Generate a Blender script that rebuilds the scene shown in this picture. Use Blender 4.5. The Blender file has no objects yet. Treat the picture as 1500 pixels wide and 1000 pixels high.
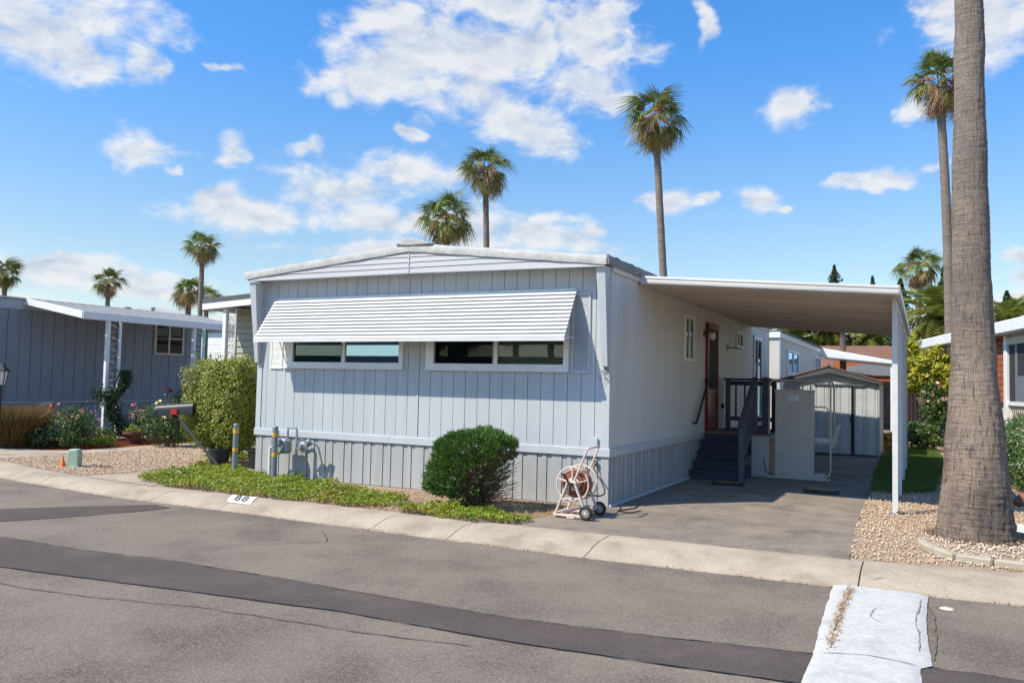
import bpy, math, random
import numpy as np
from mathutils import Vector, Matrix, noise
from math import radians, sin, cos, pi

random.seed(7)
RNG = np.random.default_rng(11)
scene = bpy.context.scene
col = scene.collection

# ------------------------------------------------------------------ camera
cam_d = bpy.data.cameras.new("camera")
cam_d.sensor_width = 36.0
cam_d.lens = 1190.0 / 1500.0 * 36.0
cam_d.clip_start = 0.05
cam_d.clip_end = 3000.0
cam = bpy.data.objects.new("camera", cam_d)
col.objects.link(cam)
_y, _p, _r = radians(26.94), radians(2.906), radians(1.258)
_f = Vector((-sin(_y) * cos(_p), cos(_y) * cos(_p), sin(_p)))
_rt = Vector((cos(_y), sin(_y), 0.0))
_up = _rt.cross(_f)
_r2 = _rt * cos(_r) + _up * sin(_r)
_u2 = -_rt * sin(_r) + _up * cos(_r)
CAM = Vector((3.83, -10.49, 1.65))
m3 = Matrix((_r2, _u2, -_f)).transposed()
cam.matrix_world = Matrix.Translation(CAM) @ m3.to_4x4()
scene.camera = cam

# ------------------------------------------------------------------ sun, sky, exposure
SUN_DIR = Vector((0.40, 0.48, -0.75)).normalized()      # the way the light travels
sun_d = bpy.data.lights.new("sun", 'SUN')
sun_d.energy = 3.8
sun_d.angle = radians(0.55)
sun_d.color = (1.0, 0.905, 0.75)
sun = bpy.data.objects.new("sun", sun_d)
sun.rotation_euler = SUN_DIR.to_track_quat('-Z', 'Y').to_euler()
sun.location = (0, 0, 30)
col.objects.link(sun)

world = bpy.data.worlds.new("World")
scene.world = world
world.use_nodes = True
SKY_STRENGTH = 0.15
CLOUDS = [(-1.011,0.362,0.114,0.046),(-0.974,0.333,0.037,0.026),(-1.035,0.340,0.038,0.019),(-0.909,0.341,0.030,0.025),(-0.891,0.333,0.018,0.010),(-0.671,0.349,0.050,0.033),(-0.606,0.399,0.089,0.061),(-0.521,0.377,0.094,0.063),(-0.461,0.405,0.051,0.044),(-0.380,0.409,0.061,0.054),(-0.392,0.357,0.059,0.030),(-0.349,0.337,0.029,0.012),(-0.459,0.310,0.060,0.023),(-0.433,0.298,0.044,0.019),(-0.696,0.324,0.021,0.015),(-0.488,0.445,0.060,0.028),(-0.683,0.228,0.062,0.021),(-0.610,0.249,0.063,0.020),(-0.555,0.249,0.034,0.016),(-0.633,0.191,0.068,0.020),(-0.516,0.191,0.068,0.025),(-0.431,0.183,0.074,0.023),(-0.385,0.194,0.025,0.016),(-0.902,0.247,0.034,0.019),(-0.865,0.231,0.009,0.006),(-0.809,0.254,0.027,0.018),(-0.719,0.269,0.018,0.011),(-0.831,0.204,0.027,0.014),(-0.800,0.187,0.063,0.023),(-0.243,0.418,0.012,0.023),(-0.143,0.323,0.028,0.027),(-0.277,0.223,0.024,0.014),(-0.238,0.219,0.014,0.007),(-0.179,0.224,0.026,0.013),(-0.150,0.216,0.009,0.005),(-0.079,0.238,0.016,0.008),(-0.036,0.239,0.038,0.009),(0.008,0.240,0.019,0.006),(0.058,0.384,0.068,0.035),(0.019,0.407,0.039,0.023),(-0.015,0.300,0.012,0.014),(0.089,0.147,0.016,0.013),(0.084,0.122,0.022,0.013),(-0.999,0.111,0.079,0.014),(-0.947,0.101,0.105,0.013),(-1.037,0.118,0.037,0.011),(-0.884,0.090,0.150,0.011),(-0.822,0.351,0.018,0.005),(-0.590,0.301,0.015,0.009),(-0.925,0.070,0.160,0.006),(0.087,0.097,0.036,0.010),(-0.565,0.153,0.169,0.012),
    # the sky goes on with the same sort of clouds outside the frame
    (0.42,0.35,0.10,0.05),(0.70,0.20,0.12,0.03),(1.1,0.40,0.14,0.06),(1.6,0.25,0.10,0.03),(2.0,0.5,0.15,0.06),(2.5,0.3,0.12,0.04),(3.0,0.22,0.08,0.03),(-1.5,0.45,0.13,0.05),(-1.9,0.25,0.14,0.04),(-2.4,0.35,0.10,0.05),(-2.9,0.2,0.12,0.03),(-0.6,0.75,0.14,0.06),(0.3,0.8,0.12,0.06)]

def build_world():
    nt = world.node_tree
    for n in list(nt.nodes):
        nt.nodes.remove(n)
    N = nt.nodes.new
    L = nt.links.new
    def M(op, a, b=None, c=None, clamp=False):
        n = N('ShaderNodeMath'); n.operation = op; n.use_clamp = clamp
        for i, v in enumerate((a, b, c)):
            if v is None: continue
            if isinstance(v, (int, float)): n.inputs[i].default_value = v
            else: L(v, n.inputs[i])
        return n.outputs[0]
    def V(op, a, b=None, c=None):
        n = N('ShaderNodeVectorMath'); n.operation = op
        for i, v in enumerate((a, b, c)):
            if v is None: continue
            if isinstance(v, (tuple, list)): n.inputs[i].default_value = v
            else: L(v, n.inputs[i])
        return n
    out = N('ShaderNodeOutputWorld'); bg = N('ShaderNodeBackground')
    L(bg.outputs[0], out.inputs[0])
    bg.inputs[1].default_value = SKY_STRENGTH
    sky = N('ShaderNodeTexSky'); sky.sky_type = 'NISHITA'; sky.sun_disc = False
    sky.sun_elevation = math.asin(-SUN_DIR.z)
    sky.sun_rotation = math.atan2(-SUN_DIR.x, -SUN_DIR.y) % (2 * pi)
    sky.altitude = 10; sky.air_density = 1.0; sky.dust_density = 0.6; sky.ozone_density = 2.0
    tc = N('ShaderNodeTexCoord')
    sx = N('ShaderNodeSeparateXYZ'); L(tc.outputs['Generated'], sx.inputs[0])
    az = M('ARCTAN2', sx.outputs[0], sx.outputs[1])
    el = M('ARCSINE', sx.outputs[2])
    cx = N('ShaderNodeCombineXYZ'); L(az, cx.inputs[0]); L(el, cx.inputs[1])
    P = cx.outputs[0]
    # photographic rendition of the clear sky: the Nishita sky, tinted to the deep clear blue of the photograph
    hf = M('MULTIPLY', el, 1 / 0.55, clamp=True)
    hf = M('POWER', hf, 0.8)
    rmp = N('ShaderNodeValToRGB'); L(hf, rmp.inputs[0])
    rmp.color_ramp.elements[0].position = 0.0; rmp.color_ramp.elements[0].color = (1.0, 1.0, 1.0, 1)
    rmp.color_ramp.elements[1].position = 1.0; rmp.color_ramp.elements[1].color = (1.0, 1.0, 1.0, 1)
    globals()['SKY_RAMP'] = rmp
    mul = N('ShaderNodeMix'); mul.data_type = 'RGBA'; mul.blend_type = 'MULTIPLY'; mul.inputs[0].default_value = 1.0
    L(sky.outputs[0], mul.inputs[6]); L(rmp.outputs[0], mul.inputs[7])
    skyc = mul.outputs[2]
    # clouds: soft ellipses broken up by fractal noise
    warp = N('ShaderNodeTexNoise'); warp.inputs['Scale'].default_value = 14; warp.inputs['Detail'].default_value = 3
    L(P, warp.inputs['Vector'])
    w1 = V('SUBTRACT', warp.outputs['Color'], (0.5, 0.5, 0.5))
    w2 = V('MULTIPLY_ADD', w1.outputs[0], (0.10, 0.045, 0.0), P)
    PW = w2.outputs[0]
    acc = None
    for (a, e, s, t) in CLOUDS:
        n = V('MULTIPLY_ADD', PW, (1 / s, 1 / t, 0), (-a / s, -e / t, 0))
        ln = V('LENGTH', n.outputs[0]).outputs['Value']
        acc = ln if acc is None else M('SMOOTH_MIN', acc, ln, 0.25) if False else M('MINIMUM', acc, ln)
    blob = M('SUBTRACT', 1.26, acc)
    def fbm(offset, sc_=15, dt_=10):
        v = V('MULTIPLY_ADD', P, (1.0, 1.7, 1.0), offset)
        n = N('ShaderNodeTexNoise'); n.inputs['Scale'].default_value = sc_; n.inputs['Detail'].default_value = dt_
        n.inputs['Roughness'].default_value = 0.60; n.inputs['Distortion'].default_value = 0.35
        L(v.outputs[0], n.inputs['Vector'])
        return n.outputs[0]
    n1 = fbm((3.1, 1.7, 0.0)); s1 = fbm((3.1, 1.7, 0.0), 15, 4); s2 = fbm((3.1 + 0.012, 1.7 - 0.020, 0.0), 15, 4)
    den = M('ADD', blob, M('MULTIPLY', M('SUBTRACT', n1, 0.5), 3.0))
    mask = N('ShaderNodeMapRange'); mask.interpolation_type = 'SMOOTHSTEP'
    L(den, mask.inputs[0]); mask.inputs[1].default_value = -0.15; mask.inputs[2].default_value = 0.95
    mask.inputs[3].default_value = 0.0; mask.inputs[4].default_value = 1.0
    edge = N('ShaderNodeMapRange'); L(blob, edge.inputs[0]); edge.inputs[1].default_value = -0.9; edge.inputs[2].default_value = 0.1
    mk = M('MULTIPLY', mask.outputs[0], edge.outputs[0], clamp=True)
    # thin veil low on the left horizon and shading
    lit = M('ADD', 0.72, M('MULTIPLY', M('SUBTRACT', s2, s1), -2.4), clamp=True)
    nb = N('ShaderNodeTexNoise'); nb.inputs['Scale'].default_value = 9; nb.inputs['Detail'].default_value = 2
    L(P, nb.inputs['Vector'])
    low = N('ShaderNodeMapRange'); L(el, low.inputs[0]); low.inputs[1].default_value = 0.08; low.inputs[2].default_value = 0.2
    low.inputs[3].default_value = 0.45; low.inputs[4].default_value = 0.0
    thick = N('ShaderNodeMapRange'); L(den, thick.inputs[0]); thick.inputs[1].default_value = 0.55; thick.inputs[2].default_value = 1.5
    thick.inputs[3].default_value = 0.0; thick.inputs[4].default_value = 0.62
    shade = M('SUBTRACT', M('SUBTRACT', lit, M('MULTIPLY', thick.outputs[0], nb.outputs[0])), M('MULTIPLY', low.outputs[0], thick.outputs[0]), clamp=True)
    cc = N('ShaderNodeMix'); cc.data_type = 'RGBA'
    L(shade, cc.inputs[0])
    k = 1.0 / SKY_STRENGTH
    cc.inputs[6].default_value = (0.30 * k, 0.36 * k, 0.45 * k, 1)
    cc.inputs[7].default_value = (0.565 * k, 0.565 * k, 0.56 * k, 1)
    fin = N('ShaderNodeMix'); fin.data_type = 'RGBA'
    L(M('MULTIPLY', mk, 0.93), fin.inputs[0]); L(skyc, fin.inputs[6]); L(cc.outputs[2], fin.inputs[7])
    L(fin.outputs[2], bg.inputs[0])
    cr = rmp.color_ramp
    cr.elements[0].color = (0.72, 0.69, 0.65, 1); cr.elements[1].color = (0.27, 0.67, 1.0, 1)
    for p_, c_ in ((0.354, (0.64, 0.68, 0.68, 1)), (0.515, (0.53, 0.69, 0.80, 1)), (0.744, (0.33, 0.68, 0.97, 1))):
        e_ = cr.elements.new(p_); e_.color = c_
build_world()
scene.view_settings.view_transform = 'Standard'
scene.view_settings.look = 'None'
scene.view_settings.gamma = 1.0
scene.view_settings.use_curve_mapping = False
scene.view_settings.exposure = 0.72
scene.render.engine = 'CYCLES'
scene.cycles.max_bounces = 8
scene.cycles.diffuse_bounces = 6
scene.cycles.transparent_max_bounces = 8
scene.cycles.caustics_reflective = False
scene.cycles.caustics_refractive = False

# ------------------------------------------------------------------ materials
def pmat(name, c, c2=None, rough=0.6, scale=3.0, bump=0.0, bscale=80.0, island=False, metallic=0.0, spec=0.4,
         stain=None, stain_scale=1.2, stain_amt=0.0, stretch=(1, 1, 1), rand=0.0, transl=0.0, detail=6, lo=0.35, hi=0.65, speck=None, speck_scale=150, speck_amt=0.0, bdist=0.01):
    m = bpy.data.materials.new(name); m.use_nodes = True
    nt = m.node_tree; N = nt.nodes.new; L = nt.links.new
    b = nt.nodes['Principled BSDF']
    b.inputs['Roughness'].default_value = rough; b.inputs['Metallic'].default_value = metallic
    b.inputs['Specular IOR Level'].default_value = spec
    g = N('ShaderNodeNewGeometry')
    vm = N('ShaderNodeVectorMath'); vm.operation = 'MULTIPLY'; L(g.outputs['Position'], vm.inputs[0]); vm.inputs[1].default_value = stretch
    c2 = c2 or tuple(x * 0.86 for x in c)
    n = N('ShaderNodeTexNoise'); n.inputs['Scale'].default_value = scale; n.inputs['Detail'].default_value = detail
    n.inputs['Roughness'].default_value = 0.6; L(vm.outputs[0], n.inputs['Vector'])
    mr = N('ShaderNodeMapRange'); L(n.outputs[0], mr.inputs[0]); mr.inputs[1].default_value = lo; mr.inputs[2].default_value = hi
    fac = mr.outputs[0]
    if island:
        ad = N('ShaderNodeMath'); ad.operation = 'MULTIPLY_ADD'; L(g.outputs['Random Per Island'], ad.inputs[0]); ad.inputs[1].default_value = 0.75
        sb = N('ShaderNodeMath'); sb.operation = 'MULTIPLY'; L(fac, sb.inputs[0]); sb.inputs[1].default_value = 0.3
        L(sb.outputs[0], ad.inputs[2]); fac = ad.outputs[0]
    mx = N('ShaderNodeMix'); mx.data_type = 'RGBA'; L(fac, mx.inputs[0])
    mx.inputs[6].default_value = (*c, 1); mx.inputs[7].default_value = (*c2, 1)
    out = mx.outputs[2]
    if stain and stain_amt > 0:
        n2 = N('ShaderNodeTexNoise'); n2.inputs['Scale'].default_value = stain_scale; n2.inputs['Detail'].default_value = 8
        n2.inputs['Roughness'].default_value = 0.68; L(vm.outputs[0], n2.inputs['Vector'])
        m2 = N('ShaderNodeMapRange'); m2.interpolation_type = 'SMOOTHSTEP'; L(n2.outputs[0], m2.inputs[0]); m2.inputs[1].default_value = 0.48; m2.inputs[2].default_value = 0.72
        m2.inputs[4].default_value = stain_amt
        x2 = N('ShaderNodeMix'); x2.data_type = 'RGBA'; L(m2.outputs[0], x2.inputs[0]); L(out, x2.inputs[6]); x2.inputs[7].default_value = (*stain, 1)
        out = x2.outputs[2]
    if speck and speck_amt > 0:
        v = N('ShaderNodeTexVoronoi'); v.inputs['Scale'].default_value = speck_scale; L(g.outputs['Position'], v.inputs['Vector'])
        sp = N('ShaderNodeSeparateColor'); L(v.outputs['Color'], sp.inputs[0])
        m4 = N('ShaderNodeMapRange'); L(sp.outputs[0], m4.inputs[0]); m4.inputs[1].default_value = 0.35; m4.inputs[2].default_value = 1.0
        m4.inputs[3].default_value = 0.0; m4.inputs[4].default_value = speck_amt
        x4 = N('ShaderNodeMix'); x4.data_type = 'RGBA'; L(m4.outputs[0], x4.inputs[0]); L(out, x4.inputs[6]); x4.inputs[7].default_value = (*speck, 1)
        out = x4.outputs[2]
    if rand:
        oi = N('ShaderNodeObjectInfo')
        m3_ = N('ShaderNodeMapRange'); L(oi.outputs['Random'], m3_.inputs[0]); m3_.inputs[3].default_value = 1 - rand; m3_.inputs[4].default_value = 1 + rand
        hs = N('ShaderNodeHueSaturation'); L(out, hs.inputs['Color']); L(m3_.outputs[0], hs.inputs['Value']); out = hs.outputs[0]
    L(out, b.inputs['Base Color'])
    if bump > 0:
        nb = N('ShaderNodeTexNoise'); nb.inputs['Scale'].default_value = bscale; nb.inputs['Detail'].default_value = 5
        nb.inputs['Roughness'].default_value = 0.65; L(vm.outputs[0], nb.inputs['Vector'])
        bp = N('ShaderNodeBump'); bp.inputs['Strength'].default_value = bump; bp.inputs['Distance'].default_value = bdist
        L(nb.outputs[0], bp.inputs['Height']); L(bp.outputs[0], b.inputs['Normal'])
    if transl > 0:
        tr = N('ShaderNodeBsdfTranslucent'); L(out, tr.inputs[0])
        ms = N('ShaderNodeMixShader'); ms.inputs[0].default_value = transl
        L(b.outputs[0], ms.inputs[1]); L(tr.outputs[0], ms.inputs[2]); L(ms.outputs[0], nt.nodes['Material Output'].inputs[0])
    return m

def glass_mat(name, tint=(0.9, 0.95, 0.95), refl=0.0, gcol=(0.95, 0.97, 1)):
    m = bpy.data.materials.new(name); m.use_nodes = True
    nt = m.node_tree; N = nt.nodes.new; L = nt.links.new
    for n in list(nt.nodes): nt.nodes.remove(n)
    o = N('ShaderNodeOutputMaterial'); ms = N('ShaderNodeMixShader'); t = N('ShaderNodeBsdfTransparent'); gl = N('ShaderNodeBsdfGlossy')
    gl.inputs['Roughness'].default_value = 0.01; gl.inputs[0].default_value = (*gcol, 1)
    t.inputs[0].default_value = (*tint, 1)
    fr = N('ShaderNodeFresnel'); fr.inputs[0].default_value = 1.5
    nz = N('ShaderNodeTexNoise'); nz.inputs['Scale'].default_value = 2.0
    bp = N('ShaderNodeBump'); bp.inputs['Strength'].default_value = 0.02; L(nz.outputs[0], bp.inputs['Height']); L(bp.outputs[0], gl.inputs['Normal'])
    ad = N('ShaderNodeMath'); ad.operation = 'ADD'; ad.use_clamp = True; L(fr.outputs[0], ad.inputs[0]); ad.inputs[1].default_value = refl
    gb = N('ShaderNodeNewGeometry'); iv = N('ShaderNodeMath'); iv.operation = 'SUBTRACT'; iv.inputs[0].default_value = 1.0; L(gb.outputs['Backfacing'], iv.inputs[1])
    mg = N('ShaderNodeMath'); mg.operation = 'MULTIPLY'; L(ad.outputs[0], mg.inputs[0]); L(iv.outputs[0], mg.inputs[1])
    L(mg.outputs[0], ms.inputs[0]); L(t.outputs[0], ms.inputs[1]); L(gl.outputs[0], ms.inputs[2]); L(ms.outputs[0], o.inputs[0])
    return m

MT = {}
MT['siding'] = pmat('blue_grey_paint', (0.475, 0.503, 0.522), (0.44, 0.467, 0.487), rough=0.55, scale=5, bump=0.12, bscale=(60), stretch=(1, 1, 0.08), rand=0.012, stain=(0.31, 0.33, 0.345), stain_scale=2.2, stain_amt=0.3)
MT['siding_side'] = pmat('shade_lifted_siding_paint', (0.60, 0.595, 0.565), (0.555, 0.55, 0.525), rough=0.5, scale=3, bump=0.05, bscale=40, stretch=(1, 1, 0.1), stain=(0.44, 0.435, 0.41), stain_scale=1.3, stain_amt=0.35)  # siding colour made lighter to brighten the wall in carport shade
MT['trim'] = pmat('light_grey_trim_paint', (0.49, 0.52, 0.545), (0.45, 0.475, 0.50), rough=0.5, scale=4, bump=0.08, bscale=50)
MT['skirt'] = pmat('skirting_grey_paint', (0.40, 0.405, 0.405), (0.355, 0.36, 0.36), rough=0.55, scale=4, bump=0.1, bscale=50, stretch=(1, 1, 0.15), rand=0.02, stain=(0.30, 0.27, 0.23), stain_scale=2.5, stain_amt=0.4)
MT['gable'] = pmat('gable_paint', (0.50, 0.51, 0.52), (0.46, 0.47, 0.485), rough=0.5, scale=2, bump=0.06, bscale=30, stretch=(0.2, 1, 1), stain=(0.42, 0.40, 0.37), stain_scale=2, stain_amt=0.2)
MT['roofmetal'] = pmat('weathered_roof_coating', (0.50, 0.50, 0.485), (0.38, 0.375, 0.36), rough=0.55, scale=9, bump=0.5, bscale=14, stain=(0.36, 0.34, 0.31), stain_scale=5, stain_amt=0.45)
MT['roof_shaded'] = pmat('shaded_roof_edge', (0.26, 0.25, 0.24), (0.16, 0.155, 0.15), rough=0.7, scale=7, bump=0.9, bscale=16, stain=(0.10, 0.09, 0.085), stain_scale=5, stain_amt=0.5)  # shade on the side roof edge is put into this darker colour
MT['white'] = pmat('white_paint', (0.78, 0.78, 0.77), (0.71, 0.71, 0.70), rough=0.4, scale=4, bump=0.04, bscale=60)
MT['awning'] = pmat('white_awning_enamel', (0.68, 0.69, 0.685), (0.59, 0.60, 0.59), rough=0.4, scale=5, stretch=(0.3, 1, 1), stain=(0.5, 0.46, 0.40), stain_scale=7, stain_amt=0.18)
MT['glass'] = glass_mat('window_glass', (0.55, 0.62, 0.62), 0.10, (0.50, 0.70, 0.85))
MT['glass_dim'] = glass_mat('dim_glass', (0.5, 0.56, 0.56), -0.02)
MT['glass_clear'] = glass_mat('clear_glass', (0.8, 0.85, 0.8), 0.02)
MT['glass_mirror'] = glass_mat('reflective_glass', (0.30, 0.42, 0.45), 0.5, (0.42, 0.70, 0.98))
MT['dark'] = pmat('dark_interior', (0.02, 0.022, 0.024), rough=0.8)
MT['screen'] = pmat('dark_insect_screen', (0.035, 0.037, 0.04), rough=0.8, bump=0.2, bscale=600)
MT['blind'] = pmat('cream_blind', (0.42, 0.42, 0.33), (0.36, 0.37, 0.29), rough=0.6)
MT['blind_dark'] = pmat('grey_blind', (0.10, 0.14, 0.15), rough=0.6)
MT['black'] = pmat('black_plastic', (0.02, 0.02, 0.021), (0.035, 0.035, 0.035), rough=0.5, scale=20)
MT['navy'] = pmat('navy_step_paint', (0.030, 0.036, 0.060), (0.045, 0.052, 0.075), rough=0.7, scale=14, bump=0.25, bscale=180, stain=(0.07, 0.07, 0.08), stain_scale=6, stain_amt=0.35)
MT['navy_rail'] = pmat('slate_blue_rail_paint', (0.085, 0.098, 0.125), (0.065, 0.075, 0.10), rough=0.55, scale=8, bump=0.2, bscale=60)
MT['red'] = pmat('red_door_paint', (0.23, 0.022, 0.03), (0.18, 0.02, 0.026), rough=0.3, scale=3)
MT['brass'] = pmat('aged_brass', (0.24, 0.14, 0.06), rough=0.35, metallic=1.0)
MT['opal'] = pmat('frosted_lamp_glass', (0.7, 0.7, 0.68), rough=0.2)
MT['carport_under'] = pmat('carport_pan_enamel', (0.60, 0.53, 0.465), (0.50, 0.435, 0.38), rough=0.45, rand=0.10, scale=3, stretch=(0.3, 1, 1), stain=(0.42, 0.35, 0.29), stain_scale=1.2, stain_amt=0.4)
MT['carport_edge'] = pmat('carport_gutter_enamel', (0.58, 0.57, 0.55), (0.50, 0.49, 0.47), rough=0.4, scale=5, stretch=(0.3, 1, 1), stain=(0.40, 0.36, 0.31), stain_scale=6, stain_amt=0.25)
MT['post'] = pmat('white_post_enamel', (0.66, 0.67, 0.67), (0.58, 0.59, 0.59), rough=0.4, scale=6)
MT['lift'] = pmat('lift_beige_powder_coat', (0.46, 0.44, 0.40), (0.43, 0.41, 0.375), rough=0.45, scale=6, bump=0.05, bscale=200, stain=(0.36, 0.34, 0.31), stain_scale=3, stain_amt=0.15)
MT['tube'] = pmat('lift_tube_enamel', (0.50, 0.475, 0.42), rough=0.35)
MT['yellow'] = pmat('yellow_road_paint', (0.62, 0.37, 0.02), (0.5, 0.29, 0.03), rough=0.5, scale=30)
MT['shed'] = pmat('shed_sheet_steel', (0.53, 0.56, 0.565), (0.47, 0.50, 0.505), rough=0.45, scale=4, bump=0.06, bscale=60, stain=(0.27, 0.25, 0.22), stain_scale=3, stain_amt=0.2)
MT['shed_dark'] = pmat('shed_frame_steel', (0.10, 0.115, 0.12), (0.08, 0.09, 0.095), rough=0.5)
MT['rust'] = pmat('rusty_roof_edge', (0.32, 0.15, 0.09), (0.24, 0.12, 0.075), rough=0.8, scale=14, bump=0.3, bscale=60)
MT['asphalt'] = pmat('old_asphalt', (0.215, 0.174, 0.138), (0.150, 0.121, 0.096), rough=0.9, scale=0.9, bump=0.75, bscale=130, stain=(0.10, 0.082, 0.068), stain_scale=0.9, stain_amt=0.75, speck=(0.40, 0.33, 0.26), speck_scale=105, speck_amt=0.45, bdist=0.012, spec=0.2)
MT['patch'] = pmat('asphalt_patch', (0.096, 0.074, 0.062), (0.074, 0.057, 0.049), rough=0.9, scale=1.5, bump=0.6, bscale=150, stain=(0.14, 0.112, 0.09), stain_scale=1.3, stain_amt=0.5, speck=(0.24, 0.215, 0.20), speck_scale=150, speck_amt=0.25, spec=0.2)
MT['drive'] = pmat('driveway_asphalt', (0.27, 0.22, 0.172), (0.165, 0.137, 0.112), rough=0.9, scale=1.6, bump=0.6, bscale=110, stain=(0.07, 0.062, 0.058), stain_scale=1.1, stain_amt=0.8, speck=(0.42, 0.36, 0.29), speck_scale=95, speck_amt=0.4, spec=0.2)
MT['concrete'] = pmat('old_concrete', (0.49, 0.405, 0.31), (0.37, 0.30, 0.225), rough=0.9, scale=2.2, bump=0.5, bscale=90, stain=(0.22, 0.175, 0.13), stain_scale=2.3, stain_amt=0.6, speck=(0.24, 0.20, 0.16), speck_scale=110, speck_amt=0.45, spec=0.2)
MT['oil'] = pmat('oil_darkened_asphalt', (0.13, 0.108, 0.09), (0.085, 0.07, 0.06), rough=0.85, scale=14, bump=0.6, bscale=130, speck=(0.25, 0.21, 0.17), speck_scale=105, speck_amt=0.35)
MT['crackgrey'] = pmat('worn_crack_grey', (0.26, 0.24, 0.215), (0.2, 0.18, 0.16), rough=0.95)
MT['gutter_dirt'] = pmat('gutter_dirt', (0.22, 0.165, 0.115), (0.10, 0.085, 0.07), rough=1.0, scale=6, bump=0.8, bscale=90, spec=0.1)
MT['whitepaint_road'] = pmat('white_road_paint', (0.58, 0.565, 0.53), (0.49, 0.475, 0.445), rough=0.85, scale=16, bump=0.8, bscale=60, stain=(0.36, 0.35, 0.325), stain_scale=3.5, stain_amt=0.6, speck=(0.30, 0.29, 0.27), speck_scale=90, speck_amt=0.3, bdist=0.006)
MT['earth'] = pmat('dry_earth', (0.30, 0.235, 0.165), (0.22, 0.17, 0.12), rough=1.0, scale=2, bump=0.6, bscale=50, spec=0.1, stain=(0.13, 0.11, 0.08), stain_scale=0.2, stain_amt=0.5)
MT['gravelbase'] = pmat('gravel_bed_soil', (0.40, 0.31, 0.22), (0.30, 0.23, 0.165), rough=1.0, scale=8, bump=0.7, bscale=60, spec=0.1)
MT['gravel'] = pmat('tan_gravel_stone', (0.70, 0.54, 0.37), (0.40, 0.24, 0.14), rough=0.85, scale=40, island=True, spec=0.2)
MT['gravel_pale'] = pmat('pale_gravel_stone', (0.74, 0.64, 0.52), (0.46, 0.34, 0.25), rough=0.85, scale=40, island=True, spec=0.2)
MT['mulch'] = pmat('red_bark_mulch', (0.30, 0.075, 0.035), (0.17, 0.05, 0.03), rough=1.0, scale=20, island=True, spec=0.1)
MT['grass'] = pmat('lawn_grass', (0.075, 0.15, 0.025), (0.17, 0.23, 0.05), rough=0.6, scale=2, island=True, transl=0.3)
MT['straw'] = pmat('dry_straw', (0.40, 0.29, 0.14), (0.28, 0.17, 0.08), rough=0.8, scale=5, island=True)
MT['cover'] = pmat('ground_cover_leaf', (0.10, 0.19, 0.02), (0.36, 0.39, 0.03), rough=0.45, scale=1.6, island=True, transl=0.3, lo=0.4, hi=0.6)
MT['cover_red'] = pmat('ground_cover_old_leaf', (0.30, 0.13, 0.03), (0.20, 0.16, 0.03), rough=0.5, island=True, transl=0.2)
MT['juniper'] = pmat('juniper_sprig', (0.045, 0.11, 0.02), (0.13, 0.23, 0.04), rough=0.55, scale=9, island=True, transl=0.2)
MT['twig'] = pmat('brown_twig', (0.11, 0.07, 0.05), (0.20, 0.14, 0.10), rough=0.9, island=True)
MT['shrub'] = pmat('shrub_leaf', (0.13, 0.18, 0.02), (0.38, 0.38, 0.06), rough=0.4, scale=4, island=True, transl=0.3)
MT['rose_leaf'] = pmat('rose_leaf', (0.035, 0.085, 0.02), (0.12, 0.18, 0.045), rough=0.4, scale=4, island=True, transl=0.25)
MT['rose'] = pmat('pale_rose_petal', (0.72, 0.55, 0.48), (0.70, 0.30, 0.28), rough=0.6, island=True)
MT['yrose'] = pmat('yellow_rose_petal', (0.75, 0.6, 0.18), (0.8, 0.72, 0.45), rough=0.6, island=True)
MT['lavender'] = pmat('lavender_flower', (0.26, 0.20, 0.38), (0.36, 0.3, 0.45), rough=0.7, island=True)
MT['brownbush'] = pmat('brown_grass_leaf', (0.10, 0.11, 0.03), (0.26, 0.13, 0.06), rough=0.7, scale=3, island=True, transl=0.25, lo=0.3, hi=0.7)
MT['vine'] = pmat('dark_vine_leaf', (0.018, 0.045, 0.014), (0.045, 0.08, 0.025), rough=0.45, island=True)
MT['citrus'] = pmat('citrus_leaf', (0.15, 0.20, 0.015), (0.55, 0.48, 0.04), rough=0.4, island=True, transl=0.3)
MT['hedge'] = pmat('hedge_leaf', (0.04, 0.10, 0.02), (0.10, 0.19, 0.04), rough=0.35, island=True, transl=0.25)
MT['frond'] = pmat('palm_frond_green', (0.09, 0.155, 0.03), (0.25, 0.27, 0.06), rough=0.5, scale=2, island=False, rand=0.3, transl=0.25)
MT['frond_dead'] = pmat('palm_frond_dead', (0.58, 0.38, 0.22), (0.40, 0.25, 0.14), rough=0.8, scale=2, rand=0.3, transl=0.15)
MT['frond_mid'] = pmat('palm_frond_yellow', (0.20, 0.20, 0.04), (0.30, 0.24, 0.07), rough=0.6, scale=2, rand=0.25, transl=0.25)
MT['dfrond'] = pmat('date_palm_frond', (0.14, 0.215, 0.04), (0.36, 0.34, 0.08), rough=0.5, scale=1, rand=0.25, transl=0.25)
MT['dfrond_gold'] = pmat('date_palm_fruit_stalk', (0.75, 0.38, 0.04), (0.55, 0.27, 0.04), rough=0.6, scale=1, rand=0.2)
MT['trunk_far'] = pmat('palm_trunk_bark', (0.15, 0.12, 0.10), (0.25, 0.21, 0.18), rough=0.9, scale=6, bump=0.6, bscale=6, stretch=(0.3, 0.3, 3), bdist=0.05)
MT['conifer'] = pmat('conifer_foliage', (0.02, 0.042, 0.018), (0.045, 0.08, 0.03), rough=0.7, island=True)
MT['tree'] = pmat('broadleaf_foliage', (0.03, 0.07, 0.018), (0.08, 0.13, 0.035), rough=0.6, island=True, transl=0.2)
MT['bark'] = pmat('brown_bark', (0.14, 0.10, 0.075), (0.09, 0.065, 0.05), rough=0.9, scale=10, bump=0.5, bscale=40)
MT['nb_siding'] = pmat('slate_blue_siding', (0.215, 0.245, 0.29), (0.19, 0.22, 0.26), rough=0.55, scale=3, bump=0.08, bscale=50, stretch=(1, 1, 0.1), rand=0.02)
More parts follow.
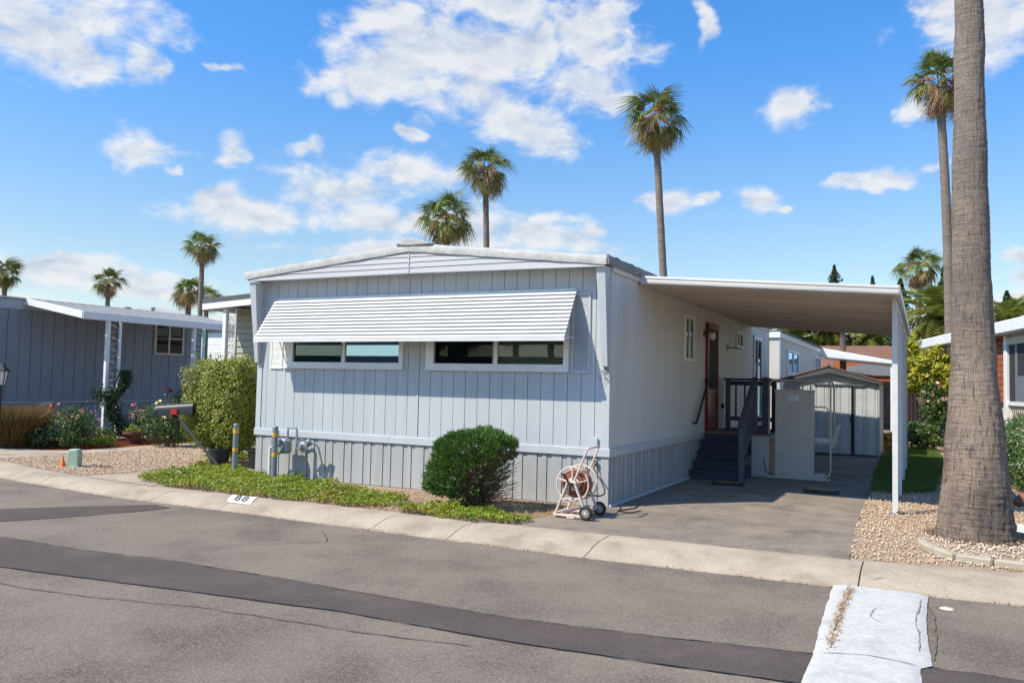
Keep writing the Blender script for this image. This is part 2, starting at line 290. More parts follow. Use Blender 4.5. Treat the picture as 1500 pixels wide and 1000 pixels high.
MT['nb_trim'] = pmat('pale_blue_trim', (0.36, 0.41, 0.48), rough=0.5)
MT['redcurtain'] = pmat('dark_red_curtain', (0.22, 0.025, 0.035), (0.09, 0.012, 0.018), rough=0.8, scale=14, stretch=(1, 1, 0.1))
MT['beige_lap'] = pmat('khaki_lap_siding', (0.36, 0.36, 0.28), (0.33, 0.33, 0.26), rough=0.6)
MT['beige'] = pmat('warm_white_siding', (0.60, 0.565, 0.51), (0.55, 0.52, 0.47), rough=0.6, scale=2, rand=0.02)
MT['shingle'] = pmat('brown_shingle', (0.235, 0.12, 0.085), (0.17, 0.09, 0.065), rough=0.9, scale=4, bump=0.4, bscale=12, island=False, stretch=(1, 3, 3))
MT['terracotta'] = pmat('terracotta_wall', (0.38, 0.11, 0.045), (0.30, 0.09, 0.04), rough=0.8)
MT['fence'] = pmat('weathered_fence_wood', (0.17, 0.115, 0.085), (0.10, 0.072, 0.055), rough=0.9, scale=2, stretch=(6, 6, 0.6), bump=0.4, bscale=20, rand=0.22)
MT['brick'] = pmat('orange_screen_block', (0.42, 0.12, 0.045), (0.34, 0.10, 0.04), rough=0.85, scale=8, rand=0.1)
MT['cream'] = pmat('cream_stucco', (0.62, 0.56, 0.42), (0.57, 0.51, 0.39), rough=0.8)
MT['mailbox'] = pmat('charcoal_mailbox_enamel', (0.018, 0.02, 0.024), (0.035, 0.035, 0.036), rough=0.45, scale=12)
MT['redflag'] = pmat('red_enamel', (0.45, 0.03, 0.025), rough=0.4)
MT['galv'] = pmat('galvanised_steel', (0.20, 0.235, 0.25), (0.25, 0.28, 0.29), rough=0.45, metallic=0.3, scale=20)
MT['yellow_tape'] = pmat('yellow_reflective_tape', (0.75, 0.42, 0.02), rough=0.4)
MT['meter'] = pmat('meter_grey_paint', (0.30, 0.335, 0.35), (0.25, 0.28, 0.30), rough=0.5, scale=15, metallic=0.2)
MT['pvc'] = pmat('white_pvc', (0.72, 0.72, 0.70), rough=0.4)
MT['ped'] = pmat('pale_green_plastic', (0.36, 0.47, 0.36), (0.32, 0.43, 0.33), rough=0.55, scale=8)
MT['orange'] = pmat('orange_plastic', (0.75, 0.20, 0.05), rough=0.5)
MT['reel'] = pmat('blush_plastic', (0.70, 0.58, 0.50), (0.62, 0.50, 0.43), rough=0.5, scale=10, stain=(0.45, 0.36, 0.3), stain_scale=12, stain_amt=0.3)
MT['hose'] = pmat('terracotta_hose', (0.36, 0.14, 0.08), (0.29, 0.11, 0.065), rough=0.5, scale=20)
MT['rubber'] = pmat('black_rubber', (0.022, 0.022, 0.024), rough=0.7)
MT['hub'] = pmat('grey_wheel_hub', (0.16, 0.19, 0.21), rough=0.4)
MT['tirebump'] = pmat('black_wheel_stop_rubber', (0.018, 0.018, 0.02), (0.04, 0.04, 0.04), rough=0.7, scale=20)
MT['terpot'] = pmat('brown_clay_pot', (0.17, 0.075, 0.05), (0.12, 0.055, 0.04), rough=0.7, scale=8)
MT['ink'] = pmat('black_sign_paint', (0.03, 0.03, 0.035), rough=0.6)
MT['signwhite'] = pmat('white_sign_paint', (0.80, 0.79, 0.76), (0.72, 0.71, 0.68), rough=0.7, scale=8, stain=(0.5, 0.47, 0.42), stain_scale=8, stain_amt=0.3)
MT['sticker'] = pmat('pale_blue_sticker', (0.62, 0.68, 0.80), rough=0.4)
MT['stickerblue'] = pmat('blue_sticker_print', (0.12, 0.18, 0.42), rough=0.4)
MT['stone'] = pmat('mossy_concrete_edging', (0.44, 0.385, 0.30), (0.36, 0.31, 0.235), rough=0.9, scale=7, bump=0.5, bscale=60, stain=(0.18, 0.18, 0.10), stain_scale=3, stain_amt=0.35)
MT['redrock'] = pmat('red_lava_rock', (0.28, 0.12, 0.08), (0.18, 0.08, 0.06), rough=0.9, scale=9, bump=0.5, bscale=40)
MT['greenthing'] = pmat('green_enamel', (0.05, 0.22, 0.11), rough=0.5)

def trunk_near_mat():
    m = bpy.data.materials.new('near_palm_bark'); m.use_nodes = True
    nt = m.node_tree; N = nt.nodes.new; L = nt.links.new; b = nt.nodes['Principled BSDF']
    b.inputs['Roughness'].default_value = 0.9; b.inputs['Specular IOR Level'].default_value = 0.15
    g = N('ShaderNodeTexCoord')
    def noise_(st, sc, det=8, ro=0.65, dist=0.0):
        v = N('ShaderNodeVectorMath'); v.operation = 'MULTIPLY'; L(g.outputs['Object'], v.inputs[0]); v.inputs[1].default_value = st
        n = N('ShaderNodeTexNoise'); n.inputs['Scale'].default_value = sc; n.inputs['Detail'].default_value = det
        n.inputs['Roughness'].default_value = ro; n.inputs['Distortion'].default_value = dist; L(v.outputs[0], n.inputs['Vector']); return n.outputs[0]
    big = noise_((1, 1, 0.5), 1.6, 4); hor = noise_((1, 1, 18), 4.0, 6, 0.7); ver = noise_((11, 11, 1.2), 4.4, 7, 0.68); fine = noise_((1, 1, 1), 60, 5)
    def mr(v, a, b_, c=0.0, d=1.0):
        x = N('ShaderNodeMapRange'); L(v, x.inputs[0]); x.inputs[1].default_value = a; x.inputs[2].default_value = b_; x.inputs[3].default_value = c; x.inputs[4].default_value = d; return x.outputs[0]
    def mix(f, a, c):
        x = N('ShaderNodeMix'); x.data_type = 'RGBA'; L(f, x.inputs[0])
        for i, q in ((6, a), (7, c)):
            if isinstance(q, tuple): x.inputs[i].default_value = (*q, 1)
            else: L(q, x.inputs[i])
        return x.outputs[2]
    c1 = mix(mr(big, 0.38, 0.62), (0.43, 0.33, 0.255), (0.19, 0.15, 0.13))
    c2 = mix(mr(hor, 0.50, 0.62, 0, 0.6), c1, (0.10, 0.085, 0.075))
    c3 = mix(mr(ver, 0.53, 0.62, 0, 0.75), c2, (0.07, 0.058, 0.05))
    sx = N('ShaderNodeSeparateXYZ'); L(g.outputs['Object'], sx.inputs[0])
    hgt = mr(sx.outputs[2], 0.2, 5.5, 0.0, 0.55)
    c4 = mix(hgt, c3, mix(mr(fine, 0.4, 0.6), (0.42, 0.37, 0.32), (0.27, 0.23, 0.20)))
    c5 = mix(mr(ver, 0.56, 0.70, 0, 0.45), c4, (0.10, 0.08, 0.07))
    L(c5, b.inputs['Base Color'])
    ad = N('ShaderNodeMath'); ad.operation = 'ADD'; L(hor, ad.inputs[0]); L(ver, ad.inputs[1])
    ad2 = N('ShaderNodeMath'); ad2.operation = 'MULTIPLY_ADD'; L(fine, ad2.inputs[0]); ad2.inputs[1].default_value = 0.35; L(ad.outputs[0], ad2.inputs[2])
    bp = N('ShaderNodeBump'); bp.inputs['Strength'].default_value = 1.0; bp.inputs['Distance'].default_value = 0.035; L(ad2.outputs[0], bp.inputs['Height']); L(bp.outputs[0], b.inputs['Normal'])
    return m
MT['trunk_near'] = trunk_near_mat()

# ------------------------------------------------------------------ mesh helpers
W = {}                                             # world origin of every object (nothing is rotated)
def mk_mesh(name, V, F, smooth=None):
    me = bpy.data.meshes.new(name)
    me.from_pydata([tuple(v) for v in V], [], [tuple(f) for f in F])
    me.update()
    if smooth is not None:
        me.shade_smooth()
        me.set_sharp_from_angle(angle=radians(smooth))
    return me

def link(o, parent, origin):
    col.objects.link(o)
    origin = Vector(origin); W[o] = origin
    if parent is not None:
        o.parent = parent; o.location = origin - W[parent]
    else:
        o.location = origin
    return o

def tag(o, label=None, cat=None, group=None, kind=None):
    if label: o['label'] = label
    if cat: o['category'] = cat
    if group: o['group'] = group
    if kind: o['kind'] = kind
    return o

def empty(name, loc, label=None, cat=None, group=None, kind=None):
    o = bpy.data.objects.new(name, None); o.empty_display_size = 0.1
    link(o, None, loc)
    return tag(o, label, cat, group, kind)

class MB:
    def __init__(s, M=None):
        s.v = []; s.f = []; s.M = M
    def add(s, V, F):
        n = len(s.v)
        if s.M is not None: V = [s.M @ Vector(v) for v in V]
        s.v.extend(tuple(v) for v in V); s.f.extend(tuple(i + n for i in f) for f in F); return s
    def box(s, x0, x1, y0, y1, z0, z1):
        if x0 > x1: x0, x1 = x1, x0
        if y0 > y1: y0, y1 = y1, y0
        if z0 > z1: z0, z1 = z1, z0
        return s.add([(x0,y0,z0),(x1,y0,z0),(x1,y1,z0),(x0,y1,z0),(x0,y0,z1),(x1,y0,z1),(x1,y1,z1),(x0,y1,z1)],
                     [(0,3,2,1),(4,5,6,7),(0,1,5,4),(1,2,6,5),(2,3,7,6),(3,0,4,7)])
    def hexa(s, b4, t4):
        return s.add(list(b4) + list(t4), [(3,2,1,0),(4,5,6,7),(0,1,5,4),(1,2,6,5),(2,3,7,6),(3,0,4,7)])
    def prism(s, poly, a, b, axis='y'):
        n = len(poly)
        def P(p, t):
            if axis == 'y': return (p[0], t, p[1])
            if axis == 'x': return (t, p[0], p[1])
            return (p[0], p[1], t)
        V = [P(p, a) for p in poly] + [P(p, b) for p in poly]
        F = [tuple(range(n))[::-1], tuple(range(n, 2 * n))] + [(i, (i + 1) % n, (i + 1) % n + n, i + n) for i in range(n)]
        return s.add(V, F)
    def tube(s, pts, r, n=8, caps=True):
        pts = [Vector(p) for p in pts]
        rs = r if isinstance(r, (list, tuple)) else [r] * len(pts)
        V = []; F = []; prev = None
        for i, p in enumerate(pts):
            t = (pts[min(i + 1, len(pts) - 1)] - pts[max(i - 1, 0)]).normalized()
            if prev is None:
                a = t.orthogonal().normalized()
            else:
                a = (prev - t * prev.dot(t)); a = a.normalized() if a.length > 1e-6 else t.orthogonal().normalized()
            prev = a; b = t.cross(a)
            for k in range(n):
                an = 2 * pi * k / n
                V.append(p + (a * cos(an) + b * sin(an)) * rs[i])
        for i in range(len(pts) - 1):
            for k in range(n):
                k2 = (k + 1) % n
                F.append((i * n + k, i * n + k2, (i + 1) * n + k2, (i + 1) * n + k))
        if caps:
            F.append(tuple(range(n))[::-1]); F.append(tuple(range((len(pts) - 1) * n, len(pts) * n)))
        return s.add(V, F)
    def bar(s, p0, p1, w, h, up=(0, 0, 1)):
        p0 = Vector(p0); p1 = Vector(p1); t = (p1 - p0).normalized(); up = Vector(up)
        a = t.cross(up)
        a = a.normalized() if a.length > 1e-5 else t.orthogonal().normalized()
        b = a.cross(t).normalized()
        q = [(-w/2, -h/2), (w/2, -h/2), (w/2, h/2), (-w/2, h/2)]
        return s.hexa([p0 + a * x + b * y for x, y in q], [p1 + a * x + b * y for x, y in q])
    def lathe(s, c, prof, n=24, axis=(0, 0, 1)):
        ax = Vector(axis).normalized(); a = ax.orthogonal().normalized(); b = ax.cross(a); c = Vector(c)
        V = []; F = []
        for (r, h) in prof:
            for k in range(n):
                t = 2 * pi * k / n
                V.append(c + ax * h + (a * cos(t) + b * sin(t)) * r)
        for i in range(len(prof) - 1):
            for k in range(n):
                k2 = (k + 1) % n
                F.append((i*n+k, i*n+k2, (i+1)*n+k2, (i+1)*n+k))
        F.append(tuple(range(n))[::-1]); F.append(tuple(range((len(prof)-1)*n, len(prof)*n)))
        return s.add(V, F)
    def torus(s, c, R, r, axis=(0, 1, 0), n=32, k=8):
        ax = Vector(axis).normalized(); a = ax.orthogonal().normalized(); b = ax.cross(a); c = Vector(c)
        V = []; F = []
        for i in range(n):
            t = 2*pi*i/n; d = a*cos(t)+b*sin(t)
            for j in range(k):
                u = 2*pi*j/k
                V.append(c + d*(R + r*cos(u)) + ax*(r*sin(u)))
        for i in range(n):
            for j in range(k):
                F.append((i*k+j, ((i+1)%n)*k+j, ((i+1)%n)*k+(j+1)%k, i*k+(j+1)%k))
        return s.add(V, F)
    def build(s, name, m, parent=None, bevel=0.0, smooth=None, origin=None, fix=True):
        xs = [v[0] for v in s.v]; ys = [v[1] for v in s.v]; zs = [v[2] for v in s.v]
        o0 = Vector(origin) if origin is not None else Vector(((min(xs)+max(xs))/2, (min(ys)+max(ys))/2, min(zs)))
        V = [(x - o0.x, y - o0.y, z - o0.z) for x, y, z in s.v]
        me = mk_mesh(name, V, s.f, smooth)
        if fix:
            import bmesh
            bm = bmesh.new(); bm.from_mesh(me); bmesh.ops.recalc_face_normals(bm, faces=bm.faces); bm.to_mesh(me); bm.free()
        me.materials.append(MT[m] if isinstance(m, str) else m)
        o = bpy.data.objects.new(name, me)
        link(o, parent, o0)
        if bevel > 0:
            bv = o.modifiers.new('bevel', 'BEVEL'); bv.width = bevel; bv.segments = 1; bv.limit_method = 'ANGLE'
        return o

def inst(me, name, parent, loc, rot=(0, 0, 0), scale=(1, 1, 1)):
    o = bpy.data.objects.new(name, me)
    link(o, parent, loc)
    o.rotation_euler = rot; o.scale = scale
    return o

_pl = {}
def plank(name, parent, x, y, z, w, d, h, m, bevel=0.0):
    """one board or slat: a box of size w,d,h whose corner is at x,y,z; alike boards share their mesh"""
    key = (round(w, 4), round(d, 4), round(h, 4), m)
    if key not in _pl:
        b = bevel if bevel else min(w, d, h) * 0.18
        V = []; 
        # box with chamfered vertical/long edges kept simple
        me = mk_mesh(name, *_box0(w, d, h))
        me.materials.append(MT[m]); _pl[key] = me
    return inst(_pl[key], name, parent, (x, y, z))
def _box0(w, d, h):
    V = [(0,0,0),(w,0,0),(w,d,0),(0,d,0),(0,0,h),(w,0,h),(w,d,h),(0,d,h)]
    F = [(0,3,2,1),(4,5,6,7),(0,1,5,4),(1,2,6,5),(2,3,7,6),(3,0,4,7)]
    return V, F

def np_object(name, V, F, m, parent=None, origin=None, kind=None, mats=None, midx=None):
    """V (n,3) array, F (k,3|4) array"""
    V = np.asarray(V, dtype=np.float64); F = np.asarray(F)
    o0 = np.array(origin if origin is not None else [(V[:,0].min()+V[:,0].max())/2, (V[:,1].min()+V[:,1].max())/2, V[:,2].min()])
    me = bpy.data.meshes.new(name)
    k = F.shape[1]
    me.vertices.add(len(V)); me.vertices.foreach_set('co', (V - o0).ravel())
    me.loops.add(F.size); me.loops.foreach_set('vertex_index', F.ravel().astype(np.int32))
    me.polygons.add(len(F)); me.polygons.foreach_set('loop_start', np.arange(0, F.size, k, dtype=np.int32))
    me.polygons.foreach_set('loop_total', np.full(len(F), k, dtype=np.int32))
    for mm in (mats or [m]): me.materials.append(MT[mm])
    if midx is not None: me.polygons.foreach_set('material_index', np.asarray(midx, dtype=np.int32))
    me.update(calc_edges=True)
    o = bpy.data.objects.new(name, me)
    link(o, parent, tuple(o0))
    if kind: o['kind'] = kind
    return o

def leaf_arrays(P, Nrm, size, aspect=0.5, spread=0.9, rng=RNG, fold=0.25):
    """a diamond leaf (2 triangles, folded) at each point of P, facing roughly Nrm"""
    n = len(P)
    nr = Nrm + rng.normal(0, spread, (n, 3)); nr /= np.linalg.norm(nr, axis=1)[:, None] + 1e-9
    t = rng.normal(0, 1, (n, 3)); t -= nr * (t * nr).sum(1)[:, None]; t /= np.linalg.norm(t, axis=1)[:, None] + 1e-9
    b = np.cross(nr, t)
    s = (size * rng.uniform(0.6, 1.35, n))[:, None]
    a = P - t * s * 0.5; c = P + t * s * 0.5
    l = P - b * s * aspect * 0.5 + nr * s * fold * 0.5; r = P + b * s * aspect * 0.5 + nr * s * fold * 0.5
    V = np.stack([a, l, c, r], 1).reshape(-1, 3)
    i = np.arange(n)[:, None] * 4
    F = np.concatenate([i + [0, 1, 2], i + [0, 2, 3]], 1).reshape(-1, 3)
    return V, F

def needle_arrays(P, D, length, width, rng=RNG, jit=0.5):
    n = len(P)
    d = D + rng.normal(0, jit, (n, 3)); d /= np.linalg.norm(d, axis=1)[:, None] + 1e-9
    t = rng.normal(0, 1, (n, 3)); t = np.cross(d, t); t /= np.linalg.norm(t, axis=1)[:, None] + 1e-9
    L_ = (length * rng.uniform(0.6, 1.3, n))[:, None]; w = (width * rng.uniform(0.7, 1.3, n))[:, None]
    V = np.stack([P - t * w / 2, P + t * w / 2, P + d * L_], 1).reshape(-1, 3)
    F = np.arange(3 * n).reshape(-1, 3)
    return V, F

def vnoise(P, sc, seed=0.0):
    return np.array([noise.noise(Vector((p[0] * sc + seed, p[1] * sc, p[2] * sc))) for p in P])

def shell_points(c, r, n, rng=RNG, power=2.5, inner=0.55, amp=0.18, nsc=2.2, seed=0.0, clip=None):
    """points in a lumpy superellipsoid, denser near the surface; returns points and outward directions"""
    d = rng.normal(0, 1, (n, 3)); d /= np.linalg.norm(d, axis=1)[:, None]
    # superellipsoid radius along d
    k = (np.abs(d) ** power).sum(1) ** (-1.0 / power)
    q = vnoise(d, nsc, seed)
    rad = k * (1 + amp * q * 2.0)
    u = inner + (1 - inner) * rng.uniform(0, 1, n) ** 0.45
    P = np.array(c) + d * np.array(r) * (rad * u)[:, None]
    nn = d / np.array(r); nn /= np.linalg.norm(nn, axis=1)[:, None]
    if clip is not None:
        k_ = clip(P); P = P[k_]; nn = nn[k_]
    return P, nn

def pt_in_poly(x, y, poly):
    x = np.asarray(x); y = np.asarray(y); ins = np.zeros(len(x), bool); n = len(poly); j = n - 1
    for i in range(n):
        xi, yi = poly[i]; xj, yj = poly[j]
        c = ((yi > y) != (yj > y)) & (x < (xj - xi) * (y - yi) / (yj - yi + 1e-12) + xi)
        ins ^= c; j = i
    return ins

def poly_points(poly, dens, rng=RNG, fall=None):
    a = np.array(poly); x0, y0 = a.min(0); x1, y1 = a.max(0)
    n = int((x1 - x0) * (y1 - y0) * dens)
    x = rng.uniform(x0, x1, n); y = rng.uniform(y0, y1, n)
    k = pt_in_poly(x, y, poly)
    return x[k], y[k]

def sheet(name, poly, z, m, kind='structure', parent=None):
    """flat polygon, triangulated"""
    import bmesh
    bm = bmesh.new(); vs = [bm.verts.new((p[0], p[1], 0)) for p in poly]
    f = bm.faces.new(vs); bmesh.ops.triangulate(bm, faces=[f])
    bmesh.ops.recalc_face_normals(bm, faces=bm.faces)
    me = bpy.data.meshes.new(name); bm.to_mesh(me); bm.free()
    me.update()
    if me.polygons[0].normal.z < 0: me.flip_normals()
    me.materials.append(MT[m]); o = bpy.data.objects.new(name, me); link(o, parent, (0, 0, z))
    if kind: o['kind'] = kind
    return o

OCT_F = np.array([(0,2,4),(2,1,4),(1,3,4),(3,0,4),(2,0,5),(1,2,5),(3,1,5),(0,3,5)])
def stones(name, xs, ys, z, size, m, parent=None, label=None, flat=0.6, mats=None, mprob=None):
    n = len(xs); rng = RNG
    base = np.array([(1,0,0),(-1,0,0),(0,1,0),(0,-1,0),(0,0,1),(0,0,-1)], float)
    s = size * rng.uniform(0.5, 1.3, n)
    V = base[None] * (1 + rng.uniform(-0.3, 0.3, (n, 6, 1)))
    V = V * np.stack([s, s * rng.uniform(0.6, 1, n), s * flat], 1)[:, None, :]
    an = rng.uniform(0, 2 * pi, n); ti = rng.uniform(-0.5, 0.5, n)
    c, s_ = np.cos(an)[:, None], np.sin(an)[:, None]; ct, st = np.cos(ti)[:, None], np.sin(ti)[:, None]
    y1 = V[:, :, 1] * ct - V[:, :, 2] * st; z1 = V[:, :, 1] * st + V[:, :, 2] * ct; x1 = V[:, :, 0]
    V = np.stack([x1 * c - y1 * s_, x1 * s_ + y1 * c, z1], 2)
    zz = z + rng.uniform(0, size * 0.8, n)
    V += np.stack([xs, ys, zz], 1)[:, None, :]
    F = (np.arange(n)[:, None, None] * 6 + OCT_F[None]).reshape(-1, 3)
    midx = None
    if mats: midx = np.repeat((rng.uniform(0, 1, n) < mprob).astype(int), 8)
    o = np_object(name, V.reshape(-1, 3), F, m, parent, kind='stuff', mats=mats, midx=midx)
    if label: o['label'] = label
    return o

# ------------------------------------------------------------------ ground, street, kerb
CURB_BACK = [(-60,3.0),(-30,1.6),(-20,0.7),(-16,0.0),(-13.5,-0.55),(-11.4,-1.25),(-9.6,-1.68),(-7.95,-1.93),(-6.4,-2.03),(-3.8,-2.0),(-0.9,-1.97),(0.8,-1.9),(3.2,-1.83),(4.0,-1.68),(4.65,-1.6),(8,-1.4),(20,-1.0),(60,-0.5)]
CURB_FRONT = [(-60,2.2),(-30,0.8),(-20,-0.15),(-16,-0.85),(-13.5,-1.35),(-11.4,-1.95),(-9.6,-2.3),(-7.95,-2.5),(-6.4,-2.65),(-3.8,-2.66),(-0.9,-2.72),(0.8,-2.74),(3.2,-2.66),(4.0,-2.55),(4.65,-2.5),(8,-2.3),(20,-1.9),(60,-1.4)]
STREET_Z = -0.10
def interp(poly, x):
    for (x0, y0), (x1, y1) in zip(poly, poly[1:]):
        if x0 <= x <= x1: return y0 + (y1 - y0) * (x - x0) / (x1 - x0)
    return poly[-1][1]

g0 = sheet('ground', [(-900,-900),(900,-900),(900,900),(-900,900)], -0.16, 'earth')
st = sheet('street', [(-60,-16),(60,-16)] + [(x, y + 0.05) for x, y in reversed(CURB_FRONT)], STREET_Z, 'asphalt')
lot = sheet('lot_soil', [(x, y - 0.03) for x, y in CURB_BACK] + [(60,90),(-60,90)], -0.012, 'earth')
far_lot = sheet('far_soil', [(-300,3.2),(-60.01,3.0),(-60.01,90.01),(60.01,90.01),(60.01,-0.5),(300,-0.5),(300,400),(-300,400)], -0.02, 'earth')

# rolled kerb in cast slabs
curb = empty('kerb', (0, -2.3, -0.1), 'rolled beige concrete kerb and gutter running along the lots', None, None, 'structure')
joints = [-60,-40,-30,-22,-18,-14.5,-11.6,-8.6,-5.75,-4.45,-1.95,-0.9,0.75,3.3,5.9,8.8,12,20,40,60]
PROF = [(0,0.0),(0.12,0.004),(0.45,-0.004),(0.68,-0.035),(0.86,-0.078),(1.0,-0.094)]
for a, b in zip(joints, joints[1:]):
    V = []; F = []
    n = max(2, int(min(24, (b - a) * 8)))
    xs = [a + 0.006 + (b - a - 0.012) * i / n for i in range(n + 1)]
    for x in xs:
        yb, yf = interp(CURB_BACK, x), interp(CURB_FRONT, x)
        near = abs(x) < 14
        for j, (t, z) in enumerate(PROF):
            w = noise.noise(Vector((x * 2.2, j * 0.7, 3))) * (0.004 if j not in (5,) else 0.0)
            ww = noise.noise(Vector((x * 3.5, j * 3.1, 9))) * (0.02 if j in (5,) else 0.004)
            V.append((x, yb + (yf - yb) * t + ww - (0.0), z + w))
        V.append((x, yf, -0.2)); V.append((x, yb, -0.2))
    k = len(PROF) + 2
    for i in range(n):
        for j in range(k):
            F.append((i*k+j, (i+1)*k+j, (i+1)*k+(j+1)%k, i*k+(j+1)%k))
    F.append(tuple(range(k))); F.append(tuple(range(n*k, n*k+k))[::-1])
    mb = MB(); mb.add(V, F); mb.build('kerb_slab', 'concrete', curb, smooth=40)
# dark joint filler below the slabs
jf = MB()
for x in joints[4:-3]:
    yb, yf = interp(CURB_BACK, x), interp(CURB_FRONT, x)
    jf.box(x - 0.008, x + 0.008, yf + 0.01, yb - 0.01, -0.19, -0.112)
jf.build('joint_filler', 'gutter_dirt', curb)

# grit and leaf litter gathered in the gutter
def gutter_litter():
    xs = []; ys = []
    for (a, b, n, off, sp) in ((-2.0, -0.2, 900, 0.10, 0.05), (-12, 3, 1500, 0.04, 0.035), (2.2, 4.6, 500, 0.06, 0.05)):
        x = RNG.uniform(a, b, n); y = np.array([interp(CURB_FRONT, q) for q in x]) + off + RNG.normal(0, sp, n)
        xs.append(x); ys.append(y)
    xs = np.concatenate(xs); ys = np.concatenate(ys)
    o = stones('gutter_litter', xs, ys, STREET_Z + 0.006, 0.009, 'straw', flat=0.4)
    tag(o, 'brown grit and dry leaf litter gathered along the gutter', 'litter')
gutter_litter()

def ragged(poly, amp=0.03, step=0.12, seed=1.0, closed=True):
    out = []
    n = len(poly)
    for i in range(n if closed else n - 1):
        a = Vector((*poly[i], 0)); b = Vector((*poly[(i + 1) % n], 0)); k = max(1, int((b - a).length / step))
        nrm = Vector((-(b - a).y, (b - a).x, 0)).normalized()
        for j in range(k):
            p = a.lerp(b, j / k)
            p += nrm * amp * noise.noise(Vector((p.x * 3 + seed, p.y * 3, seed))) * (1 if j else 0.3)
            out.append((p.x, p.y))
    return out
up = [(-6.6,-4.75),(-4.85,-5.16),(-3.7,-5.14),(-2.5,-5.0),(-1.4,-4.98),(-0.48,-5.0),(1.1,-5.0),(2.2,-4.86),(3.2,-4.68),(4.0,-4.56),(6,-4.4),(14,-4.2)]
lo_ = [(14,-4.9),(6,-5.1),(4.0,-5.25),(3.2,-5.3),(2.4,-5.4),(1.33,-5.5),(-0.11,-5.52),(-1.7,-5.72),(-3.58,-5.98),(-5.2,-6.15)]
p1 = sheet('road_patch', ragged(up + lo_, 0.035, 0.1), STREET_Z + 0.004, 'patch')
p1['label'] = 'long dark strip of newer asphalt curving across the street'
p2 = sheet('road_patch', ragged([(-7.6,-4.25),(-6.71,-4.12),(-6.0,-3.35),(-5.45,-2.76),(-5.05,-2.86),(-5.15,-3.3),(-5.5,-4.1),(-5.85,-4.72),(-6.6,-4.75),(-7.4,-4.8)], 0.03, 0.1, 5), STREET_Z + 0.0045, 'patch')
p2['label'] = 'short dark asphalt patch running up to the kerb at left'
# tar lines and cracks
def ribbon(pts, w, seed, amp=0.04, step=0.05, wvar=0.6):
    P = []
    for a, b in zip(pts, pts[1:]):
        a = Vector((*a, 0)); b = Vector((*b, 0)); k = max(1, int((b - a).length / step))
        nrm = Vector((-(b - a).y, (b - a).x, 0)).normalized()
        for j in range(k):
            p = a.lerp(b, j / k); q = noise.noise(Vector((p.x * 2.5, p.y * 2.5, seed))) + 0.4 * noise.noise(Vector((p.x * 11, p.y * 11, seed)))
            P.append((p + nrm * amp * q, nrm))
    V = []; F = []
    for i, (p, nrm) in enumerate(P):
        ww = w * (1 + wvar * noise.noise(Vector((p.x * 9, p.y * 9, seed + 4))) * 1.6); ww = max(ww, w * 0.15)
        if i in (0, len(P) - 1): ww = w * 0.1
        V += [p - nrm * ww / 2, p + nrm * ww / 2]
        if i: F.append((2*i-2, 2*i-1, 2*i+1, 2*i))
    return V, F
cr = MB()
for pts, w, s in (([(-5.2,-6.5),(-3.4,-6.35),(-2.2,-6.25),(-1.1,-5.98),(0.2,-5.85),(1.2,-5.72)], 0.012, 2),
                  ([(-2.4,-3.0),(-1.9,-3.5),(-2.4,-4.0),(-2.7,-4.3)], 0.010, 5),
                  ([(-1.9,-3.5),(-1.1,-3.3),(-0.4,-3.0)], 0.006, 7),
                  ([(3.86,-2.7),(3.9,-3.6),(3.88,-4.5)], 0.010, 8),
                  ([(3.35,-2.45),(3.7,-2.2),(3.9,-2.15)], 0.006, 9)):
    V, F = ribbon(pts, w, s); z = STREET_Z + 0.009 if pts[0][1] < -2.6 else -0.03
    cr.add([(v[0], v[1], z) for v in V], F)
cr_o = cr.build('road_cracks', 'gutter_dirt', fix=False)
tag(cr_o, 'thin wandering cracks in the grey street asphalt', 'crack'); cr_o['kind'] = 'stuff'
wc = MB(); 
for pts, w, s in ((up[1:10], 0.012, 21), (list(reversed(lo_))[1:8], 0.014, 22)):
    V, F = ribbon(pts, w, s, amp=0.012); wc.add([(v[0], v[1], STREET_Z + 0.0085) for v in V], F)
o = wc.build('patch_seam', 'ink', fix=False); o['kind'] = 'structure'

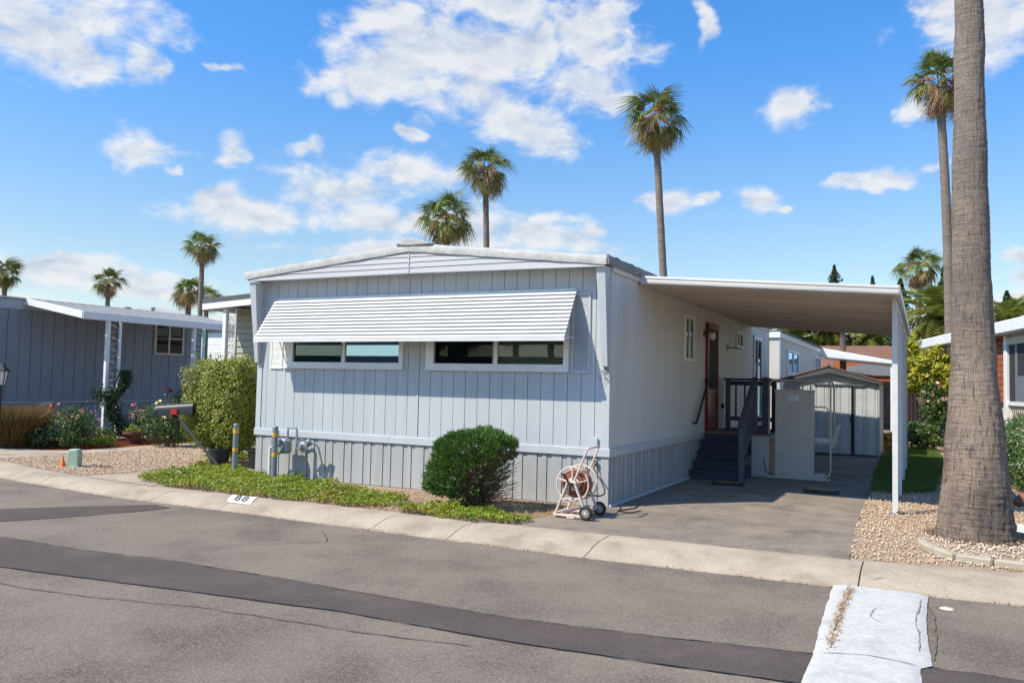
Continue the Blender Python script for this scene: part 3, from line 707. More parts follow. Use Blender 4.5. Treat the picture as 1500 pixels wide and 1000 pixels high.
# white painted hump across the street
def hump():
    left = [(3.10,-2.64),(3.11,-3.2),(3.13,-3.8),(3.16,-4.5),(3.17,-4.72),(3.17,-5.3),(3.18,-6.2),(3.15,-7.2)]
    right = [(3.86,-2.46),(3.84,-3.1),(3.84,-3.8),(3.87,-4.56),(3.80,-4.66),(3.82,-5.3),(3.78,-6.2),(3.78,-7.2)]
    V = []; F = []; k = 22; rows = []
    n = 90
    for i in range(n + 1):
        y = -2.62 - (7.2 - 2.62) * i / n
        def at(pl):
            for (x0, y0), (x1, y1) in zip(pl, pl[1:]):
                if y1 <= y <= y0: return x0 + (x1 - x0) * (y - y0) / (y1 - y0)
            return pl[0][0] if y > pl[0][1] else pl[-1][0]
        a = at(left) + 0.012 * noise.noise(Vector((1, y * 4, 0))) + 0.006 * noise.noise(Vector((1, y * 22, 0)))
        b = at(right) + 0.010 * noise.noise(Vector((9, y * 4, 0))) + 0.005 * noise.noise(Vector((9, y * 22, 0)))
        for j in range(k + 1):
            t = j / k; x = a + (b - a) * t
            h = 0.018 * (1 - (2 * t - 1) ** 10) + 0.004 * noise.noise(Vector((x * 6, y * 6, 0))) + 0.003 * noise.noise(Vector((x * 20, y * 20, 0)))
            if j in (0, k): h = 0.0
            V.append((x, y, STREET_Z + 0.010 + max(h, 0)))
    for i in range(n):
        for j in range(k):
            F.append((i*(k+1)+j, (i+1)*(k+1)+j, (i+1)*(k+1)+j+1, i*(k+1)+j+1))
    mb = MB(); mb.add(V, F); o = mb.build('speed_hump', 'whitepaint_road', smooth=60)
    o['kind'] = 'structure'; o['label'] = 'white painted speed hump across the street at the lower right'
    d = MB()
    V, F = ribbon([(3.27,-2.75),(3.25,-3.3),(3.24,-3.9),(3.25,-4.6)], 0.02, 31, amp=0.03, wvar=1.4)
    d.add([(v[0], v[1], STREET_Z + 0.031) for v in V], F)
    V, F = ribbon([(3.79,-2.8),(3.775,-3.6),(3.79,-4.4)], 0.008, 33, amp=0.02, wvar=1.4)
    d.add([(v[0], v[1], STREET_Z + 0.031) for v in V], F)
    V, F = ribbon([(3.2,-4.72),(3.5,-4.6),(3.85,-4.66)], 0.008, 34, amp=0.02)
    d.add([(v[0], v[1], STREET_Z + 0.032) for v in V], F)
    V, F = ribbon([(3.47,-3.3),(3.45,-3.6),(3.55,-3.8)], 0.008, 35, amp=0.03, wvar=1.4)
    d.add([(v[0], v[1], STREET_Z + 0.033) for v in V], F)
    d.build('hump_crack', 'crackgrey', o, fix=False)
    n_ = 260; yy_ = RNG.uniform(-4.62, -2.72, n_); xx_ = 3.255 + 0.012*np.sin(yy_*4) + RNG.normal(0, 0.016, n_)
    gr = stones('crack_grit', xx_, yy_, STREET_Z + 0.028, 0.008, 'gravel', o)
    P_x = 3.25 + RNG.normal(0, 0.02, 260); P_y = RNG.uniform(-4.5, -2.7, 260)
    P = np.stack([P_x, P_y, np.full(260, STREET_Z + 0.04)], 1)
    V, F = needle_arrays(P, np.array([[0, 0, 0.5]]).repeat(260, 0), 0.05, 0.006, jit=0.8)
    w = np_object('crack_weed', V, F, 'straw', kind='stuff'); tag(w, 'dry weeds growing in the left edge crack of the white hump', 'weed')
hump()
# white drip of paint beside it
mb = MB(); mb.lathe((3.985,-2.93,STREET_Z+0.004), [(0.055,0),(0.045,0.006),(0.0,0.009)], 14); o = mb.build('paint_blob', 'cream'); tag(o, 'small round cream paint blob on the asphalt right of the white hump', 'paint blob')

# driveway, paths, beds
DRIVE = [(-0.52,-1.96),(-0.36,-1.1),(-0.12,-0.5),(0.0,0.02),(0.0,12.8),(2.9,12.8),(2.92,8.0),(3.04,4.4),(3.06,2.74),(3.10,0.5),(3.17,-1.82),(0.8,-1.9)]
dv = sheet('driveway', ragged(DRIVE, 0.02, 0.15, 3), -0.002, 'drive')
gb1 = sheet('gravel_bed', [(-12.0,-1.1),(-11.6,0.3),(-11.65,2.8),(-10.2,3.6),(-8.5,2.0),(-8.1,0.3),(-8.0,-0.9),(-8.2,-1.85),(-9.6,-1.66),(-11.4,-1.23)], -0.006, 'gravelbase')
gb2 = sheet('gravel_bed', [(3.18,-1.82),(3.10,0.5),(3.06,2.74),(3.04,4.4),(3.4,4.6),(3.6,18),(7,18),(9,3),(8,-1.38),(4.65,-1.58),(4.0,-1.66)], -0.007, 'gravelbase')
gb3 = sheet('planting_bed', [(-8.0,-1.9),(-6.4,-2.0),(-0.55,-1.95),(-0.36,-1.1),(-0.05,0.02),(-6.4,0.02),(-8.2,2.5),(-8.2,0.3)], -0.008, 'gravelbase')
wk = sheet('walkway', [(-14.6,0.0),(-12.9,-0.68),(-11.95,-1.02),(-11.6,0.3),(-11.6,2.7),(-11.2,5.0),(-12.2,5.0),(-12.4,2.5),(-12.35,1.0),(-13.0,0.5),(-14.6,0.9)], -0.001, 'concrete')
wk2 = sheet('walkway', [(-8.25,-1.88),(-6.45,-2.0),(-6.9,-1.3),(-7.9,0.3),(-8.1,1.0),(-8.4,1.0),(-8.0,-0.6)], -0.001, 'concrete')
mb_ = sheet('mulch_bed', [(-16.4,1.2),(-14.6,0.9),(-13.0,0.5),(-12.35,1.0),(-12.4,2.5),(-12.2,5.0),(-11.2,5.0),(-9.6,4.2),(-9.6,7.5),(-14.2,7.5),(-14.2,2.6),(-16.4,2.6)], -0.004, 'mulch')
slab = MB().box(-16.45, -14.0, 2.3, 8.5, -0.05, 0.05).build('porch_slab', 'concrete'); slab['kind'] = 'structure'

x, y = poly_points([(-11.9,-1.1),(-11.65,0.3),(-11.7,2.8),(-10.2,3.6),(-8.5,2.0),(-8.15,0.3),(-8.05,-0.9),(-8.25,-1.8),(-9.6,-1.62),(-11.3,-1.2)], 900)
o = stones('gravel', x, y, 0.0, 0.017, 'gravel', mats=['gravel','gravel_pale'], mprob=0.35); tag(o, 'tan and white gravel round the green utility pedestal', 'gravel')
x, y = poly_points([(3.17,-1.74),(3.08,0.5),(3.05,2.74),(3.06,4.3),(3.9,4.6),(4.1,8),(4.2,16),(6.5,16),(8,3),(8,-1.3),(4.65,-1.5),(4.0,-1.6)], 620)
k = np.hypot(x - 4.35, y - 0.3) > 0.40
k &= (RNG.uniform(0,1,len(x)) < np.where(y > 4, 0.35, 1.0))
k2 = (x > 3.9) & (y < 0.6) & (y > -1.4)
o = stones('gravel', x[k & ~k2], y[k & ~k2], -0.002, 0.016, 'gravel', mats=['gravel','gravel_pale'], mprob=0.3); tag(o, 'tan gravel between the driveway edge and the big palm', 'gravel')
o = stones('gravel', x[k & k2], y[k & k2], 0.002, 0.018, 'gravel_pale'); tag(o, 'whitish gravel inside the concrete edging at the foot of the big palm', 'gravel')
x, y = poly_points([(-6.3,-0.4),(-0.1,-0.02),(-0.1,-0.5),(-0.4,-1.2),(-0.55,-1.85),(-1.0,-1.9),(-2.8,-1.9),(-6.3,-1.9)], 850)
o = stones('gravel', x, y, -0.004, 0.013, 'gravel', mats=['gravel','straw'], mprob=0.3); tag(o, 'fine tan gravel and straw at the foot of the skirting', 'gravel')

# mulch chips
x, y = poly_points([(-16.2,1.2),(-14.6,1.0),(-13.0,0.62),(-12.45,1.0),(-12.5,2.5),(-12.3,4.6),(-11.2,4.9),(-9.7,4.2),(-9.7,6.5),(-14.1,7.0),(-14.1,2.7),(-16.2,2.5)], 350)
o = stones('mulch', x, y, 0.0, 0.022, 'mulch', flat=0.35); tag(o, 'red bark mulch under the rose bushes', 'mulch')

# number painted on the kerb
NUM_CORNERS = [(-4.497, 0.642), (-4.064, 0.652), (-4.32, 0.05), (-4.786, 0.05)]
def kerb_number():
    # four corners on the kerb surface
    def P(x, t, dz=0.004):
        yb, yf = interp(CURB_BACK, x), interp(CURB_FRONT, x)
        z = 0
        for (t0, z0), (t1, z1) in zip(PROF, PROF[1:]):
            if t0 <= t <= t1: z = z0 + (z1 - z0) * (t - t0) / (t1 - t0)
        return Vector((x, yb + (yf - yb) * t, z + dz))
    V = []; F = []
    nx, nt_ = 6, 8
    KB = NUM_CORNERS      # (x, t) of the plate: front left, front right, back right, back left
    def bil(u, v):
        a = [KB[0][q] * (1-u) + KB[1][q] * u for q in (0, 1)]; b = [KB[3][q] * (1-u) + KB[2][q] * u for q in (0, 1)]
        return a[0] * (1-v) + b[0] * v, a[1] * (1-v) + b[1] * v
    for i in range(nx + 1):
        for j in range(nt_ + 1):
            V.append(P(*bil(i / nx, j / nt_), 0.009))
    for i in range(nx):
        for j in range(nt_):
            F.append((i*(nt_+1)+j, (i+1)*(nt_+1)+j, (i+1)*(nt_+1)+j+1, i*(nt_+1)+j+1))
    mb = MB(); mb.add(V, F); o = mb.build('house_number', 'signwhite', None, fix=False)
    tag(o, 'white painted rectangle with black number 88 on the kerb', 'house number')
    cu = bpy.data.curves.new('n', 'FONT'); cu.body = '88'; cu.size = 1.0; cu.offset = 0.004; cu.space_character = 1.15
    to = bpy.data.objects.new('n', cu); col.objects.link(to)
    me = bpy.data.meshes.new_from_object(to); bpy.data.objects.remove(to)
    xs = [v.co.x for v in me.vertices]; ys = [v.co.y for v in me.vertices]
    a, b, c, d = min(xs), max(xs), min(ys), max(ys)
    VV = []
    for v in me.vertices:
        u = (v.co.x - a) / (b - a); w = (v.co.y - c) / (d - c)
        VV.append(P(*bil(0.24 + 0.52 * u, 0.17 + 0.66 * w), 0.014))
    mb = MB(); mb.add(VV, [tuple(p.vertices) for p in me.polygons]); mb.build('digits', 'ink', o, fix=False)
kerb_number()

# ------------------------------------------------------------------ the mobile home
XL, YB = -6.38, 12.75
home = empty('mobile_home', (-3.19, 6.37, 0), 'blue-grey single storey mobile home with white slatted awning across its front windows', 'mobile home')
B0, B1 = 0.67, 0.78          # trim belt
WT = 3.30                    # wall top
# inner body
MB().box(XL + 0.06, -0.06, 0.20, YB - 0.06, 0.06, WT - 0.01).build('wall_core', 'dark', home)
# backing behind the boards with window openings
WIN = [(-5.80, -3.38, 1.82, 2.80), (-2.96, -0.60, 1.82, 2.80)]
xs = [XL + 0.05]
bk = MB()
bk.box(XL + 0.04, -0.04, 0.019, 0.05, 0.04, WIN[0][2] + 0.04)
bk.box(XL + 0.04, -0.04, 0.019, 0.05, WIN[0][3] - 0.04, WT - 0.01)
for a, b in ((XL + 0.04, WIN[0][0] + 0.04), (WIN[0][1] - 0.04, WIN[1][0] + 0.04), (WIN[1][1] - 0.04, -0.04)):
    bk.box(a, b, 0.019, 0.05, WIN[0][2] + 0.04, WIN[0][3] - 0.04)
bk.build('sheathing', 'dark', home)
# front boards, each its own
bw = 0.2030; nb_ = int(round((0 - XL) / bw)); bw = (0 - XL) / nb_
for i in range(nb_):
    x0 = XL + i * bw; xa, xb = x0 + 0.004, x0 + bw - 0.004
    dy = random.uniform(-0.0015, 0.0015)
    hit = [w for w in WIN if xb > w[0] + 0.06 and xa < w[1] - 0.06]
    if hit:
        w = hit[0]
        plank('siding_board', home, xa, dy, B1 - 0.01, xb - xa, 0.02, w[2] + 0.03 - B1, 'siding')
        plank('siding_board', home, xa, dy, w[3] - 0.02, xb - xa, 0.02, WT - w[3] + 0.02, 'siding')
        for (ca, cb) in ((xa, min(xb, w[0] + 0.05)), (max(xa, w[1] - 0.05), xb)):
            if cb - ca > 0.01: plank('siding_board', home, ca, dy, w[2] + 0.0205, cb - ca, 0.02, w[3] - w[2] - 0.041, 'siding')
    else:
        plank('siding_board', home, xa, dy, B1 - 0.01, xb - xa, 0.02, WT - B1 + 0.01, 'siding')
# seam battens and corner boards
MB().box(-3.12, -3.085, -0.012, 0.0, B1 + 0.01, WT - 0.002).build('seam_batten', 'siding', home, bevel=0.003)
MB().box(XL - 0.012, XL + 0.10, -0.014, -0.002, B1 + 0.01, WT - 0.002).build('corner_board', 'trim', home, bevel=0.003)
MB().box(-0.10, 0.012, -0.014, -0.002, B1 + 0.01, WT - 0.002).build('corner_board', 'siding', home, bevel=0.003)
# side wall: fine ribbed sheet
def ribbed_wall(x, y0, y1, z0, z1, step, depth, name, m, parent, side=1):
    V = []; F = []; y = y0; i = 0
    prof = []
    while y < y1 - 1e-6:
        prof += [(y, 0), (min(y + step * 0.80, y1), 0), (min(y + step * 0.86, y1), -depth), (min(y + step * 0.94, y1), -depth)]
        y += step
    prof.append((y1, 0))
    for (yy, d) in prof:
        V += [(x + side * d, yy, z0), (x + side * d, yy, z1)]
    for j in range(len(prof) - 1):
        F.append((2*j, 2*j+2, 2*j+3, 2*j+1))
    mb = MB(); mb.add(V, F); return mb.build(name, m, parent, fix=False)
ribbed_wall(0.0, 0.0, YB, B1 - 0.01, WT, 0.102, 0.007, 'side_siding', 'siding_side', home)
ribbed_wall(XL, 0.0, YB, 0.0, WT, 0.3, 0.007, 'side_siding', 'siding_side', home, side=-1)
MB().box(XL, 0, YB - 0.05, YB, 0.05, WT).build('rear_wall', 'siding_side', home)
for yy in (1.25, 4.9, 9.05, 11.9):
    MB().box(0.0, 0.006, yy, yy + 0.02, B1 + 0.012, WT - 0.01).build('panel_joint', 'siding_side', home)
# trim belt
MB().box(XL - 0.02, 0.035, -0.035, 0.019, B0, B1).build('trim_belt', 'trim', home, bevel=0.005)
MB().box(0.001, 0.035, 0.022, YB, B0, B1).build('trim_belt', 'trim', home, bevel=0.005)
MB().box(XL - 0.01, 0.022, -0.022, -0.0155, B1 + 0.0, B1 + 0.018).build('drip_edge', 'trim', home)
# skirting: narrow and wide boards
def skirt_run(axis, a, b):
    pat = [0.075, 0.075, 0.075, 0.155]; p = a; i = 0
    while p < b - 0.02:
        w = min(pat[i % 4], b - p)
        off = 0.012 if i % 2 else 0.0
        if axis == 'x': plank('skirt_board', home, p + 0.003, 0.004 - off, 0.0, w - 0.006, 0.018 + off, B0 - 0.002, 'skirt')
        else: plank('skirt_board', home, -0.022, p + 0.003, 0.0, 0.022 + off, w - 0.006, B0 - 0.002, 'skirt')
        p += w; i += 1
skirt_run('x', XL, -0.10)
skirt_run('y', 0.0, 5.9)
MB().box(-0.10, 0.014, -0.012, -0.001, 0.0, B0 - 0.002).build('skirt_corner', 'skirt', home, bevel=0.003)
MB().box(XL + 0.05, -0.03, 0.03, 0.06, 0.0, B0).build('skirt_backing', 'dark', home)
MB().box(-0.06, -0.026, 0.03, YB, 0.0, B0).build('skirt_backing', 'dark', home)
MB().box(0.016, 0.05, 0.0, 4.2, -0.01, 0.035).build('skirt_rail', 'trim', home, bevel=0.004)

# gable front
GX0, GX1, GXR, GY = -6.44, 0.0, -3.16, -0.25
def gz(x):   # underside of the roof trim along the front
    return 3.31 + (3.60 - 3.31) * (x - GX0) / (GXR - GX0) if x < GXR else 3.26 + (3.60 - 3.26) * (GX1 - x) / (GX1 - GXR)
def soff(x):
    return 3.285 + 0.005 * (x - GX0) / (GXR - GX0) if x < GXR else 3.29 - 0.035 * (x - GXR) / (GX1 - GXR)
nl = 4
for side in (0, 1):
    xa, xb = (GX0, GXR - 0.008) if side == 0 else (GXR + 0.008, GX1)
    for k in range(nl):
        z0, z1 = 3.28 + k * 0.082, 3.28 + (k + 1) * 0.082 - 0.004
        pts = []
        # clip the lap between z0,z1 to the region under gz
        def xat(z):
            if side == 0: return GX0 + (z - 3.31) / (0.29) * (GXR - GX0)
            return GX1 - (z - 3.26) / (0.34) * (GX1 - GXR)
        if side == 0:
            e0 = max(xa, xat(z0)); e1 = max(xa, xat(z1))
            if e0 >= xb: continue
            poly = [(e0, z0), (xb, z0), (xb, min(z1, gz(xb))), (min(e1, xb), min(z1, gz(xb)))]
        else:
            e0 = min(xb, xat(z0)); e1 = min(xb, xat(z1))
            if e0 <= xa: continue
            poly = [(xa, z0), (e0, z0), (max(e1, xa), min(z1, gz(xa))), (xa, min(z1, gz(xa)))]
        if k == 0 and side == 0:
            poly = [(xa, soff(xa) - 0.012), (xb, soff(xb) - 0.012), (xb, z1), (min(e1, xb), z1), (xa, gz(xa) - 0.001)]
        elif k == 0:
            poly = [(xa, soff(xa) - 0.012), (xb, soff(xb) - 0.014), (xb, gz(xb) + 0.002), (e1, z1), (xa, z1)]
        mb = MB(); V = []
        n = len(poly)
        for (px, pz) in poly: V.append((px, GY - 0.016 + 0.010 * (pz - z0) / 0.08, pz))
        for (px, pz) in poly: V.append((px, GY + 0.02, pz))
        mb.add(V, [tuple(range(n)), tuple(range(n, 2 * n))[::-1]] + [(i, (i+1)%n, (i+1)%n+n, i+n) for i in range(n)])
        mb.build('gable_board', 'gable', home)
MB().box(GXR - 0.012, GXR + 0.012, GY - 0.022, GY - 0.001, 3.28, 3.59).build('gable_seam', 'gable', home)
# soffit
mb = MB(); mb.add([(GX0, GY + 0.02, soff(GX0)), (GXR, GY + 0.02, soff(GXR)), (GX1, GY + 0.02, soff(GX1)), (GX1, 0.02, 3.275), (GXR, 0.02, 3.298), (GX0, 0.02, 3.29)], [(0, 1, 4, 5), (1, 2, 3, 4)])
mb.build('soffit', 'siding', home, fix=False)
# gable end boxes hanging roof
def roof_front(y, dz):
    return
# roof slabs
def roof_slab(x0, z0, x1, z1, y0, y1, th, name='roof_panel'):
    n = 26; V = []; F = []
    for i in range(n + 1):
        y = y0 + (y1 - y0) * i / n
        w = 0.010 * noise.noise(Vector((x0, y * 2.3, 1))) ; w2 = 0.010 * noise.noise(Vector((x1, y * 2.3, 5)))
        V += [(x0, y, z0 - th), (x1, y, z1 - th), (x1, y, z1 + w2), (x0, y, z0 + w)]
    for i in range(n):
        for j in range(4): F.append((i*4+j, (i+1)*4+j, (i+1)*4+(j+1)%4, i*4+(j+1)%4))
    F += [(0,1,2,3), (n*4+3, n*4+2, n*4+1, n*4)]
    mb = MB(); mb.add(V, F); return mb.build(name, 'roofmetal', home, smooth=30)
roof_slab(-6.55, 3.425, GXR - 0.01, 3.735, -0.20, 12.9, 0.10)
roof_slab(GXR + 0.01, 3.735, 0.045, 3.395, -0.20, 12.9, 0.09)
# front roof trim (crinkled sheet edge)
def roof_trim(xa, za, xb, zb, ya, name='roof_edge'):
    n = 44; V = []; F = []
    for i in range(n + 1):
        t = i / n; x = xa + (xb - xa) * t; z = za + (zb - za) * t
        w = 0.007 * noise.noise(Vector((x * 4, 0, 0))); w2 = 0.010 * noise.noise(Vector((x * 3.1, 7, 0))); w3 = 0.010 * noise.noise(Vector((x * 5.1, 3, 2)))
        V += [(x, ya - 0.030 + w, z - 0.135 + w * 0.6), (x, ya - 0.038 + w3, z - 0.07), (x, ya - 0.02 + w3, z - 0.012 + w2), (x, ya + 0.03, z + 0.004 + w2), (x, ya + 0.10, z), (x, ya + 0.10, z - 0.12), (x, ya - 0.012, z - 0.13 + w * 0.6)]
    k = 7
    for i in range(n):
        for j in range(k): F.append((i*k+j, (i+1)*k+j, (i+1)*k+(j+1)%k, i*k+(j+1)%k))
    F += [tuple(range(k))[::-1], tuple(range(n*k, n*k+k))]
    mb = MB(); mb.add(V, F); return mb.build(name, 'roofmetal', home, smooth=35)
roof_trim(GX0 - 0.06, 3.437, GXR - 0.0, 3.74, GY)
roof_trim(GXR + 0.003, 3.74, 0.035, 3.395, GY)
# side edge of the roof, crinkled
def side_trim():
    n = 120; V = []; F = []
    for i in range(n + 1):
        y = GY - 0.02 + (12.9 - GY) * i / n
        w = 0.022 * noise.noise(Vector((y * 5, 0, 0))); w2 = 0.022 * noise.noise(Vector((y * 6, 7, 0)))
        V += [(0.060 + w*.5, y, 3.270 + w2), (0.072 + w2*.5, y, 3.34), (0.058 + w*.5, y, 3.395 + w), (0.030, y, 3.405), (0.032, y, 3.28)]
    k = 5
    for i in range(n):
        for j in range(k): F.append((i*k+j, (i+1)*k+j, (i+1)*k+(j+1)%k, i*k+(j+1)%k))
    F += [tuple(range(k))[::-1], tuple(range(n*k, n*k+k))]
    mb = MB(); mb.add(V, F); mb.build('roof_edge', 'roof_shaded', home, smooth=40)
side_trim()
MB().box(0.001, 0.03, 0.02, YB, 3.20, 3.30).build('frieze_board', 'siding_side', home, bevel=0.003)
# ridge cap
mb = MB()
V = []; F = []
for (y, s) in ((GY - 0.055, 1.0), (GY + 0.25, 1.0), (12.92, 0.8)):
    V += [(GXR - 0.24 * s, y, 3.722), (GXR - 0.03, y, 3.735 + 0.085 * s), (GXR + 0.03, y, 3.735 + 0.085 * s), (GXR + 0.44 * s, y, 3.700), (GXR, y, 3.695)]
for i in range(2):
    for j in range(5): F.append((i*5+j, (i+1)*5+j, (i+1)*5+(j+1)%5, i*5+(j+1)%5))
F += [(4,3,2,1,0), (10,11,12,13,14)]
mb.add(V, F); mb.build('ridge_cap', 'roofmetal', home, bevel=0.008)
# flared fins at both front corners
for (xa, xb, xc, xd, mm) in ((-6.43, -6.29, -6.40, -6.32, 'trim'), (-0.135, 0.0, -0.085, 0.0, 'trim')):
    mb = MB()
    V = [(xa, 0.0, 3.262), (xb, 0.0, 3.262), (xb, GY + 0.02, 3.256), (xa, GY + 0.02, 3.256), (xc, -0.016, 1.90), (xd, -0.016, 1.90), (xd, -0.075, 1.90), (xc, -0.075, 1.90)]
    mb.add(V, [(0,1,2,3),(7,6,5,4),(0,4,5,1),(1,5,6,2),(2,6,7,3),(3,7,4,0)])
    mb.build('corner_fin', mm, home, bevel=0.004)
# dead vine scrap under the right fin
mb = MB()
for k in range(14):
    a = Vector((-0.02 + random.uniform(-0.1, 0.03), -0.022, 1.90 - 0.012 * k)); mb.tube([a, a + Vector((random.uniform(-0.06, 0.09), -0.02, random.uniform(-0.07, 0.01))), a + Vector((random.uniform(-0.02, 0.1), -0.012, random.uniform(-0.1, 0.02)))], 0.003, 4)
o = mb.build('dead_vine', 'twig'); tag(o, 'scrap of dead vine hanging at the right front corner of the home', 'vine'); o['kind'] = 'stuff'

# front windows
def front_window(x0, x1, z0, z1, li, ri, mull, panes):
    fr = MB()
    y0, y1 = -0.032, 0.022
    fr.box(x0, x1, y0, y1, z0, z0 + 0.10); fr.box(x0, x1, y0, y1, z1 - 0.08, z1)
    fr.box(x0, li, y0, y1, z0 + 0.10, z1 - 0.08); fr.box(ri, x1, y0, y1, z0 + 0.10, z1 - 0.08)
    f = fr.build('window', 'white', home, bevel=0.004)
    MB().box(mull - 0.03, mull + 0.03, -0.022, 0.03, z0 + 0.10, z1 - 0.08).build('mullion', 'white', f, bevel=0.003)
    MB().box(x0 - 0.01, x1 + 0.01, -0.045, -0.034, z0 - 0.008, z0 + 0.012).build('sill', 'white', f)
    for (a, b, gm, bm, bl) in ((li, mull - 0.03, panes[0], panes[2], 0), (mull + 0.03, ri, panes[1], panes[3], 1)):
        MB().box(a - 0.005, b + 0.005, 0.002, 0.006, z0 + 0.095, z1 - 0.075).build('pane', gm, f)
        if bm:
            sl = MB(); z = z0 + 0.11
            while z < z1 - 0.06:
                sl.add([(a, 0.045, z), (b, 0.045, z), (b, 0.062, z + 0.016), (a, 0.062, z + 0.016)], [(0, 1, 2, 3)]); z += 0.026
            s_ = sl.build('blind', bm, f, fix=False); s_['kind'] = 'stuff'
        MB().box(a - 0.04, b + 0.04, 0.10, 0.105, z0 + 0.05, z1 - 0.05).build('room_backing', 'dark', f)
    sc = MB(); a, b = li, li + 0.02
    for q in (li, mull - 0.05): sc.box(q, q + 0.018, -0.02, 0.0, z0 + 0.1, z1 - 0.08)
    sc.build('sash_rail', 'galv', f)
front_window(*WIN[0][:4], -5.60, -3.46, -4.545, ('glass', 'glass_mirror', 'blind_dark', None))
front_window(*WIN[1][:4], -2.82, -0.68, -1.76, ('glass_dim', 'glass_clear', 'blind_dark', 'blind'))

# shutters beside the windows
def shutter(x0, x1, z0, z1):
    f = MB()
    for a in (x0, x1 - 0.035): f.box(a, a + 0.035, -0.022, -0.003, z0, z1)
    for a in (z0, z1 - 0.05): f.box(x0 + 0.035, x1 - 0.035, -0.022, -0.003, a, a + 0.05)
    s_ = f.build('shutter', 'siding' if x0 > -1 else 'white', home, bevel=0.002)
    key = ('lv', round(x1 - x0, 3), x0 > -1)
    V = [(0, 0, 0), (x1 - x0 - 0.07, 0, 0), (x1 - x0 - 0.07, 0.012, 0.026), (0, 0.012, 0.026), (0, 0.004, 0), (x1 - x0 - 0.07, 0.004, 0), (x1 - x0 - 0.07, 0.016, 0.026), (0, 0.016, 0.026)]
    me = mk_mesh('louver', V, [(0,1,2,3),(7,6,5,4),(0,3,7,4),(1,5,6,2),(0,4,5,1),(3,2,6,7)]); me.materials.append(MT['siding' if x0 > -1 else 'white'])
    z = z0 + 0.055
    while z < z1 - 0.07:
        inst(me, 'louver', s_, (x0 + 0.035, -0.0195, z)); z += 0.030
shutter(-6.10, -5.83, 1.80, 2.82)
shutter(-0.56, -0.28, 1.80, 2.93)

# awning of overlapping slats
aw = MB()
aw.box(-5.95, -0.51, -0.03, -0.003, 2.955, 2.985)
awn = aw.build('awning', 'white', home)
awn['label'] = 'white metal awning of overlapping slats over the front windows'
for x in (-5.9, -4.55, -3.2, -1.85, -0.55): MB().bar((x, -0.03, 2.93), (x, -0.475, 2.285), 0.02, 0.02).build('rafter', 'white', awn)
for x in (-5.93, -0.53): MB().bar((x, -0.01, 2.30), (x, -0.46, 2.27), 0.02, 0.015).build('support_arm', 'white', awn)
ns = 12
A0 = Vector((0, -0.035, 2.965)); A1 = Vector((0, -0.485, 2.29))
dirv = (A1 - A0).normalized(); nrm = Vector((0, -dirv.z * -1, dirv.y)); nrm = Vector((0, dirv.z, -dirv.y)).normalized()
step = (A1 - A0).length / ns
for i in range(ns):
    p0 = A0 + dirv * step * i; ln = step * (1.45 if i < ns - 1 else 1.1)
    h = 0.016
    x0 = -5.99 - 0.002 * i; x1 = -0.475 + 0.0015 * i
    out = nrm * 0.031
    if out.z < 0 or out.y > 0: out = -nrm * 0.031
    a = p0 - out * 0.15; b = p0 + dirv * (ln + (0.02 if i == ns - 1 else 0)) + out * 1.0
    c = b - out * 0.12
    t = Vector((0, 0, -0.0035))
    V = []
    for x in (x0, x1):
        for q in (a, b, c, a - out * 0.12): V.append((x, q.y, q.z))
    F = [(0,1,5,4),(1,2,6,5),(2,3,7,6),(3,0,4,7),(0,3,2,1),(4,5,6,7)]
    mb = MB(); mb.add(V, F); mb.build('slat', 'awning', awn)
MB().box(-6.01, -0.455, -0.522, -0.512, 2.225, 2.285).build('slat', 'awning', awn)
# cover plate, meter conduit etc. on the front corner
MB().box(-0.27, -0.145, -0.034, -0.014, 0.80, 0.93).build('cover_plate', 'siding', home, bevel=0.003)

# side windows, doors, lamp, handrail
def side_window(y0, y1, z0, z1, n, name='window', m='white', inner=0.06, hz=None):
    fr = MB(); x0, x1 = -0.005, 0.04
    fr.box(x0, x1, y0, y1, z0, z0 + inner); fr.box(x0, x1, y0, y1, z1 - inner, z1)
    fr.box(x0, x1, y0, y0 + inner, z0 + inner, z1 - inner); fr.box(x0, x1, y1 - inner, y1, z0 + inner, z1 - inner)
    f = fr.build(name, m, home, bevel=0.004)
    for k in range(1, n):
        yy = y0 + (y1 - y0) * k / n
        MB().box(0.0, 0.03, yy - 0.035, yy + 0.035, z0 + inner, z1 - inner).build('mullion', m, f)
    MB().box(0.008, 0.012, y0 + inner, y1 - inner, z0 + inner, z1 - inner).build('pane', 'glass', f)
    MB().box(0.001, 0.004, y0 + inner, y1 - inner, z0 + inner, z1 - inner).build('room_backing', 'dark', f)
    return f
side_window(3.80, 4.47, 2.10, 2.95, 2, inner=0.07)
side_window(8.28, 9.0, 2.56, 2.94, 2, inner=0.06)
d2 = side_window(10.4, 11.55, 0.84, 2.97, 1, name='door', inner=0.11)
MB().box(0.014, 0.03, 10.9, 10.95, 0.95, 2.86).build('mullion', 'white', d2)
# red door
dr = MB(); dr.box(-0.005, 0.035, 5.43, 6.40, 0.80, 2.93); door = dr.build('door', 'red', home, bevel=0.004)
door['label'] = 'red entrance door with tall narrow screen'
MB().box(0.036, 0.055, 5.45, 5.53, 0.82, 2.91).build('door_frame', 'red', door, bevel=0.003)
MB().box(0.036, 0.055, 6.30, 6.38, 0.82, 2.91).build('door_frame', 'red', door, bevel=0.003)
MB().box(0.036, 0.055, 5.53, 6.30, 2.80, 2.91).build('door_frame', 'red', door, bevel=0.003)
MB().box(0.036, 0.045, 5.56, 6.28, 1.62, 2.79).build('screen', 'screen', door)
MB().box(0.036, 0.055, 5.55, 6.28, 1.54, 1.60).build('door_rail', 'red', door, bevel=0.003)
MB().lathe((0.056, 5.62, 1.70), [(0.025,0),(0.03,0.02),(0.012,0.03),(0.03,0.05),(0.025,0.08)], 12, (1,0,0)).build('handle', 'brass', door, smooth=40)
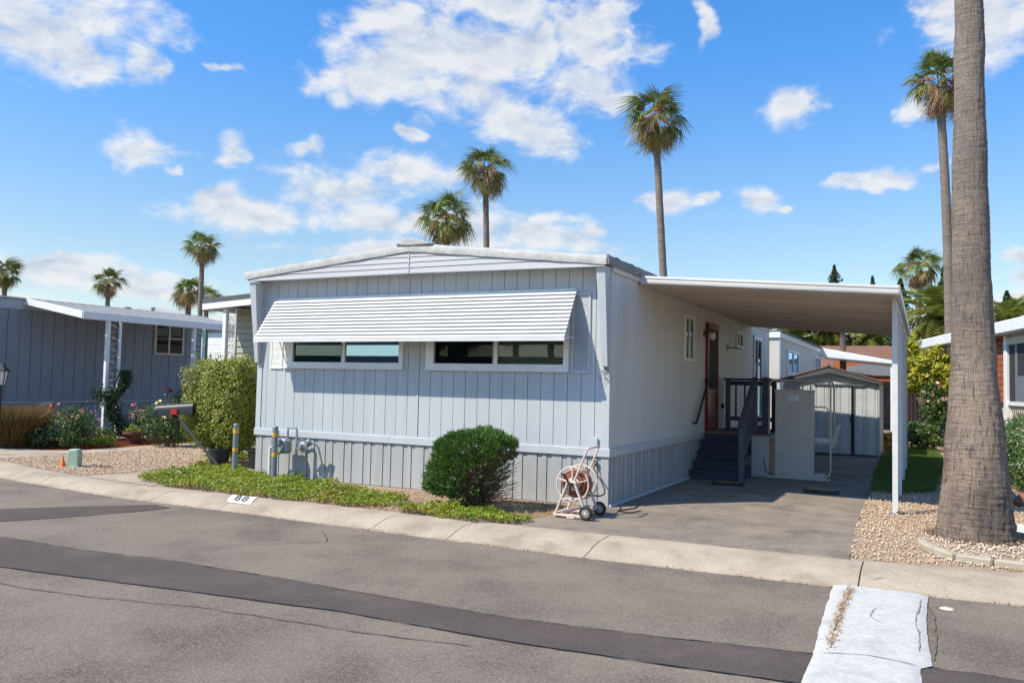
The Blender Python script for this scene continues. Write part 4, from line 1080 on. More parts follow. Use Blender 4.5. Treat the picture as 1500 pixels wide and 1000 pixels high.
# porch lamp
lp = MB().tube([(0.0, 5.30, 2.70), (0.10, 5.30, 2.78), (0.17, 5.30, 2.74)], 0.014, 8); lp.lathe((0.0, 5.30, 2.68), [(0.06,0),(0.05,0.015),(0.02,0.03)], 14, (1,0,0))
lp.lathe((0.17, 5.30, 2.71), [(0.08,0.0),(0.07,0.03),(0.02,0.06)], 14)
lamp = lp.build('porch_light', 'brass', home, smooth=40)
MB().lathe((0.17, 5.30, 2.56), [(0.02,0.0),(0.055,0.03),(0.062,0.09),(0.05,0.148)], 16).build('lamp_globe', 'opal', lamp, smooth=60)
# small bracket light past the door
mb = MB().box(0.0, 0.02, 7.38, 7.50, 2.46, 2.58).tube([(0.02, 7.44, 2.52), (0.30, 7.44, 2.50)], 0.015, 8); mb.build('hose_bracket', 'galv', home)
# wall handrail on the door side
hr = MB().tube([(0.005, 5.40, 1.78), (0.07, 5.40, 1.78), (0.07, 4.50, 0.98), (0.005, 4.50, 0.98)], 0.021, 10)
hr.build('handrail', 'black', home, smooth=50)
# hose bib
mb = MB().tube([(-0.17, -0.012, 0.56), (-0.17, -0.08, 0.56), (-0.17, -0.10, 0.52)], 0.013, 8).lathe((-0.17, -0.05, 0.575), [(0.006,0),(0.006,0.03),(0.032,0.032),(0.032,0.042)], 10)
mb.build('hose_tap', 'brass', home)

# ------------------------------------------------------------------ carport
cp = empty('carport', (1.76, 5.3, 0), 'long flat carport roof of ribbed metal pans on white posts beside the home', 'carport')
CY0, CY1, CX1 = 1.15, 10.2, 3.52
def cz(x): return 3.30 - 0.27 * x / CX1
npan = 30; pw = (CY1 - CY0 - 0.08) / npan
# pan profile with a raised rib: shared mesh, sloping along x
V = []; F = []
pp = [(0, 0), (pw*0.03, -0.05), (pw*0.14, -0.05), (pw*0.15, 0.0), (pw*0.5, 0.0), (pw*0.52,-0.022), (pw*0.60,-0.022), (pw*0.62,0.0), (pw*0.985, 0.0)]
for x in (0.02, CX1 - 0.03):
    for (yy, zz) in pp: V.append((x, yy, cz(x) - 0.082 + zz))
    for (yy, zz) in reversed(pp): V.append((x, yy, cz(x) - 0.086 + zz))
k = len(pp) * 2
F = [(j, (j+1)%k, (j+1)%k + k, j + k) for j in range(k)] + [tuple(range(k))[::-1], tuple(range(k, 2*k))]
me = mk_mesh('roof_panel', V, F); me.materials.append(MT['carport_under'])
for i in range(npan): inst(me, 'roof_panel', cp, (0, CY0 + 0.05 + i * pw, 0))
# front gutter with rolled profile
def gutter(pts_prof, a, b, axis, name, m):
    V = []; n = len(pts_prof)
    for (s, sx) in ((a, 0), (b, 1)):
        for (u, w) in pts_prof:
            V.append((s, CY0 + u, cz(s) + w) if axis == 'x' else (CX1 + u, s, cz(CX1) + w))
    F = [(j, (j+1)%n, (j+1)%n + n, j + n) for j in range(n)] + [tuple(range(n))[::-1], tuple(range(n, 2*n))]
    mb = MB(); mb.add(V, F); return mb.build(name, m, cp, bevel=0.003)
gp = [(0.0, -0.005), (-0.022, -0.012), (-0.03, -0.045), (-0.016, -0.06), (-0.03, -0.075), (-0.03, -0.115), (-0.015, -0.132), (0.05, -0.132), (0.05, -0.12), (0.0, -0.118), (0.005, -0.01)]
gutter(gp, 0.06, CX1 + 0.02, 'x', 'fascia_gutter', 'carport_edge')
MB().hexa([(0.02, CY1 - 0.03, cz(0.02)-0.13), (CX1, CY1 - 0.03, cz(CX1)-0.13), (CX1, CY1, cz(CX1)-0.13), (0.02, CY1, cz(0.02)-0.13)], [(0.02, CY1 - 0.03, cz(0.02)), (CX1, CY1 - 0.03, cz(CX1)), (CX1, CY1, cz(CX1)), (0.02, CY1, cz(0.02))]).build('fascia', 'carport_edge', cp)
MB().box(CX1 - 0.02, CX1 + 0.035, CY0 - 0.02, CY1, cz(CX1) - 0.135, cz(CX1) - 0.0).build('side_gutter', 'carport_edge', cp, bevel=0.006)
MB().box(CX1 - 0.085, CX1 - 0.025, 1.73, CY1 - 0.05, cz(CX1) - 0.19, cz(CX1) - 0.085).build('beam', 'post', cp, bevel=0.004)
MB().box(0.032, 0.075, CY0 + 0.05, CY1 - 0.04, cz(0) - 0.13, cz(0) - 0.095).build('wall_hanger', 'carport_edge', cp)
V, F = _box0(0.068, 0.075, cz(CX1) - 0.19)
me = mk_mesh('post', V, F); me.materials.append(MT['post'])
for yy in (1.76, 3.85, 6.05, 8.35):
    inst(me, 'post', cp, (3.44, yy - 0.04, 0.0))
    MB().box(3.425, 3.54, yy - 0.055, yy + 0.06, -0.005, 0.012).build('post_foot', 'galv', cp)
MB().box(3.445, 3.525, 1.727, 1.799, -0.01, 0.06).build('post_foot', 'rust', cp)
for yy in (1.76,):
    mb = MB(); mb.tube([(3.49, 1.70, 0.03), (3.60, 1.75, 0.008), (3.80, 1.95, 0.008), (3.93, 1.98, 0.01)], 0.007, 6); o = mb.build('cable', 'black'); tag(o, 'short black cable lying on the gravel at the front carport post', 'cable')

# ------------------------------------------------------------------ porch steps
ps = empty('porch_steps', (0.6, 5.3, 0), 'navy wooden steps and landing with slate railings up to the red door', 'steps')
DZ = 0.80; NR = 5; SX0, SX1 = 0.055, 0.93
rise = DZ / NR; run = 0.27
ys = 4.14
for i in range(NR - 1):
    yy = ys + 0.30 * (0 if i == 0 else 1) * 0 + i * run
    z = (i + 1) * rise
    MB().box(SX0 - 0.0 , SX1, yy - 0.02, yy + run + 0.01, z - 0.035, z).build('tread', 'navy', ps, bevel=0.005)
    MB().box(SX0 + 0.01, SX1 - 0.01, yy, yy + 0.02, z - rise, z - 0.036).build('riser', 'navy', ps)
ytop = ys + (NR - 1) * run
MB().box(SX0 + 0.01, SX1 - 0.01, ytop, ytop + 0.02, DZ - rise, DZ - 0.04).build('riser', 'navy', ps)
for k in range(7):
    ya = ytop - 0.02 + k * 0.30
    MB().box(0.055, 1.22, ya + 0.003, ya + 0.295, DZ - 0.035, DZ).build('deck_board', 'navy' if k else 'twig', ps, bevel=0.004)
MB().box(0.90, 0.93, ys, ytop, 0.0, 0.14).build('stringer', 'navy', ps)
MB().box(0.93, 1.24, ytop + 0.02, ytop + 0.04, 0.0, DZ - 0.04).build('deck_skirt', 'skirt', ps)
MB().box(1.19, 1.235, ytop + 0.04, 7.2, 0.0, DZ - 0.04).build('deck_skirt', 'lift', ps)
# newel, sloping rail and balusters
NX = 0.965
def post(x, y, z0, z1, w=0.09, name='rail_post', m='navy_rail'): return MB().box(x - w/2, x + w/2, y - w/2, y + w/2, z0, z1).build(name, m, ps, bevel=0.004)
post(NX, 4.12, 0, 0.98); post(NX, ytop + 0.08, 0.0, 1.80); post(1.17, ytop + 0.10, 0.0, 1.86, 0.11, m='navy')
MB().bar((NX, 4.02, 0.98), (NX, ytop + 0.15, 1.84), 0.10, 0.045).build('handrail', 'navy_rail', ps, bevel=0.004)
MB().bar((NX, 4.17, 0.83), (NX, ytop + 0.05, 1.66), 0.04, 0.09).build('rail_board', 'navy_rail', ps, bevel=0.003)
MB().bar((NX, 4.17, 0.42), (NX, ytop + 0.05, 0.98), 0.04, 0.09).build('rail_board', 'navy_rail', ps, bevel=0.003)
MB().box(NX - 0.02, NX + 0.03, 4.1, 4.5, 0.28, 0.36).build('rail_board', 'navy_rail', ps, bevel=0.003)
MB().box(NX - 0.02, NX + 0.03, 4.1, 4.42, 0.46, 0.54).build('rail_board', 'navy_rail', ps, bevel=0.003)
for i in range(6):
    t = (i + 1) / 7.0; yy = 4.17 + (ytop + 0.05 - 4.17) * t
    MB().box(NX - 0.018, NX + 0.018, yy - 0.018, yy + 0.018, 0.40 + 0.56 * t, 0.83 + 0.83 * t).build('baluster', 'navy_rail', ps)
# back railing of the landing
RY = 6.60
post(0.20, RY, DZ, 1.80); 
MB().box(0.10, 1.22, RY - 0.06, RY + 0.06, 1.80, 1.845).build('top_rail', 'navy', ps, bevel=0.004)
MB().box(0.15, 1.10, RY - 0.02, RY + 0.02, 1.70, 1.79).build('rail_board', 'navy', ps)
MB().box(0.15, 1.10, RY - 0.02, RY + 0.02, 0.98, 1.06).build('rail_board', 'navy_rail', ps)
for xx in (0.36, 0.54, 0.72, 0.90):
    MB().box(xx - 0.018, xx + 0.018, RY - 0.018, RY + 0.018, 1.06, 1.70).build('baluster', 'navy_rail', ps)
post(1.12, RY, DZ, 1.80, m='navy')
# side railing toward the lift
MB().box(1.12, 1.22, ytop + 0.15, 5.75, 1.80, 1.845).build('top_rail', 'navy', ps, bevel=0.004)
for yy in (5.42, 5.56, 5.70):
    MB().box(1.15, 1.19, yy - 0.018, yy + 0.018, DZ, 1.80).build('baluster', 'navy', ps)
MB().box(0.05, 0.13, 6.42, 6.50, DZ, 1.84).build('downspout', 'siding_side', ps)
MB().lathe((0.12, 6.44, 1.22), [(0.035,0),(0.035,0.10)], 12).build('latch_box', 'black', ps)
# mat on the landing
o = MB().box(0.15, 0.86, ytop + 0.03, ytop + 0.45, DZ + 0.002, DZ + 0.014).build('door_mat', 'twig', bevel=0.003); tag(o, 'brown door mat on the landing at the top of the navy steps', 'mat')
# a few pots at the back railing
for (xx, zz, r, lab) in ((0.42, 0.0, 0.07, 'dark plant pot behind the landing railing, nearer the door'), (0.68, 0.0, 0.075, 'dark plant pot behind the landing railing, nearer the lift')):
    o = MB().lathe((xx, 6.86, DZ), [(r*0.7,0),(r,0.16),(r*1.08,0.17),(r*1.08,0.2),(r*0.9,0.2)], 14).build('plant_pot', 'terpot', smooth=40); tag(o, lab, 'pot', 'pots on the landing')

# ------------------------------------------------------------------ wheelchair lift
lf = empty('wheelchair_lift', (1.7, 5.7, 0), 'beige vertical wheelchair lift with tall cabinet and tubular rails beside the porch', 'wheelchair lift')
LX0, LX1, LY = 1.345, 2.02, 5.28
cab = MB().box(LX0, LX1, LY, LY + 0.20, 0.03, 1.62).build('cabinet', 'lift', lf, bevel=0.012)
MB().box(LX0 - 0.012, LX1 + 0.012, LY - 0.012, LY + 0.215, 1.60, 1.635).build('cap', 'lift', cab, bevel=0.006)
V_, F_ = MB().lathe((0,0,0), [(0.011,0),(0.009,0.006)], 8, (0,-1,0)).v, None
mbs = MB().lathe((0,0,0), [(0.012,0),(0.009,0.007)], 8, (0,-1,0)); me = mk_mesh('screw', mbs.v, mbs.f); me.materials.append(MT['hub'])
for zz in (0.10, 0.42, 0.76, 1.12, 1.47):
    for xx in (LX0 + 0.14, LX1 - 0.14): inst(me, 'screw', cab, (xx, LY, zz))
mb = MB().box(LX0 + 0.25, LX0 + 0.42, LY - 0.003, LY, 1.43, 1.54); stk = mb.build('sticker', 'sticker', cab)
mb = MB(); 
for k_, w_ in enumerate((0.11, 0.13, 0.07)): mb.box(LX0 + 0.27, LX0 + 0.27 + w_, LY - 0.0045, LY - 0.003, 1.515 - k_*0.028, 1.523 - k_*0.028)
b_ = mb.build('sticker_print', 'stickerblue', cab)
MB().box(1.20, LX1 + 0.30, LY - 0.10, LY - 0.04, 0.004, 0.05).build('base_rail', 'lift', lf, bevel=0.006)
MB().box(1.95, 2.15, LY - 0.03, LY + 0.95, 0.004, 0.045).build('base_rail', 'lift', lf, bevel=0.006)
def arc_pts(p, q, r_, c, n=6): return None
def loop(x0, x1, y, z0, z1, r=0.10, open_left=False):
    pts = []
    def arc(cx, cz_, a0, a1):
        return [(cx + r*cos(a0 + (a1-a0)*i/6), y, cz_ + r*sin(a0 + (a1-a0)*i/6)) for i in range(7)]
    pts += [(x0, y, z0)] + arc(x0 + r, z1 - r, pi, pi/2) + arc(x1 - r, z1 - r, pi/2, 0)
    return pts
MB().tube(loop(1.235, 2.31, 5.32, 0.80, 1.81) + [(2.31, 5.32, 0.18), (2.29, 5.32, 0.10), (2.22, 5.32, 0.06), (2.0, 5.32, 0.055)], 0.018, 8).build('rail_tube', 'tube', lf, smooth=60)
MB().tube(loop(1.36, 2.28, 6.3, 0.72, 1.81) + [(2.28, 6.3, 0.72)], 0.018, 8).build('rail_tube', 'tube', lf, smooth=60)
MB().tube([(1.33, 5.34, 1.80), (1.33, 6.3, 1.81)], 0.016, 8).build('rail_tube', 'tube', lf, smooth=60)
MB().tube([(2.20, 5.34, 1.81), (2.20, 6.3, 1.81)], 0.016, 8).build('rail_tube', 'tube', lf, smooth=60)
MB().tube([(2.03, 5.33, 1.33), (2.22, 5.33, 1.33), (2.27, 5.33, 1.29), (2.28, 5.33, 0.80)], 0.014, 8).build('rail_tube', 'tube', lf, smooth=60)
MB().tube([(1.70, 6.3, 1.80), (1.70, 6.3, 0.72)], 0.014, 8).build('rail_tube', 'tube', lf, smooth=60)
MB().tube([(1.85, 6.3, 1.80), (1.85, 6.3, 0.72)], 0.014, 8).build('rail_tube', 'tube', lf, smooth=60)
MB().box(1.25, 2.30, 5.49, 6.35, 0.66, 0.71).build('platform', 'tube', lf, bevel=0.004)
MB().hexa([(2.30, 5.55, 0.66), (2.33, 5.55, 0.64), (2.33, 6.2, 0.64), (2.30, 6.2, 0.66)], [(2.38, 5.55, 0.98), (2.41, 5.55, 0.98), (2.41, 6.2, 0.98), (2.38, 6.2, 0.98)]).build('ramp_flap', 'tube', lf)
MB().bar((2.31, 5.56, 0.60), (2.40, 5.56, 0.74), 0.03, 0.05).build('flap_lever', 'tube', lf)
mb = MB().tube([(1.16, 5.36, 0.75), (1.15, 5.25, 0.35), (1.2, 5.2, 0.12), (1.32, 5.22, 0.05)], 0.008, 6); o = mb.build('power_cable', 'black', lf)

# wheel stops
def wheel_stop(cx, cy, rot, lab):
    M_ = Matrix.Translation((cx, cy, 0)) @ Matrix.Rotation(rot, 4, 'Z')
    mb = MB(M_); mb.prism([(-0.075, 0.003), (0.075, 0.003), (0.04, 0.055), (-0.04, 0.055)], -0.27, 0.27, 'x')
    o = mb.build('wheel_stop', 'tirebump', bevel=0.006); tag(o, lab, 'wheel stop', 'wheel stops on the driveway')
    mb = MB(M_); mb.box(-0.21, 0.19, -0.030, 0.030, 0.0555, 0.059); mb.build('stripe', 'yellow', o)
wheel_stop(0.86, 3.55, 0.06, 'black rubber wheel stop with yellow stripe in front of the porch steps')
wheel_stop(2.36, 3.42, 0.0, 'black rubber wheel stop with yellow stripe in front of the lift at the shadow edge')

# ------------------------------------------------------------------ garden shed
sh = empty('garden_shed', (1.67, 12.8, 0), 'small grey metal garden shed with ribbed walls and a rust-edged gable roof', 'shed')
SY = 11.6; SXa, SXb = 0.58, 2.82; SZ = 1.80; SR = 2.25; SXM = 1.67
MB().box(SXa + 0.03, SXb - 0.03, SY + 0.06, SY + 2.3, 0.05, SZ - 0.03).build('inner_wall', 'shed_dark', sh)
def rib_panel(x0, x1, name='wall_panel', y=SY, m='shed', z0=0.06, z1=SZ):
    V = []; F = []; w = x1 - x0
    pr_ = [(0, 0), (0.03, 0), (0.045, 0.018), (0.06, 0), (w - 0.06, 0), (w - 0.045, 0.018), (w - 0.03, 0), (w, 0)]
    for (u, d) in pr_: V += [(x0 + u, y + d, z0), (x0 + u, y + d, z1)]
    for (u, d) in reversed(pr_): V += [(x0 + u, y + 0.04, z0), (x0 + u, y + 0.04, z1)]
    n = len(pr_) * 2
    for j in range(n): F.append((2*j, (2*j+2) % (2*n), (2*j+3) % (2*n), 2*j+1))
    F.append(tuple(2*j+1 for j in range(n))); F.append(tuple(2*j for j in reversed(range(n))))
    mb = MB(); mb.add(V, F); mb.build(name, m, sh)
xs = [0.60, 0.86, 1.12, 1.33, 1.62, 1.91, 2.20, 2.245, 2.52, 2.80]
for a, b in zip(xs[:3], xs[1:4]): rib_panel(a, b - 0.006)
for a, b in zip(xs[3:6], xs[4:7]): rib_panel(a, b - 0.006, 'door_panel', SY - 0.015)
rib_panel(2.21, 2.245, 'door_post', SY - 0.02, 'shed_dark')
for a, b in zip(xs[7:-1], xs[8:]): rib_panel(a, b - 0.006)
MB().box(2.80, 2.84, SY - 0.01, SY + 0.08, 0.04, SZ).build('corner_post', 'lift', sh)
MB().box(SXa, 2.80, SY - 0.03, SY + 0.05, 0.0, 0.06).build('base_rail', 'shed_dark', sh)
for k in range(8):
    y0 = SY + 0.08 + k * 0.28; MB().box(2.805, 2.83, y0, y0 + 0.272, 0.04, SZ).build('wall_panel', 'shed', sh, bevel=0.004)
# gable and roof
MB().prism([(SXa + 0.0, SZ + 0.002), (2.82, SZ + 0.002), (SXM, SR - 0.03)], SY + 0.02, SY + 0.04, 'y').build('gable_panel', 'shed', sh)
for s in (-1, 1):
    xe = 0.42 if s < 0 else 2.92
    mb = MB(); mb.hexa([(SXM, SY - 0.12, SR - 0.17), (xe, SY - 0.12, SZ + 0.0), (xe, SY - 0.10, SZ + 0.0), (SXM, SY - 0.10, SR - 0.17)], [(SXM, SY - 0.12, SR - 0.012), (xe, SY - 0.12, SZ + 0.06), (xe, SY - 0.10, SZ + 0.06), (SXM, SY - 0.10, SR - 0.012)])
    mb.build('roof_fascia', 'shed_dark', sh)  # dark colour carries the overhang's shade on the fascia
    for k in range(6):
        ya = SY - 0.14 + k * 0.42
        mb = MB(); mb.hexa([(SXM, ya, SR - 0.01), (xe, ya, SZ + 0.065), (xe, ya + 0.415, SZ + 0.065), (SXM, ya + 0.415, SR - 0.01)], [(SXM, ya, SR + 0.014), (xe, ya, SZ + 0.088), (xe, ya + 0.415, SZ + 0.088), (SXM, ya + 0.415, SR + 0.014)])
        mb.build('roof_panel', 'rust', sh)
MB().box(SXM - 0.03, SXM + 0.03, SY - 0.15, SY - 0.09, SR - 0.02, SR + 0.05).build('ridge_end', 'shed_dark', sh, bevel=0.01)
MB().box(1.30, 2.50, SY - 0.045, SY - 0.022, SZ - 0.045, SZ + 0.0).build('door_track', 'shed_dark', sh)
MB().box(2.17, 2.185, SY - 0.04, SY - 0.016, 0.85, 0.98).build('handle', 'black', sh)

# ------------------------------------------------------------------ hose reel
hr = empty('hose_reel', (-0.06, -0.95, 0), 'blush plastic hose reel cart with coiled terracotta hose and black wheels by the home corner', 'hose reel')
RC = Vector((-0.06, -0.95, 0.415))
for (y, nm) in ((-1.10, 0), (-0.80, 1)):
    fr = MB()
    for yy in (y - 0.045 if nm == 0 else y + 0.045,):
        fr.bar((-0.27, yy, 0.035), (-0.095, yy, 0.46), 0.022, 0.04, (0, 1, 0)); fr.bar((0.13, yy, 0.10), (-0.02, yy, 0.46), 0.022, 0.045, (0, 1, 0))
        fr.bar((-0.28, yy, 0.035), (0.10, yy, 0.035), 0.022, 0.05, (0, 1, 0))
        fr.bar((-0.14, yy, 0.46), (0.02, yy, 0.44), 0.024, 0.06, (0, 1, 0))
        fr.bar((-0.20, yy, 0.23), (0.07, yy, 0.25), 0.018, 0.03, (0, 1, 0))
        fr.bar((-0.03, yy, 0.43), (0.145, yy, 0.85), 0.020, 0.032, (0, 1, 0))
        fr.bar((0.08, yy, 0.08), (0.15, yy, 0.10), 0.02, 0.06, (0, 1, 0))
    fr.build('side_frame', 'reel', hr, bevel=0.004)
    rm = MB().torus((RC.x, y, RC.z), 0.212, 0.010, (0, 1, 0), 40, 6)
    for a in range(5):
        t = a * 2*pi/5 + 0.3 + nm; rm.bar((RC.x + 0.05*cos(t), y, RC.z + 0.05*sin(t)), (RC.x + 0.205*cos(t), y, RC.z + 0.205*sin(t)), 0.012, 0.05, (0,1,0))
    rm.lathe((RC.x, y - 0.01, RC.z), [(0.065,0),(0.065,0.02)], 18, (0,1,0))
    rm.build('reel_flange', 'reel', hr, smooth=50)
MB().tube([(0.145, -1.145, 0.85), (0.165, -1.12, 0.872), (0.165, -0.78, 0.872), (0.145, -0.755, 0.85)], 0.014, 8).build('handle', 'reel', hr, smooth=50)
MB().bar((-0.27, -1.14, 0.035), (-0.27, -0.76, 0.035), 0.04, 0.045).build('base_bar', 'reel', hr, bevel=0.004)
MB().bar((-0.10, -1.15, 0.028), (0.0, -1.15, 0.028), 0.05, 0.05).build('foot_step', 'reel', hr, bevel=0.004)
MB().bar((-0.2, -1.12, 0.06), (0.05, -0.80, 0.12), 0.03, 0.03).build('cross_brace', 'reel', hr)
MB().lathe((RC.x, -1.08, RC.z), [(0.085,0),(0.085,0.27)], 20, (0,1,0)).build('drum', 'reel', hr, smooth=40)
hs = MB(); pts = []
turns = 7
for lay, R_ in ((0, 0.11), (1, 0.137), (2, 0.163)):
    tn = turns - lay
    for i in range(tn * 28 + 1):
        t = 2*pi*i/28; yy = -1.065 + 0.025 * lay / 2 + (0.24 - 0.02*lay) * (i/(tn*28) if lay % 2 == 0 else 1 - i/(tn*28))
        pts.append((RC.x + R_*cos(t), yy, RC.z + R_*sin(t)))
hs.tube(pts, 0.0135, 6); hs.build('coiled_hose', 'hose', hr, smooth=60)
MB().tube([(RC.x, -1.15, RC.z), (RC.x, -1.19, RC.z)], 0.03, 10).tube([(RC.x, -1.18, RC.z), (RC.x - 0.075, -1.19, RC.z + 0.12)], 0.012, 8).tube([(RC.x - 0.075, -1.18, RC.z + 0.12), (RC.x - 0.075, -1.24, RC.z + 0.12)], 0.016, 8).tube([(RC.x, -1.18, RC.z - 0.02), (RC.x + 0.005, -1.19, RC.z - 0.12)], 0.018, 8).build('crank', 'black', hr)
for y in (-1.19, -0.72):
    wh = MB().torus((0.16, y, 0.088), 0.067, 0.021, (0,1,0), 28, 8).build('wheel', 'rubber', hr, smooth=60)
    hb = MB().lathe((0.16, y - 0.016, 0.088), [(0.052,0),(0.05,0.03)], 20, (0,1,0))
    hb.build('rim', 'hub', wh, smooth=30)
    sp = MB()
    for a in range(10):
        t = a*2*pi/10; sp.bar((0.16+0.012*cos(t), y-0.02, 0.088+0.012*sin(t)), (0.16+0.05*cos(t), y-0.02, 0.088+0.05*sin(t)), 0.006, 0.008, (0,1,0))
    sp.lathe((0.16, y-0.03, 0.088), [(0.013,0),(0.013,0.02)], 10, (0,1,0)); sp.build('spokes', 'reel', wh)
MB().tube([(0.16, -1.16, 0.088), (0.16, -0.74, 0.088)], 0.008, 8).build('axle', 'hub', hr)
# leader hose from the tap to the reel
ld = []
P0, P1, P2, P3 = Vector((-0.17, -0.10, 0.52)), Vector((0.10, -0.22, 0.22)), Vector((0.26, -0.62, 0.20)), Vector((0.02, -0.78, 0.26))
for i in range(17):
    t = i/16; ld.append(P0*(1-t)**3 + 3*P1*t*(1-t)**2 + 3*P2*t*t*(1-t) + P3*t**3)
MB().tube(ld, 0.010, 8).build('leader_hose', 'black', hr, smooth=60)
o = MB().tube([(0.3, 0.45, 0.008), (0.36, 0.1, 0.008), (0.24, -0.25, 0.008), (0.42, -0.35, 0.008), (0.50, -0.10, 0.008)], 0.008, 6).build('garden_hose', 'black', smooth=50)
tag(o, 'thin black hose lying on the asphalt behind the reel wheels', 'hose')

# ------------------------------------------------------------------ gas meter, bollards
gm = empty('gas_meter', (-5.4, -0.22, 0), 'grey gas meter with regulator and pipes on the front skirting', 'gas meter')
MB().box(-5.72, -5.40, -0.34, -0.16, 0.42, 0.66).build('meter_body', 'meter', gm, bevel=0.035)
MB().lathe((-5.56, -0.33, 0.52), [(0.12,0),(0.12,0.03),(0.10,0.045)], 24, (0,-1,0)).build('diaphragm_cover', 'meter', gm, smooth=30)
MB().box(-5.66, -5.48, -0.40, -0.345, 0.56, 0.66).build('dial_box', 'galv', gm, bevel=0.006)
MB().tube([(-5.66, -0.24, 0.66), (-5.66, -0.24, 0.78)], 0.018, 8).tube([(-5.45, -0.24, 0.66), (-5.45, -0.24, 0.83), (-5.28, -0.24, 0.84), (-5.26, -0.24, 0.80), (-5.26, -0.24, 0.0)], 0.018, 8).build('riser_pipe', 'meter', gm, smooth=40)
rg = MB().lathe((-5.10, -0.26, 0.56), [(0.10,0),(0.10,0.02),(0.04,0.05),(0.03,0.09)], 22, (0,-1,0)).build('regulator', 'meter', gm, smooth=30)
MB().torus((-5.10, -0.30, 0.56), 0.11, 0.010, (0,1,0), 28, 6).build('regulator_ring', 'galv', rg)
MB().lathe((-4.98, -0.26, 0.63), [(0.045,0),(0.05,0.03),(0.02,0.06)], 14, (0,-1,0)).build('valve', 'galv', gm)
MB().tube([(-5.26, -0.24, 0.52), (-5.10, -0.24, 0.52), (-4.90, -0.24, 0.62), (-4.84, -0.20, 0.55), (-4.80, -0.08, 0.10)], 0.014, 8).build('vent_pipe', 'meter', gm, smooth=40)
MB().tube([(-5.80, -0.26, 0.0), (-5.80, -0.26, 0.50)], 0.028, 10).tube([(-5.80, -0.26, 0.50), (-5.72, -0.26, 0.52)], 0.016, 8).build('stub_pipe', 'pvc', gm, smooth=40)
def bollard(x, y, h, lab):
    b = MB().lathe((x, y, -0.02), [(0.045,0),(0.045,h),(0.036,h+0.012)], 20).build('bollard', 'galv', None, smooth=35)
    tag(b, lab, 'bollard', 'steel bollards in the ground cover')
    for z in (h * 0.48, h * 0.84): MB().lathe((x, y, z - 0.03), [(0.0465,0),(0.0465,0.062)], 20).build('reflective_band', 'yellow_tape', b, smooth=35)
    return b
bollard(-6.62, -0.22, 0.86, 'slim steel bollard with yellow bands, nearer the potted shrub')
bollard(-5.46, -0.52, 0.88, 'slim steel bollard with yellow bands, in front of the gas meter')

# ------------------------------------------------------------------ planting at the front
def ground_cover():
    poly = [(-7.0,-1.78),(-7.55,-0.9),(-7.7,-0.2),(-8.1,0.5),(-7.0,0.4),(-6.42,-0.1),(-5.4,-0.12),(-4.3,-0.42),(-3.3,-0.75),(-2.4,-1.18),(-2.42,-1.62),(-2.7,-1.9),(-4.0,-2.02),(-5.2,-1.98),(-6.0,-1.98)]
    poly2 = [(-2.2,-1.62),(-1.9,-1.25),(-1.35,-1.15),(-0.9,-1.3),(-0.42,-1.55),(-0.45,-1.92),(-1.0,-2.08),(-1.6,-2.02),(-2.1,-1.93)]
    poly3 = [(-9.6,2.4),(-9.0,1.2),(-8.5,1.0),(-7.9,1.6),(-8.3,2.8),(-9.2,3.2)]
    Vs = []; Fs = []; off = 0; P_all = []
    for pl, dens in ((poly, 3400), (poly2, 3600), (poly3, 1700)):
        x, y = poly_points(ragged(pl, 0.16, 0.08, 3.3), dens)
        h = 0.07 + 0.085 * np.array([noise.noise(Vector((a*2.2, b*2.2, 0))) for a, b in zip(x, y)]) + 0.05 * np.array([noise.noise(Vector((a*7, b*7, 5))) for a, b in zip(x, y)])
        h = np.maximum(h, 0.015)
        z = h * RNG.uniform(0.35, 1.0, len(x)) + 0.01
        P_all.append(np.stack([x, y, z], 1))
    P = np.concatenate(P_all)
    nr = np.tile([0, -0.1, 1.0], (len(P), 1))
    V, F = leaf_arrays(P, nr, 0.036, 0.62, 0.55)
    u = vnoise(P, 1.3, 4.0) + RNG.uniform(-0.5, 0.5, len(P))
    midx = np.repeat((u > 0.62).astype(int), 2)
    o = np_object('ground_cover', V, F, None, kind='stuff', mats=['cover', 'cover_red'], midx=midx)
    tag(o, 'low leafy yellow-green ground cover along the kerb', 'ground cover')
ground_cover()
x, y = poly_points([(-2.75,-1.1),(-2.1,-1.15),(-2.15,-1.6),(-2.3,-1.95),(-2.7,-1.95),(-2.5,-1.55)], 900)
x2, y2 = poly_points([(-0.9,-0.3),(-0.25,-0.3),(-0.35,-1.1),(-0.55,-1.75),(-0.8,-1.4)], 1500)
P = np.stack([np.r_[x, x2], np.r_[y, y2], np.full(len(x)+len(x2), 0.008)], 1)
V, F = needle_arrays(P, np.tile([0.2, 0, 0.15], (len(P), 1)), 0.07, 0.006, jit=0.9)
o = np_object('straw', V, F, 'straw', kind='stuff'); tag(o, 'dry straw litter on the bed beside the clipped juniper', 'straw')

def limb(mb, a, b, r0, r1, seg=5, wob=0.05):
    a = Vector(a); b = Vector(b); pts = []
    for i in range(seg + 1):
        t = i / seg; p = a.lerp(b, t)
        if 0 < i < seg: p += Vector((random.uniform(-1,1), random.uniform(-1,1), random.uniform(-.4,.4))) * wob
        pts.append(p)
    mb.tube(pts, [r0 + (r1 - r0) * i / seg for i in range(seg + 1)], 6)
    return pts

